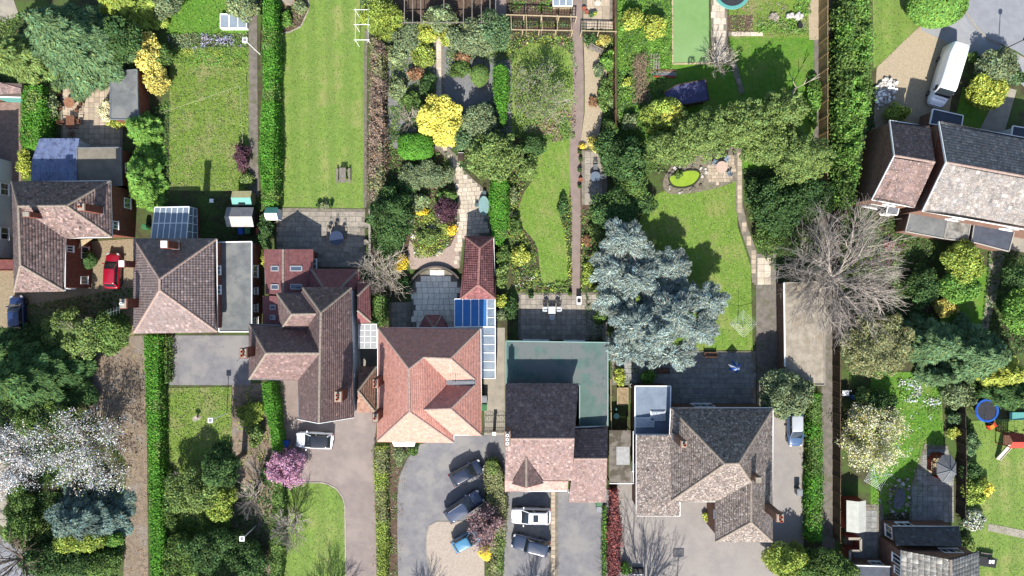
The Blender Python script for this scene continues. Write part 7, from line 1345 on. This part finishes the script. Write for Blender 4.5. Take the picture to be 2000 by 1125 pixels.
def pot(px, py, r, h, mat, label, leaf=None, group=None, lr=1.3):
    p = W(px, py, h); t = T("plant_pot", label, "pot", (p[0], p[1], .05), group); MB().lathe((p[0], p[1], .05), [(r * .65, 0), (r, h - .05), (r * 1.1, h - .05), (r * 1.1, h), (r * .9, h), (r * .85, h - .06), (0, h - .06)], 14).build("pot", mat, t)
    if leaf: rg = nseed(); d = rnd_dirs(rg, 160); d[:, 2] = np.abs(d[:, 2]); leaves("plant", np.array([p[0], p[1], h]) + d * r * lr * rg.uniform(.5, 1, 160)[:, None], d, LF[leaf], t, .12, rg, .4)
pot(715, 440, .28, .45, stone_m, "upper pale round urn on the patio edge"); pot(714, 473, .28, .45, stone_m, "lower pale round urn on the patio edge"); pot(626, 493, .22, .35, stone_m, "pale pot in the shade by the gabled extension")
pot(622, 401, .22, .5, plastic_black, "black pot left of the pot plants at the lawn foot", "dark"); pot(646, 401, .22, .5, plastic_black, "black pot right of the pot plants at the lawn foot", "dark"); pot(634, 402, .42, .4, stone_m, "wide planter between two black pots at the lawn foot", "sage")
for i, (y, lb) in enumerate(((297, "topmost"), (312, "second"), (332, "third"), (351, "fourth"), (364, "lowest"))): pot(1132 + (i % 2) * 2, y, .22, .35, terracotta if i != 2 else plastic_black, lb + " pot in the row along the brown path", "dark" if i != 3 else None, "pots along the brown path", 1.1)
pot(1141, 17, .24, .35, terracotta, "larger red pot beside the dark trellis"); pot(1146, 24, .2, .3, terracotta, "smaller red pot beside the dark trellis"); pot(1155, 29, .26, .4, plastic_black, "black pot in front of the dark trellis", "bluegreen"); pot(1162, 27, .22, .4, plastic_black, "black pot with yellow plant by the dark trellis", "lime")
pot(1113, 574, .2, .35, terracotta, "small clay pot at the foot of the brown path", "mid"); pot(1037, 577, .28, .4, plastic_black, "dark planter at the left of the slab patio", "dark"); pot(1039, 645, .22, .3, stone_m, "pale pot in deep shade on the slab patio"); pot(1563, 50, .28, .45, plastic_black, "black pot in the top right vegetable corner")
def bin_(px, py, mat, label, rz=0.0, lid=None):
    p = W(px, py, 1.0); t = T("wheelie_bin", label, "bin", (0, 0, 0)); m = MB(); m.add([(x * .24, y * .28, .06) for x, y in ((-1, -1), (1, -1), (1, 1), (-1, 1))] + [(x * .29, y * .36, .95) for x, y in ((-1, -1), (1, -1), (1, 1), (-1, 1))], [(3, 2, 1, 0), (4, 5, 6, 7), (0, 1, 5, 4), (1, 2, 6, 5), (2, 3, 7, 6), (3, 0, 4, 7)]); m.build("body", mat, t)
    m = MB(); m.box((0, -.02, .99), .62, .74, .06); m.box((0, .0, 1.03), .46, .54, .03); m.bar((-.28, .4, .98), (.28, .4, .98), .05); m.build("lid", lid or mat, t); [MB().tube((s * .2, .3, .1), (s * .28, .3, .1), .1, n=12).build("wheel", tyre, t) for s in (-1, 1)]; place(t, (p[0], p[1], .04), rz)
bin_(470, 451, plastic_blue, "blue wheelie bin below the grey shed"); bin_(483, 450, plastic_green, "green wheelie bin below the grey shed"); bin_(946, 780, plastic_grey, "grey wheelie bin beside the terracotta house"); bin_(946, 796, plastic_green, "green wheelie bin beside the terracotta house"); bin_(1170, 984, plastic_green, "green wheelie bin beside the plum side wing"); bin_(1170, 994, plastic_grey, "grey wheelie bin beside the plum side wing"); bin_(557, 867, plastic_blue, "blue wheelie bin beside the slanting hedge"); bin_(1562, 962, plastic_grey, "grey wheelie bin on the shaded side drive")
p = W(505, 450, .6); MB().box((p[0], p[1], .33), .55, .7, .6).build("x", terracotta); o = bpy.data.objects["x"]; o.name = "brick_stack"; tag(o, "orange brick stack at the lower right of the grey shed", "bricks")
o = T("water_butt", "green water butt beside the glass conservatory", "water butt", W(283, 443)); p = W(283, 443, .8); MB().lathe((p[0], p[1], 0.02), [(.26, 0), (.34, .3), (.34, .7), (.28, 1.0), (0, 1.02)], 16).build("barrel", plastic_green, o); MB().lathe((p[0], p[1], 1.02), [(.3, 0), (.3, .05), (0, .07)], 16).build("lid", plastic_green, o)
o = T("stool", "small white stool on the shaded ground left of the playhouse", "stool", W(413, 392)); p = W(413, 392, .4); MB().box((p[0], p[1], .4), .45, .45, .05).build("seat", white_paint, o); [MB().box((p[0] + a * .17, p[1] + c * .17, .19), .05, .05, .38).build("leg", white_paint, o) for a in (-1, 1) for c in (-1, 1)]
def pole(base, h, label):
    p = W(*base); t = T("garden_pole", label, "pole", p); MB().tube((p[0], p[1], 0), (p[0], p[1], h), .05, .04, 8).build("mast", white_paint, t); MB().bar((p[0] - .1, p[1] - .35, h - .25), (p[0] + .1, p[1] + .35, h - .25), .04).build("crossbar", white_paint, t); f = MB().box((p[0], p[1], h), .55, .55, .14).build("head", white_paint, t); MB().box((p[0], p[1], h + .08), .36, .36, .04).build("head_panel", plastic_grey, f)
pole((443, 807), 4.2, "white pole with square head over the shaded front lawn"); pole((500, 1027), 4.0, "white pole with square head over the dark track"); pole((508, 106), 4.4, "white pole with square head between the rough lawn and tall hedge")
o = T("clothes_line", "thin rope strung across the rough lawn to a post", "clothes line", W(462, 176)); MB().tube(W(314, 221, 1.6), W(468, 168, 1.8), .01, n=4).build("rope", fabric_cream, o); p = W(468, 168, 1.8); MB().tube((p[0], p[1], 0), (p[0], p[1], 1.85), .035).build("post", grey_metal, o); MB().tube(p, W(474, 280, 1.6), .012, n=4).build("rope", fabric_cream, o)
def dryer(px, py, r, h, mat, label, a0=.1):
    p = W(px, py, h); R = r / S; t = T("rotary_dryer", label, "clothes dryer", (p[0], p[1], 0)); MB().tube((p[0], p[1], 0), (p[0], p[1], h + .1), .03, n=8).build("mast", mat, t); e = [np.array([p[0] + R * math.cos(a0 + 1.571 * i), p[1] + R * math.sin(a0 + 1.571 * i), h + .18]) for i in range(4)]
    [MB().tube((p[0], p[1], h - .15), q, .022, n=5).build("arm", mat, t) for q in e]; b = MB(); c = np.array([p[0], p[1], h - .15])
    for f in (.35, .5, .65, .8, .95): [b.tube(c + (e[i] - c) * f, c + (e[(i + 1) % 4] - c) * f, .009, n=3) for i in range(4)]
    b.build("line", white_paint, t)
dryer(1451, 632, 27, 1.9, alu, "rotary clothes dryer at the lower right of the curved lawn", .0); dryer(1711, 932, 26, 1.9, M("pale_aqua", C(196, 226, 222), None, rough=.5), "pale aqua rotary dryer below the cream blossom shrub", .25)
def trampoline(px, py, r, mat, label, h=.85, net=True):
    p = W(px, py, h); R = r / S; t = T("trampoline", label, "trampoline", (p[0], p[1], 0)); MB().lathe((p[0], p[1], h), [(0, 0), (R * .8, 0), (R * .8, -.02), (0, -.02)], 32).build("mat", mesh_black, t); MB().lathe((p[0], p[1], h), [(R * .8, -.01), (R * .82, .035), (R * .98, .03), (R, -.03), (R * .8, -.03)], 32).build("edge_pad", mat, t); MB().ring((p[0], p[1], h - .06), R * .97, .03).build("frame", grey_metal, t)
    for i in range(6): a = i * 1.0472 + .3; x, y = p[0] + R * .95 * math.cos(a), p[1] + R * .95 * math.sin(a); MB().tube((x, y, .02), (x, y, h + (1.5 if net else 0)), .025, n=6).build("leg", grey_metal, t)
trampoline(1430, -18, 36, plastic_teal, "teal edged trampoline at the top edge", net=False); trampoline(1928, 802, 23, plastic_blue, "blue edged trampoline above the climbing frame")

# ponds and rockery
def stones(root, pts, size, mats, seed, n, z=.05, name="stone"):
    rng = random.Random(seed)
    for i in range(n):
        x, y = pts[i % len(pts)]; s = size * rng.uniform(.6, 1.3); c = W(x + rng.gauss(0, 2), y + rng.gauss(0, 2)); m = MB(); k = rng.randint(5, 7); a0 = rng.random() * 6; hh = s * rng.uniform(.3, .6); base = [(c[0] + s * .5 * rng.uniform(.75, 1.2) * math.cos(a0 + 6.283 * j / k), c[1] + s * .5 * rng.uniform(.75, 1.2) * math.sin(a0 + 6.283 * j / k)) for j in range(k)]
        m.add([(x_, y_, z) for x_, y_ in base] + [(c[0] + (x_ - c[0]) * .75, c[1] + (y_ - c[1]) * .75, z + hh * rng.uniform(.8, 1.1)) for x_, y_ in base], [(j, (j + 1) % k, k + (j + 1) % k, k + j) for j in range(k)] + [tuple(range(k, 2 * k))]); m.build(name, rng.choice(mats), root)
stone_d = M("stone_dark", C(130, 122, 112), C(104, 98, 90), 3.0, .9, .4, 10, rand=.2); stone_l = M("stone_light", C(224, 220, 214), C(204, 198, 192), 3.0, .9, .3, 10, rand=.12)
PO = smooth_poly([(1306, 348), (1320, 340), (1345, 333), (1362, 335), (1366, 345), (1355, 360), (1335, 367), (1314, 364)])
o = T("pond", "lime green algae covered garden pond above the curved lawn", "pond", base_of((1337, 350, 0))); MB().prism([W(x, y)[:2] for x, y in PO], .06, .16).build("water_surface", algae, o); b = MB(); V_ = [W(x, y) for x, y in PO]; [b.bar(p + (0, 0, .14), q + (0, 0, .14), .14, .2) for p, q in zip(V_, V_[1:] + V_[:1])]; b.build("pond_edge", M("dark_liner", C(60, 66, 50), None), o); stones(o, [(1305, 340), (1318, 332), (1335, 326), (1352, 326), (1366, 330), (1372, 345), (1308, 368), (1330, 374), (1350, 372), (1365, 362), (1376, 334), (1326, 322), (1345, 318)], .45, [stone_m, stone_d, stone_l], 3, 30)
o = T("rockery_wall", "low dark rock edging behind the round patio", "rockery", base_of((1405, 292, 0))); stones(o, [(1366, 300), (1378, 304), (1390, 302), (1400, 296), (1412, 293), (1424, 292), (1434, 296)], .45, [stone_d], 5, 16)
PO2 = smooth_poly([(1750, 960), (1760, 953), (1767, 962), (1766, 982), (1757, 994), (1746, 992), (1745, 978)])
o = T("pond", "dark still pond ringed with stones left of the shaded patio", "pond", base_of((1757, 975, 0))); MB().prism([W(x, y)[:2] for x, y in PO2], .06, .1).build("water_surface", water_m, o); stones(o, [(1743, 955), (1750, 948), (1762, 945), (1772, 955), (1775, 970), (1772, 985), (1765, 998), (1750, 1002), (1738, 996), (1736, 980), (1738, 966), (1755, 938), (1768, 938)], .4, [stone_m, stone_d, stone_l], 7, 40)
o = T("rubble_pile", "heap of white rubble beside the tan gravel drive", "rubble", base_of((1728, 182, 0))); rng = random.Random(4); PR = [(x, y) for x in range(1712, 1752, 5) for y in range(150, 214, 5) if inside([(x, y)], [(1713, 165), (1735, 148), (1752, 172), (1744, 190), (1714, 216), (1708, 190)])[0]]; stones(o, PR, .42, [stone_l, stone_l, white_paint, stone_m], 9, len(PR) * 2, z=.04); stones(o, PR[::2], .42, [stone_l, white_paint], 10, len(PR) // 2, z=.2)
o = T("stone_slab", "pale flat boulder at the top of the striped lawn corner bed", "stone", W(570, 2)); stones(o, [(570, -2)], 2.2, [stone_m], 11, 1)
for i, (x, y, lb) in enumerate(((1512, 34, "grey rubble heap in the top right vegetable bed"), (1542, 34, "left pale sack in the top right vegetable bed"), (1560, 33, "right pale sack in the top right vegetable bed"))): o = T("rubble_heap", lb, "heap", W(x, y)); stones(o, [(x - 4, y), (x + 4, y + 2), (x, y - 3)], .7 if i else .5, [stone_l if i else stone_m], 20 + i, 4 if i else 14)
# logs and timber
o = T("branch_pile", "long heap of pruned branches near the brown fence", "branch pile", base_of((1250, 155, 0))); rng = random.Random(6); b = MB()
for i in range(260):
    x, y = 1250 + rng.gauss(0, 8), 155 + rng.uniform(-46, 46); c = W(x, y); a = rng.gauss(1.25, .55); L_ = rng.uniform(.5, 1.5); z = rng.uniform(.05, .75) * (1 - ((x - 1250) / 26) ** 2 if abs(x - 1250) < 24 else .2); d = np.array([math.cos(a), math.sin(a), rng.gauss(0, .12)]) * L_ / 2; p, q = c - d + (0, 0, z + .1), c + d + (0, 0, z + .1); p[2], q[2] = max(p[2], .04), max(q[2], .04); b.tube(p, q, rng.uniform(.018, .04), .012, 4, False)
k = b.build("branches", M("dry_branch", C(188, 164, 140), C(140, 118, 98), 5.0, .9), o); k["kind"] = "stuff"
o = T("timber_stack", "stack of long weathered planks beside the branch pile", "planks", base_of((1279, 118, 0))); [MB().bar(W(1272 + 5 * i, 104 + 2 * (i % 2)) + (0, 0, .12 + .05 * (i % 2)), W(1271 + 5 * i, 136) + (0, 0, .12 + .05 * (i % 2)), .16, .05).build("plank", wood_grey, o) for i in range(4)]; [MB().bar(W(1270, y_) + (0, 0, .06), W(1292, y_) + (0, 0, .06), .08, .06).build("bearer", wood_dark, o) for y_ in (110, 130)]
o = T("sheet_stack", "stack of old boards below the weathered planks", "boards", base_of((1296, 144, 0))); [MB().bar(W(1270 + i * 2, 138 + 4 * i) + (0, 0, .1 + .03 * i), W(1320, 139 + 4 * i) + (0, 0, .1 + .03 * i), .24, .05).build("board", (wood_brown, wood_grey, lead, wood_red)[i], o) for i in range(4)]
o = T("raised_bed", "wooden raised bed between the short fence and flat extension", "raised bed", base_of((1214, 772, 0))); b = MB(); A, B_ = W(1205, 790), W(1226, 757); [b.bar((*p, .15), (*q, .15), .06, .3) for p, q in (((A[0], A[1]), (B_[0], A[1])), ((B_[0], A[1]), (B_[0], B_[1])), ((B_[0], B_[1]), (A[0], B_[1])), ((A[0], B_[1]), (A[0], A[1])))]; b.build("side_board", wood_pale, o); MB().prism([(A[0] + .03, A[1] + .03), (B_[0] - .03, A[1] + .03), (B_[0] - .03, B_[1] - .03), (A[0] + .03, B_[1] - .03)], .05, .24).build("soil_fill", M("compost", C(180, 158, 124), C(150, 130, 100), 3.0, .95, .4), o)
o = T("bird_bath", "pale green garden ornament in the narrow shaded yard", "ornament", W(1204, 813)); p = W(1204, 813, .8); MB().lathe((p[0], p[1], .02), [(.25, 0), (.2, .08), (.08, .15), (.07, .6), (.15, .68), (.34, .74), (.34, .8), (.28, .76), (0, .74)], 16).build("bowl", M("green_glaze", C(150, 210, 190), None, rough=.4), o); MB().lathe((p[0], p[1] + .75, .02), [(.16, 0), (.1, .1), (.06, .5), (.12, .7), (0, .72)], 10).build("figure", MATS["green_glaze"], o)
o = T("bucket", "blue bucket at the corner of the small flat roof", "bucket", W(1233, 752)); p = W(1233, 752); MB().lathe((p[0], p[1], .06), [(.16, 0), (.22, .38), (.2, .38), (.15, .05), (0, .05)], 14).build("pail", plastic_blue, o); MB().ring((p[0], p[1], .46), .22, .012).build("rim", white_paint, o)
o = T("barbecue", "white topped barbecue at the foot of the brown path", "barbecue", W(1130, 588)); p = W(1131, 587, .9); MB().box((p[0], p[1], .82), .55, .95, .14).build("grill_box", white_paint, o); MB().box((p[0], p[1], .9), .42, .5, .03).build("grill", dark_metal, o); [MB().box((p[0] + a * .22, p[1] + c * .4, .4), .05, .05, .76).build("leg", dark_metal, o) for a in (-1, 1) for c in (-1, 1)]
o = T("parasol", "folded blue and white parasol on the shaded slab patio", "parasol", W(1436, 720)); p = W(1436, 717, 1.5); MB().tube((p[0], p[1], 0), (p[0], p[1], 2.3), .025).build("pole", wood_pale, o); b = MB(); n = 16; b.lathe((p[0], p[1], 0), [(.0, 2.25), (.2, 1.9)], n)
V_ = []; F_ = []
for i in range(n): a = 6.283 * i / n; V_ += [(p[0] + (.08) * math.cos(a), p[1] + .08 * math.sin(a), 2.2), (p[0] + (.85 if i % 2 else .5) * math.cos(a), p[1] + (.85 if i % 2 else .5) * math.sin(a), 1.25 if i % 2 else 1.5)]
for half, m in ((0, plastic_blue), (1, M("canvas_pale_blue", C(176, 186, 214), None, rough=.9))): mm = MB(); mm.add(V_, [(2 * i, 2 * i + 1, (2 * i + 3) % (2 * n), (2 * i + 2) % (2 * n)) for i in range(n) if (i // 2) % 2 == half]); mm.build("canopy_panel", m, o)
MB().lathe((p[0], p[1], .05), [(.3, 0), (.3, .1), (.05, .14), (.05, .3)], 12).build("base", concrete, o)
# gazebo
o = T("gazebo", "octagonal red timber gazebo with grey roof on the shaded patio", "gazebo", W(1845, 912)); gc = W(1853, 917, 2.5); R_ = 1.5
V8 = [np.array([gc[0] + R_ * .72 * math.cos(.3927 + i * .7854), gc[1] + R_ * math.sin(.3927 + i * .7854), 0]) for i in range(8)]
for i in range(8):
    a, c = V8[i], V8[(i + 1) % 8]; MB().bar(a * .97 + gc * (.03, .03, 0), a * .97 + gc * (.03, .03, 0) + (0, 0, 2.1), .1).build("post", wood_red, o); out = (a + c) / 2 - (gc[0], gc[1], 0); b = MB(); apex = np.array([gc[0], gc[1], 2.95]); k = 1.12; p, q = (gc[0], gc[1], 0) + (a - (gc[0], gc[1], 0)) * k + (0, 0, 2.1), (gc[0], gc[1], 0) + (c - (gc[0], gc[1], 0)) * k + (0, 0, 2.1); b.add([p, q, apex, p - (0, 0, .05), q - (0, 0, .05), apex - (0, 0, .05)], [(0, 1, 2), (5, 4, 3), (0, 3, 4, 1)]); b.build("roof_panel", M("gazebo_felt", C(128, 130, 134), C(114, 116, 122), 2.0, .9, rand=.1), o); MB().bar(p + (0, 0, .03), apex + (0, 0, .03), .06, .05).build("roof_rib", lead, o)
    if i not in (4,):
        m = MB(); m.bar(a * .97 + gc * (.03, .03, 0) + (0, 0, .45), c * .97 + gc * (.03, .03, 0) + (0, 0, .45), .04, .9); m.build("side_panel", wood_red, o); m = MB(); m.bar(a * .97 + gc * (.03, .03, 0) + (0, 0, 2.0), c * .97 + gc * (.03, .03, 0) + (0, 0, 2.0), .06, .1); mid = (a + c) / 2 * .97 + gc * (.03, .03, 0); m.bar(mid + (0, 0, .9), mid + (0, 0, 2.0), .05); m.bar(a * .97 + gc * (.03, .03, 0) + (0, 0, 1.4), c * .97 + gc * (.03, .03, 0) + (0, 0, 1.4), .04, .05); m.build("window_frame", wood_red, o)
MB().lathe((gc[0], gc[1], .06), [(0, .06), (R_ * .95, .06), (R_ * .95, 0)], 8, .72, 1).build("floor", wood_pale, o); MB().lathe((gc[0], gc[1], 2.92), [(.1, 0), (.06, .12), (0, .2)], 8).build("finial", lead, o)
# play frame
o = T("climbing_frame", "red-brown timber climbing frame with swings and pale slide", "climbing frame", W(1962, 850)); t0 = W(1955, 852)
for dx in (-.7, .7):
    for dy in (-.7, .7): MB().bar((t0[0] + dx, t0[1] + dy, 0), (t0[0] + dx, t0[1] + dy, 2.3), .1).build("post", wood_red, o)
b = MB(); [b.box((t0[0] - .6 + .2 * i, t0[1], 1.2), .17, 1.5, .05) for i in range(7)]; b.build("platform", wood_brown, o); V_ = [(t0[0] + x, t0[1] + y, 2.3) for x, y in ((-.85, -.85), (.85, -.85), (.85, .85), (-.85, .85))]; r0_, r1_ = (t0[0] - .85, t0[1], 3.0), (t0[0] + .85, t0[1], 3.0); MB().poly([V_[0], V_[1], r1_, r0_]).build("roof_panel", plastic_red, o); MB().poly([r0_, r1_, V_[2], V_[3]]).build("roof_panel", wood_red, o)
s0, s1 = np.array([t0[0] + .2, t0[1] - .75, 1.2]), np.array([t0[0] - .5, t0[1] - 2.7, .12]); MB().bar(s0, s1, .5, .04).build("slide", fabric_cream, o); sd = np.array([.94, -.34, 0]) * .27; [MB().bar(s0 + s_ * sd + (0, 0, .08), s1 + s_ * sd + (0, 0, .08), .05, .18).build("slide_rail", fabric_cream, o) for s_ in (-1, 1)]
e0_, e1_ = (t0[0] + .7, t0[1], 2.2), (t0[0] + 3.6, t0[1] + .3, 2.2); MB().bar(e0_, e1_, .1).build("swing_beam", wood_red, o); [MB().bar(e1_, (e1_[0] + .1, e1_[1] + s_ * 1.0, .02), .09).build("brace", wood_red, o) for s_ in (-1, 1)]
for f in (.35, .7): c = np.array(e0_) + (np.array(e1_) - e0_) * f; w_ = MB().box((c[0], c[1], .5), .45, .18, .03).build("swing_seat", fabric_cream, o); b = MB(); [b.tube((c[0] + s_ * .2, c[1], .5), (c[0] + s_ * .2, c[1], 2.2), .01, n=4) for s_ in (-1, 1)]; b.build("swing_rope", dark_metal, w_)
b = MB(); [b.bar((t0[0] - .55, t0[1] + .75 + .5 - .12 * i, .2 + .2 * i), (t0[0] + .0, t0[1] + .75 + .5 - .12 * i, .2 + .2 * i), .05) for i in range(5)]; b.build("ladder_rung", wood_brown, o)
o = T("play_slide", "flat teal plastic play sheet at the right edge", "play sheet", W(1992, 812)); p = W(1994, 813, .5); MB().box((p[0], p[1], .42), 2.6, .9, .08).build("panel", plastic_teal, o); [MB().box((p[0] + a * 1.1, p[1] + c * .35, .2), .08, .08, .38).build("leg", grey_metal, o) for a in (-1, 1) for c in (-1, 1)]
o = T("toy_car", "red and yellow ride-on toy beside the blue trampoline", "toy", W(1937, 832)); p = W(1937, 832, .4); MB().box((p[0], p[1], .35), 1.0, .55, .3, .5).build("body", plastic_red, o); MB().box((p[0] - .1, p[1] - .05, .58), .45, .45, .2, .5).build("seat", M("plastic_orange", C(240, 150, 50), None, rough=.5), o); [MB().tube((p[0] + a * .3, p[1] + c * .28 - .02, .18), (p[0] + a * .3, p[1] + c * .34, .18), .16, n=12).build("wheel", tyre, o) for a in (-1, 1) for c in (-1, 1)]
o = T("garden_chair", "white folding chair left of the blue garden toy by the fence", "chair", W(1654, 770)); p = W(1652, 768, .5); MB().box((p[0], p[1], .45), .8, .6, .05).build("seat", white_paint, o); MB().box((p[0], p[1] + .35, .75), .8, .05, .55).build("backrest", white_paint, o); [MB().box((p[0] + a * .35, p[1] + c * .25, .22), .05, .05, .43).build("leg", white_paint, o) for a in (-1, 1) for c in (-1, 1)]
o = T("garden_toy", "bright blue plastic garden toy beside the alley fence", "toy", W(1668, 778)); p = W(1670, 777, .4); MB().box((p[0], p[1], .3), .9, .5, .25, -.5).build("tray", plastic_blue, o); MB().box((p[0], p[1], .48), .6, .3, .14, -.5).build("tub", plastic_blue, o); [MB().box((p[0] + a * .25, p[1] - a * .14, .1), .1, .3, .18, -.5).build("foot", plastic_blue, o) for a in (-1, 1)]
o = T("patio_set", "dark covered patio table with white crates right of the slate roof", "table", W(1928, 1098)); p = W(1930, 1098, .75); MB().box((p[0], p[1], .72), 2.0, 1.1, .05, -.15).build("table_top", plastic_black, o); [MB().box((p[0] + a * .8, p[1] + c * .4, .36), .07, .07, .68).build("leg", dark_metal, o) for a in (-1, 1) for c in (-1, 1)]; [MB().box((p[0] + .1 + .35 * i, p[1] + .1, .85), .25, .4, .2, -.15).build("crate", white_paint, o) for i in range(2)]; [MB().box((p[0] - .5 + .35 * i, p[1] + .85 - .05 * i, .47), .3, .35, .04, -.15).build("seat_slat", wood_grey, o) for i in range(4)]
# street lamp, basketball hoop, small things
p = W(1949, 102); o = T("street_lamp", "dark street lamp at the top right road edge", "lamp", p); MB().tube((p[0], p[1], .02), (p[0], p[1], 4.0), .06, .045, 8).build("post", dark_metal, o); MB().lathe((p[0], p[1], 4.0), [(.08, 0), (.22, .1), (.24, .32), (.1, .42), (0, .44)], 12).build("lantern", plastic_black, o); MB().tube((p[0], p[1], .02), (p[0], p[1], .8), .1, .09, 8).build("base", dark_metal, o)
p = W(1322, 1140); o = T("basketball_hoop", "freestanding basketball hoop whose shadow falls on the forecourt", "basketball hoop", p); MB().tube((p[0], p[1], .05), (p[0], p[1], 3.0), .05, n=8).build("pole", dark_metal, o); b = MB(); fr_ = [((-.6, 2.8), (.6, 2.8)), ((-.6, 3.6), (.6, 3.6)), ((-.6, 2.8), (-.6, 3.6)), ((.6, 2.8), (.6, 3.6))]; [b.bar((p[0] + a[0], p[1] + .1, a[1]), (p[0] + c[0], p[1] + .1, c[1]), .06) for a, c in fr_]; b.build("backboard_frame", dark_metal, o); b = MB(); [b.bar((p[0] - .58 + .11 * i, p[1] + .1, 2.8), (p[0] - .58 + .11 * i, p[1] + .1, 3.6), .035) for i in range(11)]; [b.bar((p[0] - .6, p[1] + .1, 2.8 + .1 * i), (p[0] + .6, p[1] + .1, 2.8 + .1 * i), .03) for i in range(8)]; b.build("backboard_mesh", grey_metal, o); MB().ring((p[0], p[1] + .4, 3.0), .23, .012).build("hoop", plastic_red, o); MB().box((p[0], p[1] - .1, .15), .9, 1.1, .25).build("base", plastic_black, o)
o = T("planter_box", "white edged black planter at the foot of the crimson hedge", "planter", W(1246, 1116)); p = W(1246, 1116, .4); MB().box((p[0], p[1], .25), 1.25, .65, .42).build("trough", plastic_black, o); MB().box((p[0], p[1] - .36, .42), 1.3, .06, .1).build("rim", white_paint, o)
o = T("bird_bath", "pale stone bird bath on the shaded front lawn", "bird bath", W(382, 816)); p = W(381, 818, .7); MB().lathe((p[0], p[1], .02), [(.25, 0), (.22, .08), (.1, .14), (.08, .55), (.2, .62), (.32, .7), (.26, .7), (0, .64)], 14).build("bowl", stone_m, o); MB().lathe((p[0], p[1], 0.0), [(.36, 0), (.36, .05), (0, .05)], 8).build("plinth", stone_m, o)
o = T("storage_chest", "small brown chest at the bend of the crazy paving", "chest", W(900, 306)); p = W(900, 306, .5); MB().box((p[0], p[1], .3), .62, .8, .52).build("box", wood_brown, o); MB().box((p[0], p[1] - .02, .59), .68, .86, .06).build("lid", wood_dark, o); MB().box((p[0], p[1] + .44, .5), .66, .06, .2).build("back_rail", white_paint, o)
o = T("garden_statue", "small pale statue lying in the shaded gravel", "statue", W(893, 172)); p = W(893, 172, .2); MB().lathe((p[0] - .2, p[1], .03), [(.12, 0), (.2, .15), (.16, .3), (0, .36)], 10).build("body", stone_l, o); MB().lathe((p[0] + .25, p[1] + .1, .03), [(.1, 0), (.16, .12), (.1, .24), (0, .28)], 10).build("head", stone_l, o)
o = T("scarecrow", "red and pale garden figure among the top shrubs", "figure", W(932, 40)); p = W(932, 38, .8); MB().lathe((p[0], p[1], .05), [(.2, 0), (.28, .4), (.14, .75), (0, .8)], 10).build("coat", plastic_red, o); MB().lathe((p[0] + .25, p[1] - .5, .05), [(.45, 0), (.5, .3), (.2, .55), (0, .6)], 10).build("cloth", fabric_cream, o)
o = T("garden_obelisk", "white round sunshade dome on the tan slabs at the top edge", "parasol", W(1168, 4)); p = W(1168, 4, .6); MB().lathe((p[0], p[1], .55), [(.42, 0), (.3, .14), (0, .2)], 14).build("dome", fabric_cream, o); MB().tube((p[0], p[1], 0), (p[0], p[1], .6), .05).build("stem", wood_pale, o)
o = T("aerial", "grey television aerial on the chimney of the pyramid roof house", "aerial", W(240, 592)); a_ = W(222, 608, 9.2); MB().tube(W(240, 594, 8.3), a_, .025).build("mast", alu, o); b = MB(); b.tube(a_ - (.7, .2, 0), a_ + (.7, .2, 0), .02); [b.tube(a_ + (x_, -.4 + x_ * .3, 0), a_ + (x_, .4 + x_ * .3, 0), .014) for x_ in (-.6, -.3, 0, .3, .6)]; b.build("elements", alu, o)
o = T("aerial", "grey television aerial left of the twin-pot chimney", "aerial", W(475, 690)); a_ = W(463, 705, 9.2); MB().tube(W(475, 692, 8.5), a_, .025).build("mast", alu, o); b = MB(); b.tube(a_ - (.7, -.2, 0), a_ + (.7, -.2, 0), .02); [b.tube(a_ + (x_, -.4 - x_ * .3, 0), a_ + (x_, .4 - x_ * .3, 0), .014) for x_ in (-.6, -.3, 0, .3, .6)]; b.build("elements", alu, o)
